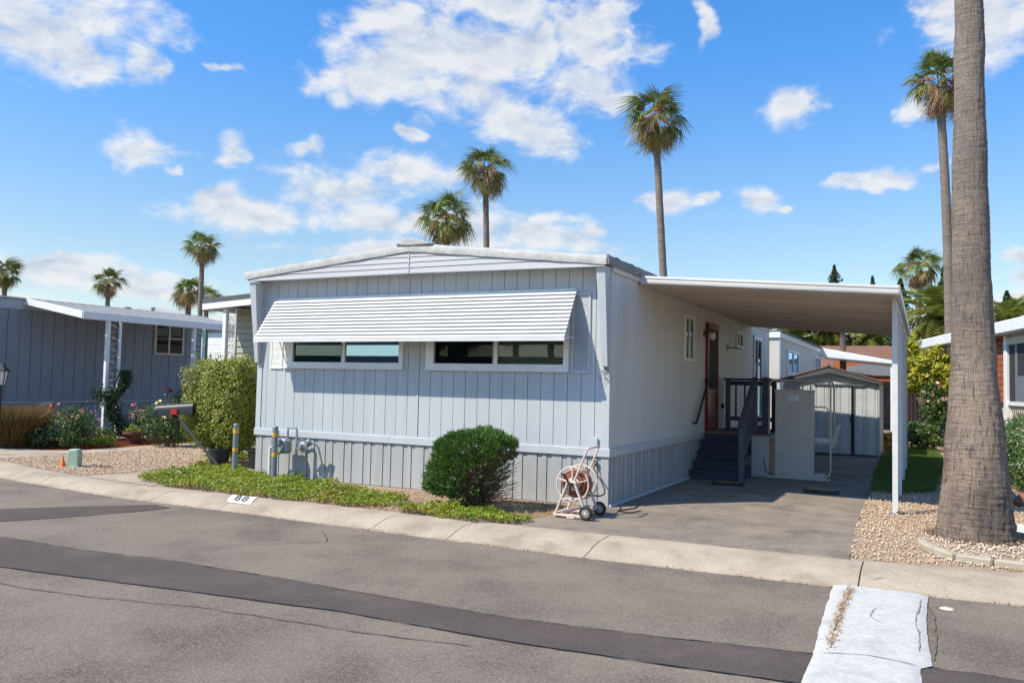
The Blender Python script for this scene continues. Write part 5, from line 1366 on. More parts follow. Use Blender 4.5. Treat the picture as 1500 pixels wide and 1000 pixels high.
def juniper():
    jr = empty('juniper_shrub', (-1.45, -1.15, 0), 'clipped green juniper with a brown bare underside in front of the skirting', 'shrub')
    # leaning cushion: top sunny green, right side bare
    tw = MB()
    for k in range(60):
        a = (-1.42 + random.uniform(-0.12, 0.12), -1.12 + random.uniform(-0.1, 0.1), 0.0)
        an = random.uniform(0, 2*pi); rr = random.uniform(0.12, 0.42)
        b = (-1.48 + rr*cos(an)*1.05, -1.12 + rr*sin(an)*0.75, random.uniform(0.4, 0.85))
        pts = limb(tw, a, b, 0.012, 0.004, 5, 0.05)
        for q in pts[2:]:
            for _ in range(3):
                limb(tw, q, q + Vector((random.uniform(-.16,.16), random.uniform(-.16,.16), random.uniform(-.06,.14))), 0.003, 0.0015, 2, 0.02)
    for k in range(420):      # bare twigs on the right side
        b = Vector((random.uniform(-1.45, -0.86), random.uniform(-1.45, -0.85), random.uniform(0.12, 0.82)))
        a = Vector((-1.30, -1.12, b.z * 0.6))
        limb(tw, a, b, 0.005, 0.002, 4, 0.05)
    tw.build('branches', 'twig', jr)['kind'] = 'stuff'
    P, nn = shell_points((-1.49, -1.12, 0.575), (0.49, 0.42, 0.41), 15000, power=3.8, inner=0.84, amp=0.07, nsc=2.6, seed=2.0)
    # shear so the top leans to the right, cut away the lower right
    P[:, 0] += (P[:, 2] - 0.6) * 0.30
    low = P[:, 2]; cut = 0.12 + 0.50 * np.clip((P[:, 0] + 1.62) / 0.4, 0, 1) + vnoise(P, 6, 3) * 0.10
    face = P[:, 0] > -1.35
    k = (low > cut) | ((RNG.uniform(0, 1, len(P)) < 0.10) & (low > 0.15)) | ((P[:,0] < -1.72) & (low > 0.16))
    k &= ~((P[:, 0] > -1.02) & (low < 0.80) & (RNG.uniform(0,1,len(P)) < 0.9))
    P = P[k]; nn = nn[k]
    Q = np.repeat(P, 2, 0) + RNG.normal(0, 0.012, (len(P)*2, 3)); D = np.repeat(nn, 2, 0) + np.array([0, 0, 0.5])
    Q += np.repeat(nn, 2, 0) * (0.045 * vnoise(Q, 14.0, 2.0))[:, None]
    V, F = needle_arrays(Q, D, 0.052, 0.018, jit=0.45)
    o = np_object('foliage', V, F, 'juniper', jr); o['kind'] = 'stuff'
    k2 = RNG.uniform(0,1,len(P)) < 0.05
    V, F = needle_arrays(P[k2] * np.array([1,1,1]) - nn[k2]*0.02, nn[k2], 0.05, 0.010, jit=0.6)
    o = np_object('dead_foliage', V, F, 'straw', jr); o['kind'] = 'stuff'
juniper()

def big_shrub():
    r = empty('broadleaf_shrub', (-8.0, 0.8, 0.3), 'tall boxy yellow-green shrub growing in a black pot beside the home', 'shrub')
    tw = MB()
    for k in range(26):
        an = random.uniform(0, 2*pi); rr = random.uniform(0.15, 0.7)
        pts = limb(tw, (-7.85 + random.uniform(-.08,.08), 0.75 + random.uniform(-.08,.08), 0.28), (-8.0 + rr*cos(an)*1.0, 0.8 + rr*sin(an)*0.6, random.uniform(0.8, 1.8)), 0.016, 0.005, 6, 0.05)
    tw.build('branches', 'twig', r)['kind'] = 'stuff'
    P, nn = shell_points((-7.93, 0.80, 1.14), (0.72, 0.60, 0.80), 46000, power=5.0, inner=0.5, amp=0.07, nsc=2.8, seed=8.0)
    P2, n2 = shell_points((-7.85, 0.75, 0.62), (0.50, 0.48, 0.50), 6000, power=2.4, inner=0.3, amp=0.2, nsc=3, seed=3.0)
    P = np.concatenate([P, P2]); nn = np.concatenate([nn, n2])
    k = (vnoise(P, 5.0, 1.0) > -0.33) | (RNG.uniform(0,1,len(P)) < 0.25)
    P = P[k]; nn = nn[k]
    # loose shoots at the top
    for _ in range(60):
        a = np.array([random.uniform(-8.55, -7.3), random.uniform(0.4, 1.2), 1.85]); n = 14
        t = np.linspace(0, 1, n)[:, None]; d = np.array([random.uniform(-.1,.1), random.uniform(-.1,.1), random.uniform(0.10, 0.24)])
        P = np.concatenate([P, a + t * d + RNG.normal(0, 0.012, (n, 3))]); nn = np.concatenate([nn, RNG.normal(0, 1, (n, 3))])
    V, F = leaf_arrays(P, nn + np.array([0, -0.2, 0.6]), 0.046, 0.55, 0.6)
    o = np_object('foliage', V, F, 'shrub', r); o['kind'] = 'stuff'
    # darker brownish branch on the left
    P, nn = shell_points((-8.75, 1.35, 1.40), (0.36, 0.33, 0.28), 2000, inner=0.2, amp=0.4, nsc=3, seed=5)
    V, F = leaf_arrays(P, nn, 0.04, 0.4, 0.8)
    o = np_object('old_growth', V, F, 'brownbush', r); o['kind'] = 'stuff'
    for (x, y, rr, lab) in ((-7.66, 0.42, 0.19, 'black plastic nursery pot holding the tall shrub, left one'), (-7.0, 0.75, 0.21, 'black plastic nursery pot in the shade against the home corner')):
        p = MB().lathe((x, y, 0.01), [(rr*0.78,0),(rr,0.30),(rr*1.06,0.30),(rr*1.06,0.335),(rr*0.94,0.335),(rr*0.90,0.28)], 24).build('plant_pot', 'black', smooth=35)
        tag(p, lab, 'pot', 'black pots beside the home')
big_shrub()

# mailbox on a slanted pole
mbx = empty('mailbox', (-8.42, 0.0, 0), 'dark charcoal mailbox with red flag on a long slanted black pole', 'mailbox')
m_ = MB(); prof = [(-0.11, 0.0)] + [(-0.11 , 0.12)] + [(0.11*cos(pi - pi*i/8), 0.12 + 0.11*sin(pi*i/8)) for i in range(1, 8)] + [(0.11, 0.12), (0.11, 0.0)]
mm4 = Matrix.Translation((-8.42, 0.1, 0.92)) @ Matrix.Rotation(radians(20), 4, 'Z') @ Matrix.Rotation(radians(-5), 4, 'Y') @ Matrix.Scale(0.95, 4)
m_.M = mm4; m_.prism(prof, -0.38, 0.38, 'x'); body = m_.build('box', 'mailbox', mbx, smooth=30, bevel=0.006)
m2_ = MB(mm4); m2_.prism([(-0.115,0.0),(-0.115,0.125),(-0.07,0.215),(0,0.24),(0.07,0.215),(0.115,0.125),(0.115,0.0)], -0.40, -0.375, 'x'); m2_.build('door', 'mailbox', body)
m3_ = MB(mm4); m3_.box(-0.06, 0.07, -0.135, -0.12, 0.02, 0.12); m3_.build('flag', 'redflag', body)
MB().tube([(-8.30, 0.05, 0.87), (-7.75, -0.05, 0.52), (-7.15, -0.12, 0.14), (-6.95, -0.15, 0.0)], 0.022, 8).build('pole', 'black', mbx, smooth=40)
MB().tube([(-8.55, 0.12, 0.90), (-8.3, 0.05, 0.84)], 0.03, 8).build('bracket', 'black', mbx)

# utility pedestal and its orange marker
ped = empty('utility_pedestal', (-9.52, -1.12, 0), 'rounded pale green utility pedestal standing in the gravel', 'utility box')
hull_ = [(-0.145, 0.0), (-0.145, 0.22)] + [(-0.145 + 0.09*(1-cos(pi/2*i/5)), 0.22 + 0.09*sin(pi/2*i/5)) for i in range(1,6)] + [(0.145 - 0.09*(1-sin(pi/2*(1-i/5)))*0 - 0.09*(1-cos(pi/2*(5-i)/5)), 0.22 + 0.09*sin(pi/2*(5-i)/5)) for i in range(0,5)] + [(0.145, 0.22), (0.145, 0.0)]
hull = [(a * 0.72, b * 1.03) for a, b in hull_]
pm = Matrix.Translation((-9.52, -1.12, 0)) @ Matrix.Rotation(radians(28), 4, 'Z')
MB(pm).prism(hull, -0.08, 0.08, 'y').build('housing', 'ped', ped, bevel=0.02, smooth=40)
MB(pm).box(-0.115, 0.115, -0.09, 0.09, -0.01, 0.02).build('base_flange', 'ped', ped, bevel=0.004)
o = MB().lathe((-9.66, -1.24, 0.0), [(0.07,0),(0.035,0.08),(0.012,0.18)], 12).build('marker_cone', 'orange', smooth=40); tag(o, 'small orange marker cone at the left foot of the green pedestal', 'cone')
mb = MB()
for k in range(18):
    a = Vector((random.uniform(-9.25,-8.95), random.uniform(-0.95,-0.85), 0.02)); mb.tube([a, a + Vector((random.uniform(-.14,.14), random.uniform(-.05,.05), random.uniform(0.0,0.05)))], 0.007, 4)
o = mb.build('twigs', 'twig'); tag(o, 'small pile of dark twigs on the gravel right of the green pedestal', 'twigs'); o['kind'] = 'stuff'

def leafy(name, c, r, n, size, m, label, cat, stems=8, group=None, flowers=None, power=2.2, amp=0.3, inner=0.15, aspect=0.5, seed=None, stem_m='twig', base=None):
    root = empty(name, (c[0], c[1], 0), label, cat, group)
    P, nn = shell_points(c, r, n, power=power, inner=inner, amp=amp, nsc=2.6, seed=seed if seed is not None else random.uniform(0, 50), clip=lambda q: q[:, 2] > 0.01)
    V, F = leaf_arrays(P, nn + np.array([0, 0, 0.4]), size, aspect, 0.7)
    o = np_object('foliage', V, F, m, root); o['kind'] = 'stuff'
    mb = MB(); bx, by = base or (c[0], c[1])
    for k in range(stems):
        an = random.uniform(0, 2*pi); q = random.uniform(0.2, 0.8)
        limb(mb, (bx + random.uniform(-.04,.04), by + random.uniform(-.04,.04), 0), (c[0] + r[0]*q*cos(an), c[1] + r[1]*q*sin(an), c[2] + r[2]*random.uniform(-.2,.7)), 0.010, 0.004, 4, 0.03)
    mb.build('stems', stem_m, root)['kind'] = 'stuff'
    if flowers:
        fm, nf, fs = flowers
        for k in range(nf):
            an = random.uniform(0, 2*pi); q = random.uniform(0.3, 1.0)
            p = np.array([c[0] + r[0]*q*cos(an), c[1] - abs(r[1]*q*sin(an)), c[2] + r[2]*random.uniform(0.3, 1.05)])
            PP = p + RNG.normal(0, fs*0.35, (16, 3)); V, F = leaf_arrays(PP, PP - p, fs, 0.9, 0.5)
            np_object('blossom', V, F, fm, root)
    return root
leafy('rose_bush', (-13.0, 1.25, 0.42), (0.52, 0.5, 0.42), 3600, 0.055, 'rose_leaf', 'rose bush with a few pale blooms between the brown grass clump and the green pedestal', 'rose bush', flowers=('rose', 5, 0.05))
leafy('rose_bush', (-13.7, 1.8, 0.50), (0.4, 0.4, 0.42), 1500, 0.055, 'rose_leaf', 'leggy taller rose bush left of the lattice porch post', 'rose bush', flowers=('rose', 3, 0.05))
leafy('rose_bush', (-13.3, 3.3, 0.48), (0.42, 0.38, 0.42), 1700, 0.06, 'rose_leaf', 'rose bush carrying the largest cluster of pink-white blooms', 'rose bush', flowers=('rose', 7, 0.075))
leafy('rose_bush', (-11.75, 2.75, 0.50), (0.62, 0.5, 0.50), 4200, 0.062, 'rose_leaf', 'broad pale-leaved rose bush with yellow blooms in front of the mailbox', 'rose bush', flowers=('yrose', 5, 0.07))
leafy('rose_bush', (-13.6, 4.6, 0.80), (0.25, 0.25, 0.5), 700, 0.06, 'rose_leaf', 'thin upright rose with one red bloom behind the yellow rose bush', 'rose bush', flowers=('redflag', 2, 0.09))
leafy('lavender_plant', (-14.6, 3.0, 0.42), (0.22, 0.22, 0.40), 450, 0.04, 'lavender', 'wispy lavender in bloom left of the porch post', 'lavender', stems=14)
leafy('low_plant', (-12.85, 2.0, 0.12), (0.26, 0.22, 0.15), 1300, 0.035, 'cover', 'small rounded bright green plant on the mulch nearest the clay pot', 'plant', group='low plants on the mulch')
leafy('low_plant', (-13.3, 1.9, 0.08), (0.4, 0.2, 0.10), 1300, 0.035, 'cover', 'flat spreading green plant on the mulch below the porch post', 'plant', group='low plants on the mulch')
leafy('low_plant', (-14.0, 2.75, 0.15), (0.30, 0.25, 0.24), 1000, 0.045, 'rose_leaf', 'dark low plant directly right of the porch post foot', 'plant', group='low plants on the mulch')
# brown ornamental grass clump
def grass_clump(cx, cy, r, h, n, lab):
    root = empty('grass_clump', (cx, cy, 0), lab, 'ornamental grass')
    an = RNG.uniform(0, 2*pi, n); rr = r * 0.35 * np.sqrt(RNG.uniform(0, 1, n))
    b = np.stack([cx + rr*np.cos(an), cy + rr*np.sin(an), np.zeros(n)], 1)
    V = []; F = []
    d = np.stack([np.cos(an) * RNG.uniform(0.1, 1.0, n) * r, np.sin(an) * RNG.uniform(0.1, 1.0, n) * r, h * RNG.uniform(0.5, 1.0, n)], 1)
    t = np.cross(d, RNG.normal(0, 1, (n, 3))); t /= np.linalg.norm(t, axis=1)[:, None]
    w = 0.006
    m1 = b + d * 0.55 + np.array([0, 0, 1]) * h * 0.12; e = b + d
    V = np.stack([b - t*w, b + t*w, m1 - t*w, m1 + t*w, e], 1).reshape(-1, 3)
    i = np.arange(n)[:, None] * 5
    F = np.concatenate([i + [0,1,3], i + [0,3,2], i + [2,3,4]], 1).reshape(-1, 3)
    o = np_object('blades', V, F, 'brownbush', root); o['kind'] = 'stuff'
grass_clump(-14.0, 0.55, 0.75, 0.95, 7000, 'reddish brown feathery grass clump at the left edge under the lantern')
grass_clump(-15.0, 1.3, 0.7, 0.95, 4500, 'second feathery brown grass clump further back against the slate blue wall')
leafy('dark_shrub', (-13.35, 0.75, 0.25), (0.35, 0.3, 0.28), 1700, 0.045, 'vine', 'dark low shrub in shade between the brown grass and the rose bush', 'shrub')
# clay pot
o = MB().lathe((-12.95, 2.80, 0.0), [(0.14,0),(0.24,0.24),(0.27,0.24),(0.27,0.30),(0.24,0.30),(0.22,0.25)], 20).build('clay_pot', 'terpot', smooth=35); tag(o, 'brown clay pot standing on the red mulch between the roses', 'pot')
leafy('potted_plant', (-12.95, 2.80, 0.33), (0.20, 0.20, 0.09), 420, 0.04, 'cover', 'short bright plant growing in the brown clay pot', 'plant', stems=3)
# whirligig bird
wb = empty('garden_ornament', (-14.9, 2.0, 0), 'white winged bird ornament with red body on a thin rod against the slate wall', 'ornament')
MB().tube([(-14.9, 2.0, 0), (-14.9, 2.0, 0.80)], 0.006, 6).build('rod', 'galv', wb)
MB().lathe((-14.9, 2.0, 0.72), [(0.02,0),(0.07,0.04),(0.08,0.10),(0.04,0.17),(0.01,0.2)], 12).build('body', 'redflag', wb, smooth=60)
MB().hexa([(-14.95, 1.95, 0.88), (-15.25, 1.75, 0.86), (-15.25, 1.77, 0.86), (-14.93, 2.0, 0.88)], [(-14.85, 1.97, 0.97), (-15.2, 1.75, 0.875), (-15.2, 1.77, 0.875), (-14.83, 2.0, 0.97)]).build('wing', 'white', wb)

# ------------------------------------------------------------------ neighbouring home at left
nh = empty('neighbour_home', (-20, 6, 0), 'slate blue neighbouring mobile home with white porch roof and red-curtained window', 'mobile home')
NX_ = -16.5
MB().box(-23.5, NX_ - 0.04, 0.9, 7.9, 0.0, 3.40).build('wall_core', 'nb_siding', nh)
y = 0.9; i = 0
while y < 7.85:
    w = 0.305
    plank('siding_board', nh, NX_ - 0.04, y + 0.004, 1.00, 0.035 + (0.004 if i % 2 else 0), w - 0.014, 2.30, 'nb_siding')
    if abs(y - 3.645) > 0.1: plank('skirt_board', nh, NX_ - 0.04, y + 0.004, 0.0, 0.030, w - 0.014, 0.85, 'nb_siding')
    y += w; i += 1
MB().box(NX_ - 0.04, NX_ + 0.02, 0.9, 7.9, 0.86, 0.90).build('trim_belt', 'nb_trim', nh)
MB().box(NX_ - 0.04, NX_ + 0.01, 0.9, 7.9, 0.902, 1.0).build('trim_belt', 'nb_siding', nh)
MB().box(NX_ - 0.04, NX_ + 0.03, 0.85, 7.95, 3.22, 3.47).build('fascia', 'nb_trim', nh, bevel=0.01)
MB().box(-23.7, NX_ + 0.10, 0.75, 8.0, 3.475, 3.52).build('roof', 'roofmetal', nh)
MB().hexa([(-23.7, 0.75, 3.525), (NX_ + 0.05, 0.75, 3.525), (NX_ + 0.05, 8.0, 3.525), (-23.7, 8.0, 3.525)], [(-20.1, 0.8, 3.62), (-20.0, 0.8, 3.62), (-20.0, 7.9, 3.62), (-20.1, 7.9, 3.62)]).build('roof', 'roofmetal', nh)
# window with red curtains
fr = MB(); fx0, fx1 = NX_ - 0.02, NX_ + 0.045; y0, y1, z0, z1 = 6.14, 7.18, 2.26, 3.20
fr.box(fx0, fx1, y0, y1, z0, z0+0.05); fr.box(fx0, fx1, y0, y1, z1-0.05, z1); fr.box(fx0, fx1, y0, y0+0.05, z0+.05, z1-.05); fr.box(fx0, fx1, y1-0.05, y1, z0+.05, z1-.05); fr.box(fx0, fx1-0.01, 6.63, 6.68, z0+.05, z1-.05)
f = fr.build('window', 'beige', nh)
MB().box(NX_ + 0.022, NX_ + 0.032, 6.68, 7.13, 2.74, 2.77).build('sash_rail', 'beige', f)
MB().box(NX_ - 0.0, NX_ + 0.004, 6.19, 7.13, z0+.05, z1-.05).build('curtain', 'redcurtain', f)
MB().box(NX_ + 0.012, NX_ + 0.015, 6.19, 6.63, z0+.05, z1-.05).build('pane', 'glass_dim', f); MB().box(NX_ + 0.012, NX_ + 0.015, 6.68, 7.13, z0+.05, z1-.05).build('pane', 'glass_dim', f)
# porch roof of pans
def npz(x): return 3.50 - (x - NX_) * 0.38 / 2.3
V = []; pr2 = [(0,0.03),(0.03,0.03),(0.045,0),(0.15,0),(0.16,0.012),(0.18,0.012),(0.19,0),(0.298,0)]
for x in (NX_ + 0.02, -14.22):
    for (a, b) in pr2: V.append((x, a, npz(x) + b))
    for (a, b) in reversed(pr2): V.append((x, a, npz(x) + b - 0.004))
k = len(pr2)*2
me = mk_mesh('roof_panel', V, [(j, (j+1)%k, (j+1)%k+k, j+k) for j in range(k)] + [tuple(range(k))[::-1], tuple(range(k, 2*k))]); me.materials.append(MT['white'])
for i in range(19): inst(me, 'roof_panel', nh, (0, 2.22 + i*0.30, 0))
MB().box(-14.24, -14.17, 2.2, 7.95, npz(-14.2) - 0.16, npz(-14.2) + 0.03).build('porch_gutter', 'white', nh, bevel=0.008)
MB().hexa([(NX_ + 0.03, 2.18, npz(NX_)-0.14), (-14.2, 2.18, npz(-14.2)-0.15), (-14.2, 2.215, npz(-14.2)-0.15), (NX_+0.03, 2.215, npz(NX_)-0.14)], [(NX_ + 0.03, 2.18, npz(NX_)+0.03), (-14.2, 2.18, npz(-14.2)+0.03), (-14.2, 2.215, npz(-14.2)+0.03), (NX_+0.03, 2.215, npz(NX_)+0.03)]).build('porch_fascia', 'white', nh, bevel=0.004)
def scroll_post(x, ya, yb, z1, parent, m='white', wa=0.09, wb=0.05):
    MB().box(x - wa/2, x + wa/2, ya - wa/2, ya + wa/2, 0.0, z1).build('post', m, parent, bevel=0.004)
    MB().box(x - wb/2, x + wb/2, yb - wb/2, yb + wb/2, 0.0, z1).build('post', m, parent, bevel=0.003)
    mb = MB(); z = 0.3; yc = (ya + yb) / 2; w = (yb - ya) / 2 - 0.03
    while z < z1 - 0.25:
        pts = [(x, yc + w*sin(t*pi*2/12), z + 0.30*t/12) for t in range(13)]; mb.tube(pts, 0.005, 4)
        mb.torus((x, yc, z + 0.15), 0.04, 0.004, (1, 0, 0), 10, 4); z += 0.30
    mb.build('scrollwork', m, parent)
scroll_post(-14.28, 2.95, 3.30, 2.98, nh); scroll_post(-14.28, 5.62, 5.98, 2.98, nh)
for (vx, vy, s, vz) in ((-20.6, 6.9, 0.10, 4.0), (-20.1, 7.2, 0.13, 3.95), (-19.3, 7.5, 0.08, 3.9)):
    MB().lathe((vx + 1.5, vy - 0.4, 3.56), [(s*0.5,0),(s*0.5,0.14),(s,0.14),(s,0.18),(s*0.4,0.22)], 14).build('roof_vent', 'galv', nh, smooth=35)
# climbing vine on the porch post
vr = empty('climbing_vine', (-14.1, 3.1, 0), 'dark climbing vine wrapped round the white lattice porch post', 'vine')
n = 3400; t = RNG.uniform(0, 1, n); z = 0.1 + 1.65 * t
cx_ = -14.1 + 0.12 * np.sin(z * 5); cy_ = 3.18 + 0.12 * np.cos(z * 4)
P = np.stack([cx_, cy_, z], 1) + RNG.normal(0, 1, (n, 3)) * np.array([0.10, 0.10, 0.02]) * (1.1 - 0.5 * t)[:, None]
Q = np.array([-14.0, 2.75, 1.1]) + RNG.normal(0, 1, (700, 3)) * np.array([0.13, 0.12, 0.09]); P = np.concatenate([P, Q])
V, F = leaf_arrays(P, RNG.normal(0, 1, P.shape) + [0, 0, .4], 0.055, 0.7, 0.6); np_object('foliage', V, F, 'vine', vr)['kind'] = 'stuff'
MB().tube([(-14.1, 3.1, 0), (-14.0, 3.25, 0.6), (-14.15, 3.05, 1.2), (-14.1, 3.2, 1.7)], 0.015, 6).build('stem', 'twig', vr)

# lantern on a post at the left edge
ln = empty('garden_lantern', (-9.0, -2.75, 0), 'black carriage lantern on a post cut off by the left edge of the photo', 'lantern')
LC = Vector((-12.6, -0.62, 0))
ln.location = LC; W[ln] = LC
lz = 1.38
MB().tube([(LC.x, LC.y, 0), (LC.x, LC.y, lz)], 0.03, 10).build('post', 'black', ln)
for a in range(6):
    t = a*pi/3; MB().bar((LC.x + 0.07*cos(t), LC.y + 0.07*sin(t), lz), (LC.x + 0.12*cos(t), LC.y + 0.12*sin(t), lz + 0.28), 0.012, 0.012).build('cage_bar', 'black', ln)
MB().lathe((LC.x, LC.y, lz + 0.01), [(0.062,0),(0.108,0.26)], 6).build('glass_shade', 'opal', ln)
MB().lathe((LC.x, LC.y, lz + 0.28), [(0.16,0),(0.14,0.03),(0.05,0.12),(0.01,0.17)], 6).build('cap', 'black', ln)

# patio cover on the left side of the home, with small siding enclosure
pc = empty('patio_cover', (-7.9, 4.5, 0), 'flat patio cover with grey fascia and lattice post behind the tall shrub', 'patio cover')
def pcz(x): return 3.22 + (x + 9.45) * 0.055
MB().hexa([(-9.45, 1.6, pcz(-9.45)-0.03), (-6.42, 1.6, pcz(-6.42)-0.03), (-6.42, 7.5, pcz(-6.42)-0.03), (-9.45, 7.5, pcz(-9.45)-0.03)], [(-9.45, 1.6, pcz(-9.45)+0.02), (-6.42, 1.6, pcz(-6.42)+0.02), (-6.42, 7.5, pcz(-6.42)+0.02), (-9.45, 7.5, pcz(-9.45)+0.02)]).build('roof', 'carport_under', pc)
for (dz0, dz1, m, dy) in ((-0.075, 0.03, 'shed_dark', 0), (-0.20, -0.08, 'white', -0.012)):
    MB().hexa([(-9.5, 1.56+dy, pcz(-9.5)+dz0), (-6.42, 1.56+dy, pcz(-6.42)+dz0), (-6.42, 1.6, pcz(-6.42)+dz0), (-9.5, 1.6, pcz(-9.5)+dz0)], [(-9.5, 1.56+dy, pcz(-9.5)+dz1), (-6.42, 1.56+dy, pcz(-6.42)+dz1), (-6.42, 1.6, pcz(-6.42)+dz1), (-9.5, 1.6, pcz(-9.5)+dz1)]).build('fascia', m, pc)
    MB().box(-9.52, -9.48, 1.57, 7.5, pcz(-9.5)+dz0, pcz(-9.5)+dz1).build('fascia', m, pc)
mb = MB().box(-8.98, -8.89, 1.62, 1.71, 0, 3.02); mb.build('post', 'white', pc, bevel=0.004)
mb = MB().box(-8.66, -8.62, 1.64, 1.68, 0, 3.03)
mb.build('post', 'lift', pc)
mb = MB(); z = 0.3
while z < 2.95:
    mb.torus((-8.77, 1.66, z), 0.055, 0.008, (0,1,0), 10, 4); mb.tube([(-8.87, 1.66, z-0.07), (-8.68, 1.66, z+0.07)], 0.006, 4); mb.tube([(-8.87, 1.66, z+0.07), (-8.68, 1.66, z-0.07)], 0.006, 4); z += 0.14
mb.build('scrollwork', 'lift', pc)
for i in range(23):
    mb = MB(); z0 = 0.0 + i * 0.135
    mb.hexa([(-9.30, 2.30, z0), (-6.45, 2.30, z0), (-6.45, 2.33, z0), (-9.30, 2.33, z0)], [(-9.30, 2.322, z0+0.130), (-6.45, 2.322, z0+0.130), (-6.45, 2.344, z0+0.130), (-9.30, 2.344, z0+0.130)])
    mb.build('lap_board', 'beige_lap', pc)
MB().box(-9.30, -6.45, 2.345, 5.5, 0, 3.1).build('enclosure_wall', 'beige_lap', pc)
# white home far behind the porch
fh = empty('far_white_home', (-20, 17, 0), 'white lap-sided home glimpsed beyond the slate blue porch posts', 'mobile home')
for i in range(13): MB().box(-24, -14.5, 13.0 + 0.006*(i%2), 13.03, 1.3 + i*0.16, 1.3 + i*0.16 + 0.155).build('lap_board', 'white', fh)
MB().box(-24, -14.5, 13.03, 20, 0, 3.5).build('wall', 'nb_trim', fh); MB().box(-24, -14.5, 12.98, 13.029, 0, 1.29).build('skirt', 'dark', fh)
MB().box(-24.2, -14.3, 12.8, 20.2, 3.5, 3.56).build('roof', 'shed_dark', fh)
o = MB().tube([(-17.55, 9.0, 0.0), (-17.55, 9.0, 3.2)], 0.09, 10).build('green_post', 'greenthing', smooth=40); tag(o, 'green post between the two white porch posts in the gap', 'post')

# ------------------------------------------------------------------ palms
def fan_frond_mesh(name, R, nseg, m, droop=0.45, pet=0.55, spread=105, seed=0):
    rnd = random.Random(seed); V = []; F = []
    L0 = R * pet
    def quad(a, b, c, d):
        n = len(V); V.extend([a, b, c, d]); F.append((n, n+1, n+2, n+3))
    w = R * 0.012
    n = len(V); V.extend([(0, -w, 0), (0, w, 0), (L0, w*0.6, 0.0), (L0, -w*0.6, 0.0)]); F.append((n, n+1, n+2, n+3))
    S = R * 0.62
    for i in range(nseg):
        a0 = radians(-spread + 2*spread*i/nseg); a1 = radians(-spread + 2*spread*(i+1)/nseg); am = (a0+a1)/2
        ln = S * (0.80 + 0.2*cos(am)) * rnd.uniform(0.88, 1.08)
        def P(r, a, z): return (L0 + r*cos(a), r*sin(a), z)
        dr = droop * rnd.uniform(0.7, 1.3)
        z1 = -0.02*S; z2 = -dr*0.45*S*0.5; z3 = -dr*S*rnd.uniform(0.8, 1.2)
        nn = len(V)
        V.extend([P(0.03, am, 0), P(ln*0.5, a0*0.98, z2*0.5+0.015*S), P(ln*0.5, am, z2*0.5-0.02*S), P(ln*0.5, a1*0.98, z2*0.5+0.015*S), P(ln*rnd.uniform(.85,.95), am, z3)])
        F.extend([(nn, nn+1, nn+2), (nn, nn+2, nn+3), (nn+1, nn+4, nn+2), (nn+2, nn+4, nn+3)])
    me = mk_mesh(name, V, F); me.materials.append(MT[m]); return me
FR = {'g': [fan_frond_mesh('frond', 1.0, 24, 'frond', d_, 0.5, sp_, s) for s, d_, sp_ in ((1, 0.45, 90), (2, 0.8, 100), (6, 1.1, 80))],
      'y': [fan_frond_mesh('frond', 1.0, 18, 'frond_mid', 1.0, 0.5, 80, s) for s in (3, 7)],
      'd': [fan_frond_mesh('frond', 1.0, 14, 'frond_dead', 1.5, 0.40, 60, s) for s in (4, 5)]}
def trunk_mesh(mb, base, top, r0, r1, n=12, seg=24, bow=(0, 0), ring=0.012):
    base = Vector(base); top = Vector(top); pts = []; rs = []
    for i in range(seg + 1):
        t = i/seg; p = base.lerp(top, t); s = 4*t*(1-t); p += Vector((bow[0]*s, bow[1]*s, 0)); pts.append(p)
        rs.append((r0 + (r1-r0)*t + (r0*0.5*max(0, 1-t*12))) * (1 + ring*5*(i % 2)))
    mb.tube(pts, rs, n)
def fan_palm(x, y, zc, R, label, r0=0.22, r1=0.14, bx=None, by=None, n=(22, 10, 30), seed=0, parts=True, bow=(0,0), stalks=True):
    rnd = random.Random(seed); bx = x if bx is None else bx; by = y if by is None else by
    root = empty('fan_palm', (bx, by, 0), label, 'palm tree', 'fan palms against the sky')
    mb = MB(); trunk_mesh(mb, (bx, by, -0.05), (x, y, zc), r0, r1, 10, max(20, int(zc*2.2)), bow); mb.build('trunk', 'trunk_far', root, smooth=60)
    items = []
    for kind, cnt in zip('gyd', n):
        for i in range(cnt):
            az = rnd.uniform(0, 2*pi) if kind != 'g' else (i * 2.399963 + rnd.uniform(-.3, .3))
            if kind == 'g': el = radians(86 - 104 * ((i + 0.5)/cnt) ** 0.95 + rnd.uniform(-14, 14)); s = R * rnd.uniform(0.72, 1.12)
            elif kind == 'y': el = radians(rnd.uniform(-60, 15)); s = R * rnd.uniform(0.65, 0.95)
            else: el = radians(rnd.uniform(-82, -35)) if rnd.random() < 0.35 else radians(rnd.uniform(-20, 75)); s = R * rnd.uniform(0.45, 0.75)
            z = zc + R * (0.10 if kind == 'g' else -0.08) + rnd.uniform(-.06, .06) * R
            me = rnd.choice(FR[kind])
            rot = Matrix.Rotation(az, 4, 'Z') @ Matrix.Rotation(-el, 4, 'Y') @ Matrix.Rotation(rnd.uniform(-.7, .7), 4, 'X')
            items.append((me, Vector((x + 0.1*cos(az)*R*.5, y + 0.1*sin(az)*R*.5, z)), rot, s))
    if parts:
        for me, loc, rot, s in items:
            o = inst(me, 'frond', root, loc, rot.to_euler(), (s, s, s))
    else:
        for kind, mt in (('g', 'frond'), ('y', 'frond_mid'), ('d', 'frond_dead')):
            mb = MB()
            for me, loc, rot, s in items:
                if me in FR[kind]: mb.add([loc + (rot @ (v.co * s)) for v in me.vertices], [tuple(p.vertices) for p in me.polygons])
            mb.build('crown' if kind != 'd' else 'dead_fronds', mt, root, fix=False)
    return root
fan_palm(-7.35, 25.82, 13.95, 1.6, 'tall slender fan palm standing right of the ridge behind the carport end of the home', 0.19, 0.15, -6.6, 26.4, seed=3, bow=(0.0, 0))
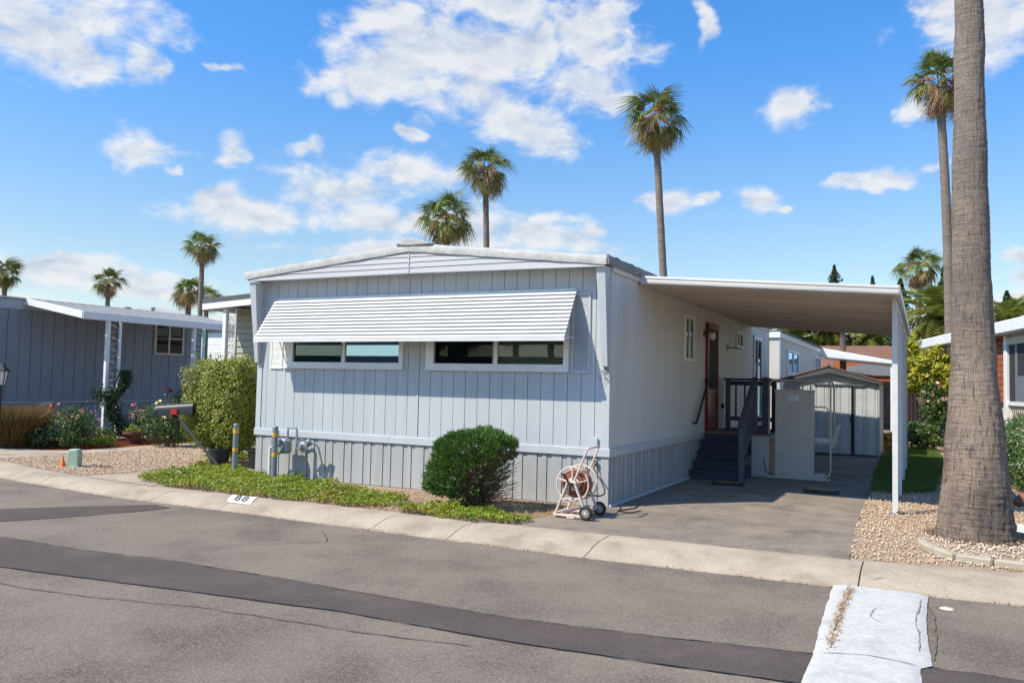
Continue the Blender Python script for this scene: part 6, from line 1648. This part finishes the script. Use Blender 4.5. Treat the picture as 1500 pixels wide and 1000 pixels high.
fan_palm(-17.82, 28.40, 13.2, 1.6, 'fan palm rising behind the home just right of the roof ridge', 0.19, 0.16, -17.4, 28.7, seed=4)
fan_palm(-20.76, 29.27, 10.8, 1.65, 'shorter shaggy fan palm whose crown just clears the roof ridge', 0.2, 0.18, seed=5, n=(24, 12, 18))
fan_palm(4.50, 31.7, 15.85, 1.65, 'tall curved fan palm right behind the big trunk at the right', 0.26, 0.17, 4.95, 32.7, seed=6, bow=(0.12, 0))
fan_palm(3.44, 58.42, 10.9, 1.75, 'distant fan palm beyond the carport posts', 0.25, 0.2, seed=7)
fan_palm(-55.54, 42.91, 13.3, 1.75, 'tallest of the distant fan palms above the white porch roof', 0.25, 0.2, seed=8, parts=False)
fan_palm(-81.21, 52.40, 12.1, 1.9, 'distant fan palm above the roof vent of the slate blue home', 0.28, 0.24, seed=9, parts=False)
fan_palm(-60.71, 46.10, 9.7, 1.8, 'bushy distant fan palm just left of the tallest distant one', 0.28, 0.24, seed=10, parts=False)
fan_palm(-70.96, 57.68, 10.5, 1.7, 'small pale fan palm half hidden behind the patio cover corner', 0.28, 0.24, seed=12, parts=False)
fan_palm(-86.92, 43.87, 12.3, 1.9, 'distant fan palm at the left edge of the sky', 0.28, 0.24, seed=11, parts=False)

# the big palm in front: detailed trunk
def big_palm():
    root = empty('big_fan_palm', (4.35, 0.32, 0), 'massive ringed grey palm trunk rising out of the frame at the right', 'palm tree')
    prof = [(-0.05,0.46),(0.0,0.425),(0.12,0.405),(0.35,0.375),(0.7,0.335),(1.05,0.308),(1.6,0.262),(2.24,0.222),(3.0,0.203),(3.85,0.192),(5.0,0.166),(6.3,0.15),(9,0.14),(15.2,0.135)]
    cx0 = [(0,4.35),(1.05,4.35),(2.24,4.335),(3.85,4.32),(5.0,4.32),(6.3,4.315),(15.2,4.25)]
    def ip(tab, z):
        for (a, b), (c, d) in zip(tab, tab[1:]):
            if z <= c: return b + (d - b) * max(0, (z - a)) / (c - a)
        return tab[-1][1]
    zs = list(np.arange(-0.05, 2.0, 0.014)) + list(np.arange(2.0, 6.8, 0.02)) + list(np.arange(6.8, 15.2, 0.15))
    n = 110; V = np.zeros((len(zs), n, 3))
    for i, z in enumerate(zs):
        r = ip(prof, z); c = ip(cx0, z)
        near = z < 6.8
        for k in range(n):
            t = 2*pi*k/n; dx, dy = cos(t), sin(t)
            d = 0.0
            if near:
                p = Vector((dx*r, dy*r, z))
                d += 0.016 * noise.noise(p * 2.2)
                low = max(0.0, min(1.0, 1 - (z - 0.25) / 0.5))
                # ring scars
                d += (0.006 + 0.002*low) * noise.noise(Vector((dx*1.3, dy*1.3, z*26)))
                # vertical fissures
                f = noise.noise(Vector((dx*r*34, dy*r*34, z*3.2)))
                d -= (0.014 + 0.030*low) * max(0, f - 0.10)
                if z < 0.3: d += 0.02 * noise.noise(Vector((dx*5, dy*5, 7))) * (0.3 - z) / 0.3
            V[i, k] = (c + dx*(r + d), 0.32 + dy*(r + d), z)
    V = V.reshape(-1, 3)
    i = np.arange(len(zs)-1)[:, None]; k = np.arange(n)[None]
    F = np.stack([i*n + k, i*n + (k+1)%n, (i+1)*n + (k+1)%n, (i+1)*n + k], 2).reshape(-1, 4)
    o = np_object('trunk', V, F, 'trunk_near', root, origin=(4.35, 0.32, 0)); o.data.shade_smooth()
    # crown far above the frame
    rnd = random.Random(99)
    for kind, cnt in (('g', 26), ('d', 12)):
        for j in range(cnt):
            az = j*2.4; el = radians(80 - 100*j/cnt) if kind == 'g' else radians(rnd.uniform(-80, -40)); s = 2.0
            rot = Matrix.Rotation(az, 4, 'Z') @ Matrix.Rotation(-el, 4, 'Y')
            inst(rnd.choice(FR[kind]), 'frond', root, (4.25, 0.32, 15.3), rot.to_euler(), (s, s, s))
    # small root hairs and litter at the foot
    nn = 900; an = RNG.uniform(0, 2*pi, nn); rr = 0.42 + np.abs(RNG.normal(0, 0.05, nn))
    P = np.stack([4.35 + rr*np.cos(an), 0.32 + rr*np.sin(an), np.full(nn, 0.01)], 1)
    Vn, Fn = needle_arrays(P, np.tile([0, 0, 0.3], (nn, 1)), 0.06, 0.010, jit=0.6)
    np_object('root_fibres', Vn, Fn, 'twig', root)['kind'] = 'stuff'
big_palm()

# date palms in the distance
def feather_mesh(m, seed):
    rnd = random.Random(seed); V = []; F = []
    n = 26
    pts = []
    for i in range(n + 1):
        t = i/n; a = radians(35 - 95*t*t); 
        pts.append((t, 0, 0))
    x = z = 0; P = [Vector((0,0,0))]
    for i in range(n):
        a = radians(30 - 95*((i+1)/n)**1.4); x += cos(a)/n; z += sin(a)/n; P.append(Vector((x, 0, z)))
    for i in range(2, n):
        p = P[i]; ln = 0.30 * sin(pi * (0.12 + 0.85*i/n)) ** 0.6
        for s in (-1, 1):
            d = Vector((0.55, s*0.8, -0.15 + rnd.uniform(-.2,.25))).normalized() * ln
            k = len(V); w = 0.026
            V.extend([p + Vector((-w, 0, 0)), p + Vector((w, 0, 0)), p + d + Vector((0,0,-0.05))]); F.append((k, k+1, k+2))
    k = len(V); 
    for i in range(0, n, 4):
        k = len(V); a, b = P[i], P[min(i+4, n)]; V.extend([a + Vector((0,-.01,0)), a + Vector((0,.01,0)), b + Vector((0,.006,0)), b + Vector((0,-.006,0))]); F.append((k, k+1, k+2, k+3))
    me = mk_mesh('frond', V, F); me.materials.append(MT[m]); return me
DF = [feather_mesh('dfrond', s) for s in (1, 2)]; DG = [feather_mesh('dfrond_gold', 3)]
def date_palm(x, y, zc, R, lab, seed, gold=0, n=44):
    rnd = random.Random(seed); root = empty('date_palm', (x, y, 0), lab, 'palm tree', 'date palms behind the back homes')
    mb = MB(); trunk_mesh(mb, (x, y, -0.05), (x, y, zc), 0.38, 0.42, 12, 20, ring=0.03); mb.build('trunk', 'trunk_far', root, smooth=50)
    for i in range(n + gold):
        me = rnd.choice(DF) if i < n else DG[0]
        az = i*2.4 + rnd.uniform(-.2,.2); el = radians(80 - 110*(i/n) + rnd.uniform(-6,6)) if i < n else radians(rnd.uniform(-30, 30)); s = R * rnd.uniform(0.85, 1.1) * (1 if i < n else 0.5)
        rot = Matrix.Rotation(az, 4, 'Z') @ Matrix.Rotation(-el + radians(20), 4, 'Y')
        inst(me, 'frond', root, (x, y, zc + 0.2), rot.to_euler(), (s, s, s))
date_palm(4.66, 48.1, 5.9, 3.4, 'date palm with arching fronds beside the right carport posts', 1)
date_palm(-5.18, 54.3, 5.0, 3.3, 'date palm above the white roof edge of the beige home', 2)
date_palm(-2.76, 55.6, 5.6, 2.9, 'golden date palm seen under the carport left of the dark trunk', 3, gold=14)
date_palm(0.31, 57.1, 5.7, 3.2, 'date palm with golden fronds seen under the carport right of the dark trunk', 4, gold=8)
date_palm(8.4, 47.5, 5.6, 2.6, 'date palm peeking out right of the massive trunk', 5)
o = empty('palm_trunk', (0.65, 28.2, 0), 'dark ringed palm trunk passing up behind the carport roof', 'palm tree')
mb = MB(); trunk_mesh(mb, (0.65, 28.2, 0), (0.6, 28.2, 5.1), 0.14, 0.12, 12, 30, ring=0.02); mb.build('trunk', 'bark', o, smooth=50)
for i in range(34):
    az = i*2.4; el = radians(35 - 80*(i/34)); rot = Matrix.Rotation(az, 4, 'Z') @ Matrix.Rotation(-el + radians(20), 4, 'Y')
    inst(FR['g'][i % 2], 'frond', o, (0.6, 28.2, 5.1), rot.to_euler(), (0.8, 0.8, 0.8))

# conifers
def conifer(x, y, h, r, lab, seed, n=5200, size=0.28, z0=0.12):
    rng = np.random.default_rng(seed); root = empty('conifer', (x, y, 0), lab, 'conifer', 'conifers in the distance')
    t = rng.uniform(z0, 1, n); rad = r * (1 - t) ** 0.75 * (0.75 + 0.25*np.sin(t*60 + seed)) * rng.uniform(0.35, 1.05, n); an = rng.uniform(0, 2*pi, n)
    rad *= 0.8 + 0.35*np.sin(an*3 + t*9)
    P = np.stack([x + rad*np.cos(an), y + rad*np.sin(an), h*t - rad*0.25], 1); nr = np.stack([np.cos(an), np.sin(an), np.full(n, .3)], 1)
    V, F = leaf_arrays(P, nr, size, 0.45, 0.7, rng); np_object('foliage', V, F, 'conifer', root)['kind'] = 'stuff'
    MB().tube([(x, y, 0), (x, y, h*0.97)], [r*0.09, 0.03], 8).build('trunk', 'bark', root)
conifer(-4.05, 74.7, 13.9, 4.2, 'dark pointed conifer above the middle of the carport roof', 3)
conifer(-1.26, 87.3, 14.3, 3.8, 'tip of a far conifer above the right part of the carport roof', 4, 3500)
conifer(2.3, 55.0, 9.8, 3.0, 'dark conifer just right of the carport corner', 5)
conifer(5.4, 68.4, 12.6, 3.6, 'dark conifer beside the distant fan palm', 6)
conifer(9.5, 62, 9.5, 2.6, 'conifer right of the massive trunk, partly hidden', 7)

def broad(x, y, z, r, lab, seed, m='tree', n=3600, size=0.28, cat='tree', group='bushy trees beyond the back fence', tr=0.16):
    rng = np.random.default_rng(seed); root = empty('broadleaf_tree', (x, y, 0), lab, cat, group)
    Ps = []; Ns = []
    for k in range(6):
        c = (x + rng.uniform(-.5,.5)*r[0], y + rng.uniform(-.5,.5)*r[1], z + rng.uniform(-.35,.4)*r[2])
        P, nn = shell_points(c, (r[0]*.62, r[1]*.62, r[2]*.62), n//6, rng=rng, inner=0.3, amp=0.3, nsc=2.5, seed=seed+k); Ps.append(P); Ns.append(nn)
    P = np.concatenate(Ps); nn = np.concatenate(Ns)
    V, F = leaf_arrays(P, nn + [0,0,.3], size, 0.55, 0.7, rng); np_object('crown', V, F, m, root)['kind'] = 'stuff'
    mb = MB(); limb(mb, (x, y, 0), (x, y, z - r[2]*0.2), tr, tr*0.6, 5, 0.06)
    for k in range(5): limb(mb, (x, y, z - r[2]*0.45), (x + random.uniform(-.6,.6)*r[0], y + random.uniform(-.6,.6)*r[1], z + random.uniform(0,.5)*r[2]), tr*0.5, tr*0.15, 4, 0.08)
    mb.build('trunk', 'bark', root)
for i, (x, y, z, rx, rz, lab) in enumerate(((-9, 64, 4.2, 3.5, 2.6, 'bushy dark tree behind the left end of the brown roof'), (-1.5, 64, 4.3, 3.2, 2.4, 'bushy dark tree behind the middle of the brown roof'),
        (3.2, 62, 4.6, 2.8, 3.0, 'bushy dark tree under the date palm at right'), (-5.2, 68, 4.6, 3.0, 2.4, 'rounded dark tree behind the golden date palm'), (10, 52, 3.9, 4, 2.6, 'bushy dark tree beyond the right neighbour'))):
    broad(x, y, z, (rx, rx, rz), lab, 20 + i, n=4200, size=0.34)

# ------------------------------------------------------------------ back yard buildings
bh = empty('beige_home', (-3.2, 21, 0), 'warm white mobile home behind the shed with two small windows', 'mobile home')
BX, BY0, BY1 = -0.10, 15.2, 26.0
MB().box(-6.3, BX - 0.03, BY0 + 0.03, BY1, 0, 3.18).build('wall_core', 'beige', bh)
y = BY0
while y < BY1 - 0.1:
    plank('siding_board', bh, BX - 0.03, y + 0.005, 0.0, 0.03, 0.39, 3.18, 'beige'); y += 0.40
x = -1.9
while x < BX - 0.05:
    plank('siding_board', bh, x + 0.005, BY0, 0.0, 0.29, 0.03, 3.18, 'beige'); x += 0.30
MB().box(-6.4, BX + 0.05, BY0 - 0.06, BY1, 3.18, 3.38).build('fascia', 'white', bh, bevel=0.02)
MB().box(BX - 0.01, BX + 0.035, BY0 - 0.02, BY0 + 0.10, 0, 3.18).build('corner_board', 'nb_trim', bh)
MB().box(-6.4, BX + 0.10, BY0 - 0.06, BY1, 3.385, 3.42).build('roof', 'shed_dark', bh)
for (a, b, c, d) in ((16.7, 19.3, 2.10, 2.92), (23.9, 26.2, 2.35, 3.0)):
    fr = MB(); b = min(b, 25.9)
    fr.box(BX, BX+0.05, a, b, c, c+0.09); fr.box(BX, BX+0.05, a, b, d-0.09, d); fr.box(BX, BX+0.05, a, a+0.14, c+.09, d-.09); fr.box(BX, BX+0.05, b-0.14, b, c+.09, d-.09); fr.box(BX, BX+0.045, (a+b)/2-0.05, (a+b)/2+0.05, c+.09, d-.09)
    f = fr.build('window', 'white', bh)
    MB().box(BX+0.002, BX+0.006, a+.14, b-.14, c+.09, d-.09).build('room_backing', 'dark', f); MB().box(BX+0.015, BX+0.018, a+.14, b-.14, c+.09, d-.09).build('pane', 'glass_mirror', f)
bc = empty('rear_carport', (1.3, 27, 0), 'bright white sloping carport roof behind the shed', 'carport')
MB().hexa([(-0.1, 25.9, 3.02), (2.72, 25.9, 2.74), (2.72, 30.5, 2.74), (-0.1, 30.5, 3.02)], [(-0.1, 25.9, 3.42), (2.72, 25.9, 2.88), (2.72, 30.5, 2.88), (-0.1, 30.5, 3.42)]).build('roof', 'white', bc, bevel=0.02)
MB().box(2.60, 2.70, 26.0, 26.1, 0, 2.74).build('post', 'white', bc); MB().box(2.60, 2.70, 30.2, 30.3, 0, 2.74).build('post', 'white', bc)
MB().box(-0.1, 1.6, 31.5, 31.6, 0, 3.0).build('back_wall', 'terracotta', bc); 
o = MB().lathe((0.55, 29.5, 2.45), [(0.02,0),(0.10,0.03),(0.11,0.1),(0.03,0.16)], 12).build('hanging_lamp', 'yellow_tape'); tag(o, 'small yellow lamp hanging under the rear carport', 'lamp')
br = empty('brown_roof_home', (2, 50, 0), 'long low home with a brown shingle roof beyond the back fence', 'house')
rows = 9
for k in range(rows):
    t0, t1 = k/rows, (k+1)/rows; y0, z0 = 45 + 5.0*t0, 2.75 + 1.95*t0; y1, z1 = 45 + 5.0*t1, 2.75 + 1.95*t1
    MB().hexa([(-8, y0, z0-0.03), (9, y0, z0-0.03), (9, y1, z1-0.03), (-8, y1, z1-0.03)], [(-8, y0, z0+0.04), (9, y0, z0+0.04), (9, y1, z1+0.0), (-8, y1, z1+0.0)]).build('shingle_course', 'shingle', br)
MB().prism([(50, 4.7), (55, 2.75), (55, 2.65), (50, 4.6)], -8, 9, 'x').build('roof', 'shingle', br)
MB().box(-7.7, 8.7, 45.6, 54, 0, 2.68).build('wall', 'terracotta', br)
MB().box(-8, 9, 44.98, 45.05, 2.62, 2.78).build('fascia', 'shed_dark', br)
# dark car-like canopy below roof: a blue tarp bundle on the terracotta wall side
tr_ = MB().prism([(0.1, 2.35), (0.6, 2.75), (1.4, 2.9), (2.4, 2.75), (2.75, 2.35)], 31.0, 33.0, 'y').build('tarp_roof', 'nb_siding'); tag(tr_, 'dark blue curved shed roof below the brown shingle roof', 'roof')
wl = MB().box(0.2, 2.7, 31.1, 32.9, 0, 2.34).build('rear_hut', 'terracotta'); tag(wl, 'terracotta hut wall under the dark blue roof behind the fence', 'hut')

# plank fence
fn = empty('plank_fence', (4.5, 28.5, 0), 'weathered brown plank fence behind the shed and the lawn', 'fence')
x = 1.6; i = 0
while x < 8.0:
    w = 0.145
    plank('fence_plank', fn, x, 28.4 + 0.01*(i % 2), 0.0, w - 0.008, 0.025, 1.93 + (0.0 if i % 3 else 0.02), 'fence'); x += w; i += 1
MB().box(1.6, 8.0, 28.34, 28.39, 1.52, 1.70).build('rail', 'fence', fn); MB().box(1.6, 8.0, 28.34, 28.39, 0.3, 0.42).build('rail', 'fence', fn)
MB().box(1.6, 8.0, 28.33, 28.36, 1.75, 1.96).build('top_board', 'fence', fn)

# lawn
def lawn():
    poly = [(3.06,4.3),(3.45,4.15),(4.0,4.9),(4.12,8),(4.2,12),(4.1,16.5),(3.3,16.8),(2.9,12.0),(2.93,8.0)]
    sheet('lawn_soil', poly, -0.003, 'earth')
    x, y = poly_points(ragged(poly, 0.1, 0.1, 2.0), 2600)
    n = len(x); P = np.stack([x, y, np.zeros(n)], 1)
    V, F = needle_arrays(P, np.tile([0, 0, 1.0], (n, 1)), 0.085, 0.011, jit=0.35)
    o = np_object('lawn', V, F, 'grass', kind='stuff'); tag(o, 'narrow strip of uneven green grass behind the white carport posts', 'grass')
lawn()
# citrus tree, its rose companion, and orange plant
ct = empty('citrus_tree', (4.02, 16.6, 0), 'small yellow-green citrus tree between the carport posts and the big palm', 'tree')
Ps = []; Ns = []
for c, r, n in (((4.15, 16.6, 2.35), (0.80, 0.7, 0.62), 5200), ((3.55, 16.8, 2.05), (0.40, 0.45, 0.42), 1600), ((3.45, 17.0, 2.85), (0.30, 0.34, 0.42), 900), ((4.4, 16.4, 1.85), (0.45, 0.4, 0.32), 1200)):
    P, nn = shell_points(c, r, n, inner=0.25, amp=0.3, nsc=2.8, seed=n); Ps.append(P); Ns.append(nn)
V, F = leaf_arrays(np.concatenate(Ps), np.concatenate(Ns) + [0, 0, .5], 0.13, 0.5, 0.6); np_object('crown', V, F, 'citrus', ct)['kind'] = 'stuff'
mb = MB(); limb(mb, (4.02, 16.6, 0), (4.1, 16.6, 2.1), 0.06, 0.045, 6, 0.04)
for k in range(6): limb(mb, (4.05, 16.6, 1.5 + 0.1*k), (4.1 + random.uniform(-.7,.5), 16.6 + random.uniform(-.4,.4), 2.4 + random.uniform(0,.6)), 0.03, 0.01, 4, 0.06)
mb.build('trunk', 'bark', ct)
leafy('rose_bush', (4.05, 15.6, 1.15), (0.36, 0.3, 0.72), 2400, 0.10, 'rose_leaf', 'dark green climbing rose with white blooms in front of the citrus trunk', 'rose bush', flowers=('rose', 5, 0.09))
leafy('rose_bush', (3.75, 15.0, 0.45), (0.55, 0.4, 0.36), 1800, 0.10, 'rose_leaf', 'low dark rose at the foot of the citrus tree', 'rose bush')
leafy('low_plant', (2.93, 14.2, 0.28), (0.26, 0.25, 0.26), 800, 0.09, 'dfrond_gold', 'small orange-leaved plant beside the shed corner', 'plant', stems=3)

# ------------------------------------------------------------------ right-hand neighbour
A = Vector((3.83, 19.4, 0)); dR = Vector((0.218, -0.976, 0)); wR = Vector((0.976, 0.218, 0))
MR = Matrix(((wR.x, dR.x, 0, A.x), (wR.y, dR.y, 0, A.y), (0, 0, 1, 0), (0, 0, 0, 1)))     # local x = into the house, local y = toward the street
rn = empty('right_neighbour_home', (A + dR*5 + wR*3), 'cream neighbouring home with white flat roof and orange screen-block panel, at the right edge', 'mobile home')
W[rn] = Vector(rn.location)
def RB(x0, x1, y0, y1, z0, z1, name, m, parent=None, bevel=0.0): return MB(MR).box(x0, x1, y0, y1, z0, z1).build(name, m, parent or rn, bevel=bevel)
RB(-0.3, 7, -0.4, 13.5, 3.02, 3.30, 'roof', 'white', bevel=0.02)
RB(-0.05, 0.10, -0.1, 0.15, 0, 3.0, 'post', 'white'); RB(-0.05, 0.10, 2.9, 3.15, 0, 3.0, 'post', 'white')
RB(1.2, 7, 0.0, 13.0, 0.0, 3.0, 'wall', 'cream')
RB(0.0, 0.08, 0.15, 2.9, 2.86, 3.0, 'header', 'white')
mb = MB(MR)
for k in range(34): mb.hexa([(0.02, 0.2, 0.35+k*0.073), (0.10, 0.2, 0.35+k*0.073+0.02), (0.10, 2.85, 0.35+k*0.073+0.02), (0.02, 2.85, 0.35+k*0.073)], [(0.02, 0.2, 0.36+k*0.073), (0.10, 0.2, 0.36+k*0.073+0.02), (0.10, 2.85, 0.36+k*0.073+0.02), (0.02, 2.85, 0.36+k*0.073)])
o = mb.build('louvre_blind', 'hub', rn); o['kind'] = 'stuff'
RB(0.02, 0.07, 1.35, 1.45, 0.3, 2.86, 'mullion', 'beige')
RB(0.12, 0.14, 0.15, 2.9, 0.2, 2.86, 'window_backing', 'dark')
RB(0.0, 0.12, 3.2, 7.9, 0, 1.3, 'low_wall', 'cream')
# orange screen blocks: hollow squares
for r_ in range(10):
    for c_ in range(5):
        y0 = 6.75 + c_*0.19; z0 = 1.45 + r_*0.155; mb = MB(MR)
        mb.box(0.0, 0.09, y0, y0+0.182, z0, z0+0.03); mb.box(0.0, 0.09, y0, y0+0.182, z0+0.115, z0+0.148); mb.box(0.0, 0.09, y0, y0+0.03, z0+0.03, z0+0.115); mb.box(0.0, 0.09, y0+0.152, y0+0.182, z0+0.03, z0+0.115)
        mb.build('screen_block', 'brick', rn)
RB(0.10, 0.12, 6.7, 7.75, 1.42, 3.0, 'screen_backing', 'brick')
RB(-0.04, 0.10, 7.78, 7.98, 0, 3.0, 'post', 'white', bevel=0.01)
RB(-0.04, 0.10, 12.3, 12.5, 0, 3.0, 'post', 'white', bevel=0.01)
RB(-0.02, 0.08, 7.98, 12.3, 1.38, 1.47, 'rail', 'white'); RB(-0.02, 0.08, 7.98, 12.3, 0.0, 0.10, 'rail', 'white')
RB(-0.02, 0.08, 7.98, 12.3, 2.78, 2.95, 'header', 'cream')
RB(0.02, 0.05, 8.0, 12.3, 1.47, 2.78, 'screen', 'screen')
RB(0.0, 0.06, 8.45, 8.55, 1.47, 2.78, 'mullion', 'galv'); RB(0.0, 0.06, 9.6, 9.7, 1.47, 2.78, 'mullion', 'galv'); RB(0.0, 0.06, 8.6, 9.6, 1.47, 2.05, 'low_pane', 'hub')
mb = MB(MR)
for k in range(34):
    y0 = 7.98 + k*0.13
    mb.bar((0.03, y0, 0.10), (0.03, min(y0 + 0.6, 12.3), 1.38), 0.012, 0.012); mb.bar((0.04, y0, 1.38), (0.04, min(y0 + 0.6, 12.3), 0.10), 0.012, 0.012)
o = mb.build('lattice', 'cream', rn); o['kind'] = 'stuff'
# hedge in front of it
P, nn = shell_points((5.95, 6.3, 0.62), (0.95, 1.5, 0.64), 15000, power=4.5, inner=0.6, amp=0.07, nsc=3)
hd = empty('clipped_hedge', (5.95, 6.3, 0), 'glossy dark green clipped hedge to the right of the big palm', 'hedge')
V, F = leaf_arrays(P, nn + [0, 0, .4], 0.055, 0.55, 0.6); np_object('foliage', V, F, 'hedge', hd)['kind'] = 'stuff'
mb = MB()
for k in range(14): limb(mb, (5.95 + random.uniform(-.5,.5), 6.3 + random.uniform(-1.2,1.2), 0), (5.95 + random.uniform(-.7,.7), 6.3 + random.uniform(-1.3,1.3), 0.9), 0.015, 0.005, 4, 0.04)
mb.build('stems', 'twig', hd)['kind'] = 'stuff'

# edging round the palm bed
ed = empty('garden_edging', (4.3, -1.2, 0), 'curved mossy concrete edging blocks around the palm bed', 'edging')
pts = [(3.80,-0.50),(3.82,-0.75),(3.93,-1.02),(4.10,-1.28),(4.42,-1.36),(4.75,-1.42),(5.2,-1.45),(5.8,-1.42),(6.5,-1.35)]
for a, b in zip(pts, pts[1:]):
    a3 = Vector((*a, 0.03)); b3 = Vector((*b, 0.03)); d = (b3 - a3).normalized() * 0.006
    MB().bar(a3 + d, b3 - d, 0.10, 0.09).build('edging_block', 'stone', ed, bevel=0.018)
for (x, y, s, lab) in ((5.15, 3.7, 0.16, 'reddish rock at the right edge behind the big palm'), (5.45, 3.4, 0.12, 'smaller reddish rock at the right edge of the photo')):
    mb = MB(); mb.lathe((x, y, 0), [(s*0.8,0),(s,s*0.4),(s*0.8,s*0.9),(s*0.3,s*1.2)], 9); mb.v = [(a + 0.03*noise.noise(Vector((a*9, b*9, c*9))), b + 0.03*noise.noise(Vector((b*9, c*9, a*9))), c) for a, b, c in mb.v]
    o = mb.build('garden_rock', 'redrock'); tag(o, lab, 'rock', 'red rocks by the hedge')
# little sign on a stake at the right edge
sg = empty('stake_sign', (4.78, -0.42, 0), 'small white tilted board on a grey stake at the right edge by the palm foot', 'sign')
MB().bar((4.81, -0.42, 0.0), (4.775, -0.42, 0.20), 0.035, 0.02, (0,1,0)).build('stake', 'galv', sg)
MB().bar((4.755, -0.44, 0.205), (4.765, -0.44, 0.285), 0.14, 0.018, (0,1,0)).build('board', 'pvc', sg, bevel=0.004)

# fallen leaves scattered over kerb, driveway and street
n = 300; xs_ = RNG.uniform(-8, 5, n); ys_ = -2.3 + RNG.normal(0, 0.5, n)
ys_ = np.where(RNG.uniform(0,1,n) < .35, RNG.uniform(-4, 1.0, n), ys_)
P = np.stack([xs_, ys_, np.where(ys_ > -1.95, 0.008, np.where(ys_ < -2.65, STREET_Z + 0.008, -0.005 - 0.09*np.clip((-1.95-ys_)/0.7, 0, 1)*1.0 + 0.02))], 1)
k = ~((xs_ < -0.2) & (ys_ > -1.9)); P = P[k]
V, F = leaf_arrays(P, np.tile([0,0,3.0], (len(P),1)), 0.022, 0.5, 0.4); o = np_object('fallen_leaves', V, F, 'straw', kind='stuff'); tag(o, 'scattered dry leaf flecks on the kerb and asphalt', 'leaves')

# ------------------------------------------------------------------ homes and palms across the street (seen in the window glass)
MT['tealwall'] = pmat('dark_teal_siding', (0.10, 0.17, 0.17), rough=0.6)
oh = empty('opposite_home', (-21, -30, 0), 'dark teal home across the street seen only as a reflection in the windows', 'mobile home')
MB().box(-34, -9, -34, -26, 0, 2.5).build('wall', 'tealwall', oh); MB().prism([(-34.4, 2.5), (-8.6, 2.5), (-12, 2.95), (-30, 2.95)], -34.3, -25.7, 'y').build('roof', 'shed_dark', oh)
MB().box(-20.3, -19.6, -30, -29, 2.9, 3.5).build('roof_cooler', 'shed_dark', oh)
for i, (x, y, z) in enumerate(((-19.5, -36, 5.6), (-17.5, -37, 12), (-23.5, -36, 5.0), (-16.0, -38, 13), (-28, -40, 5.6))):
    fan_palm(x, y, z, 1.9, ['fan palm across the street, reflected in the left window', 'tall fan palm across the street, reflected in the window', 'fan palm across the street standing left of the others', 'fan palm across the street standing right of the others', 'farthest fan palm across the street'][i], 0.22, 0.18, seed=40+i, parts=False)
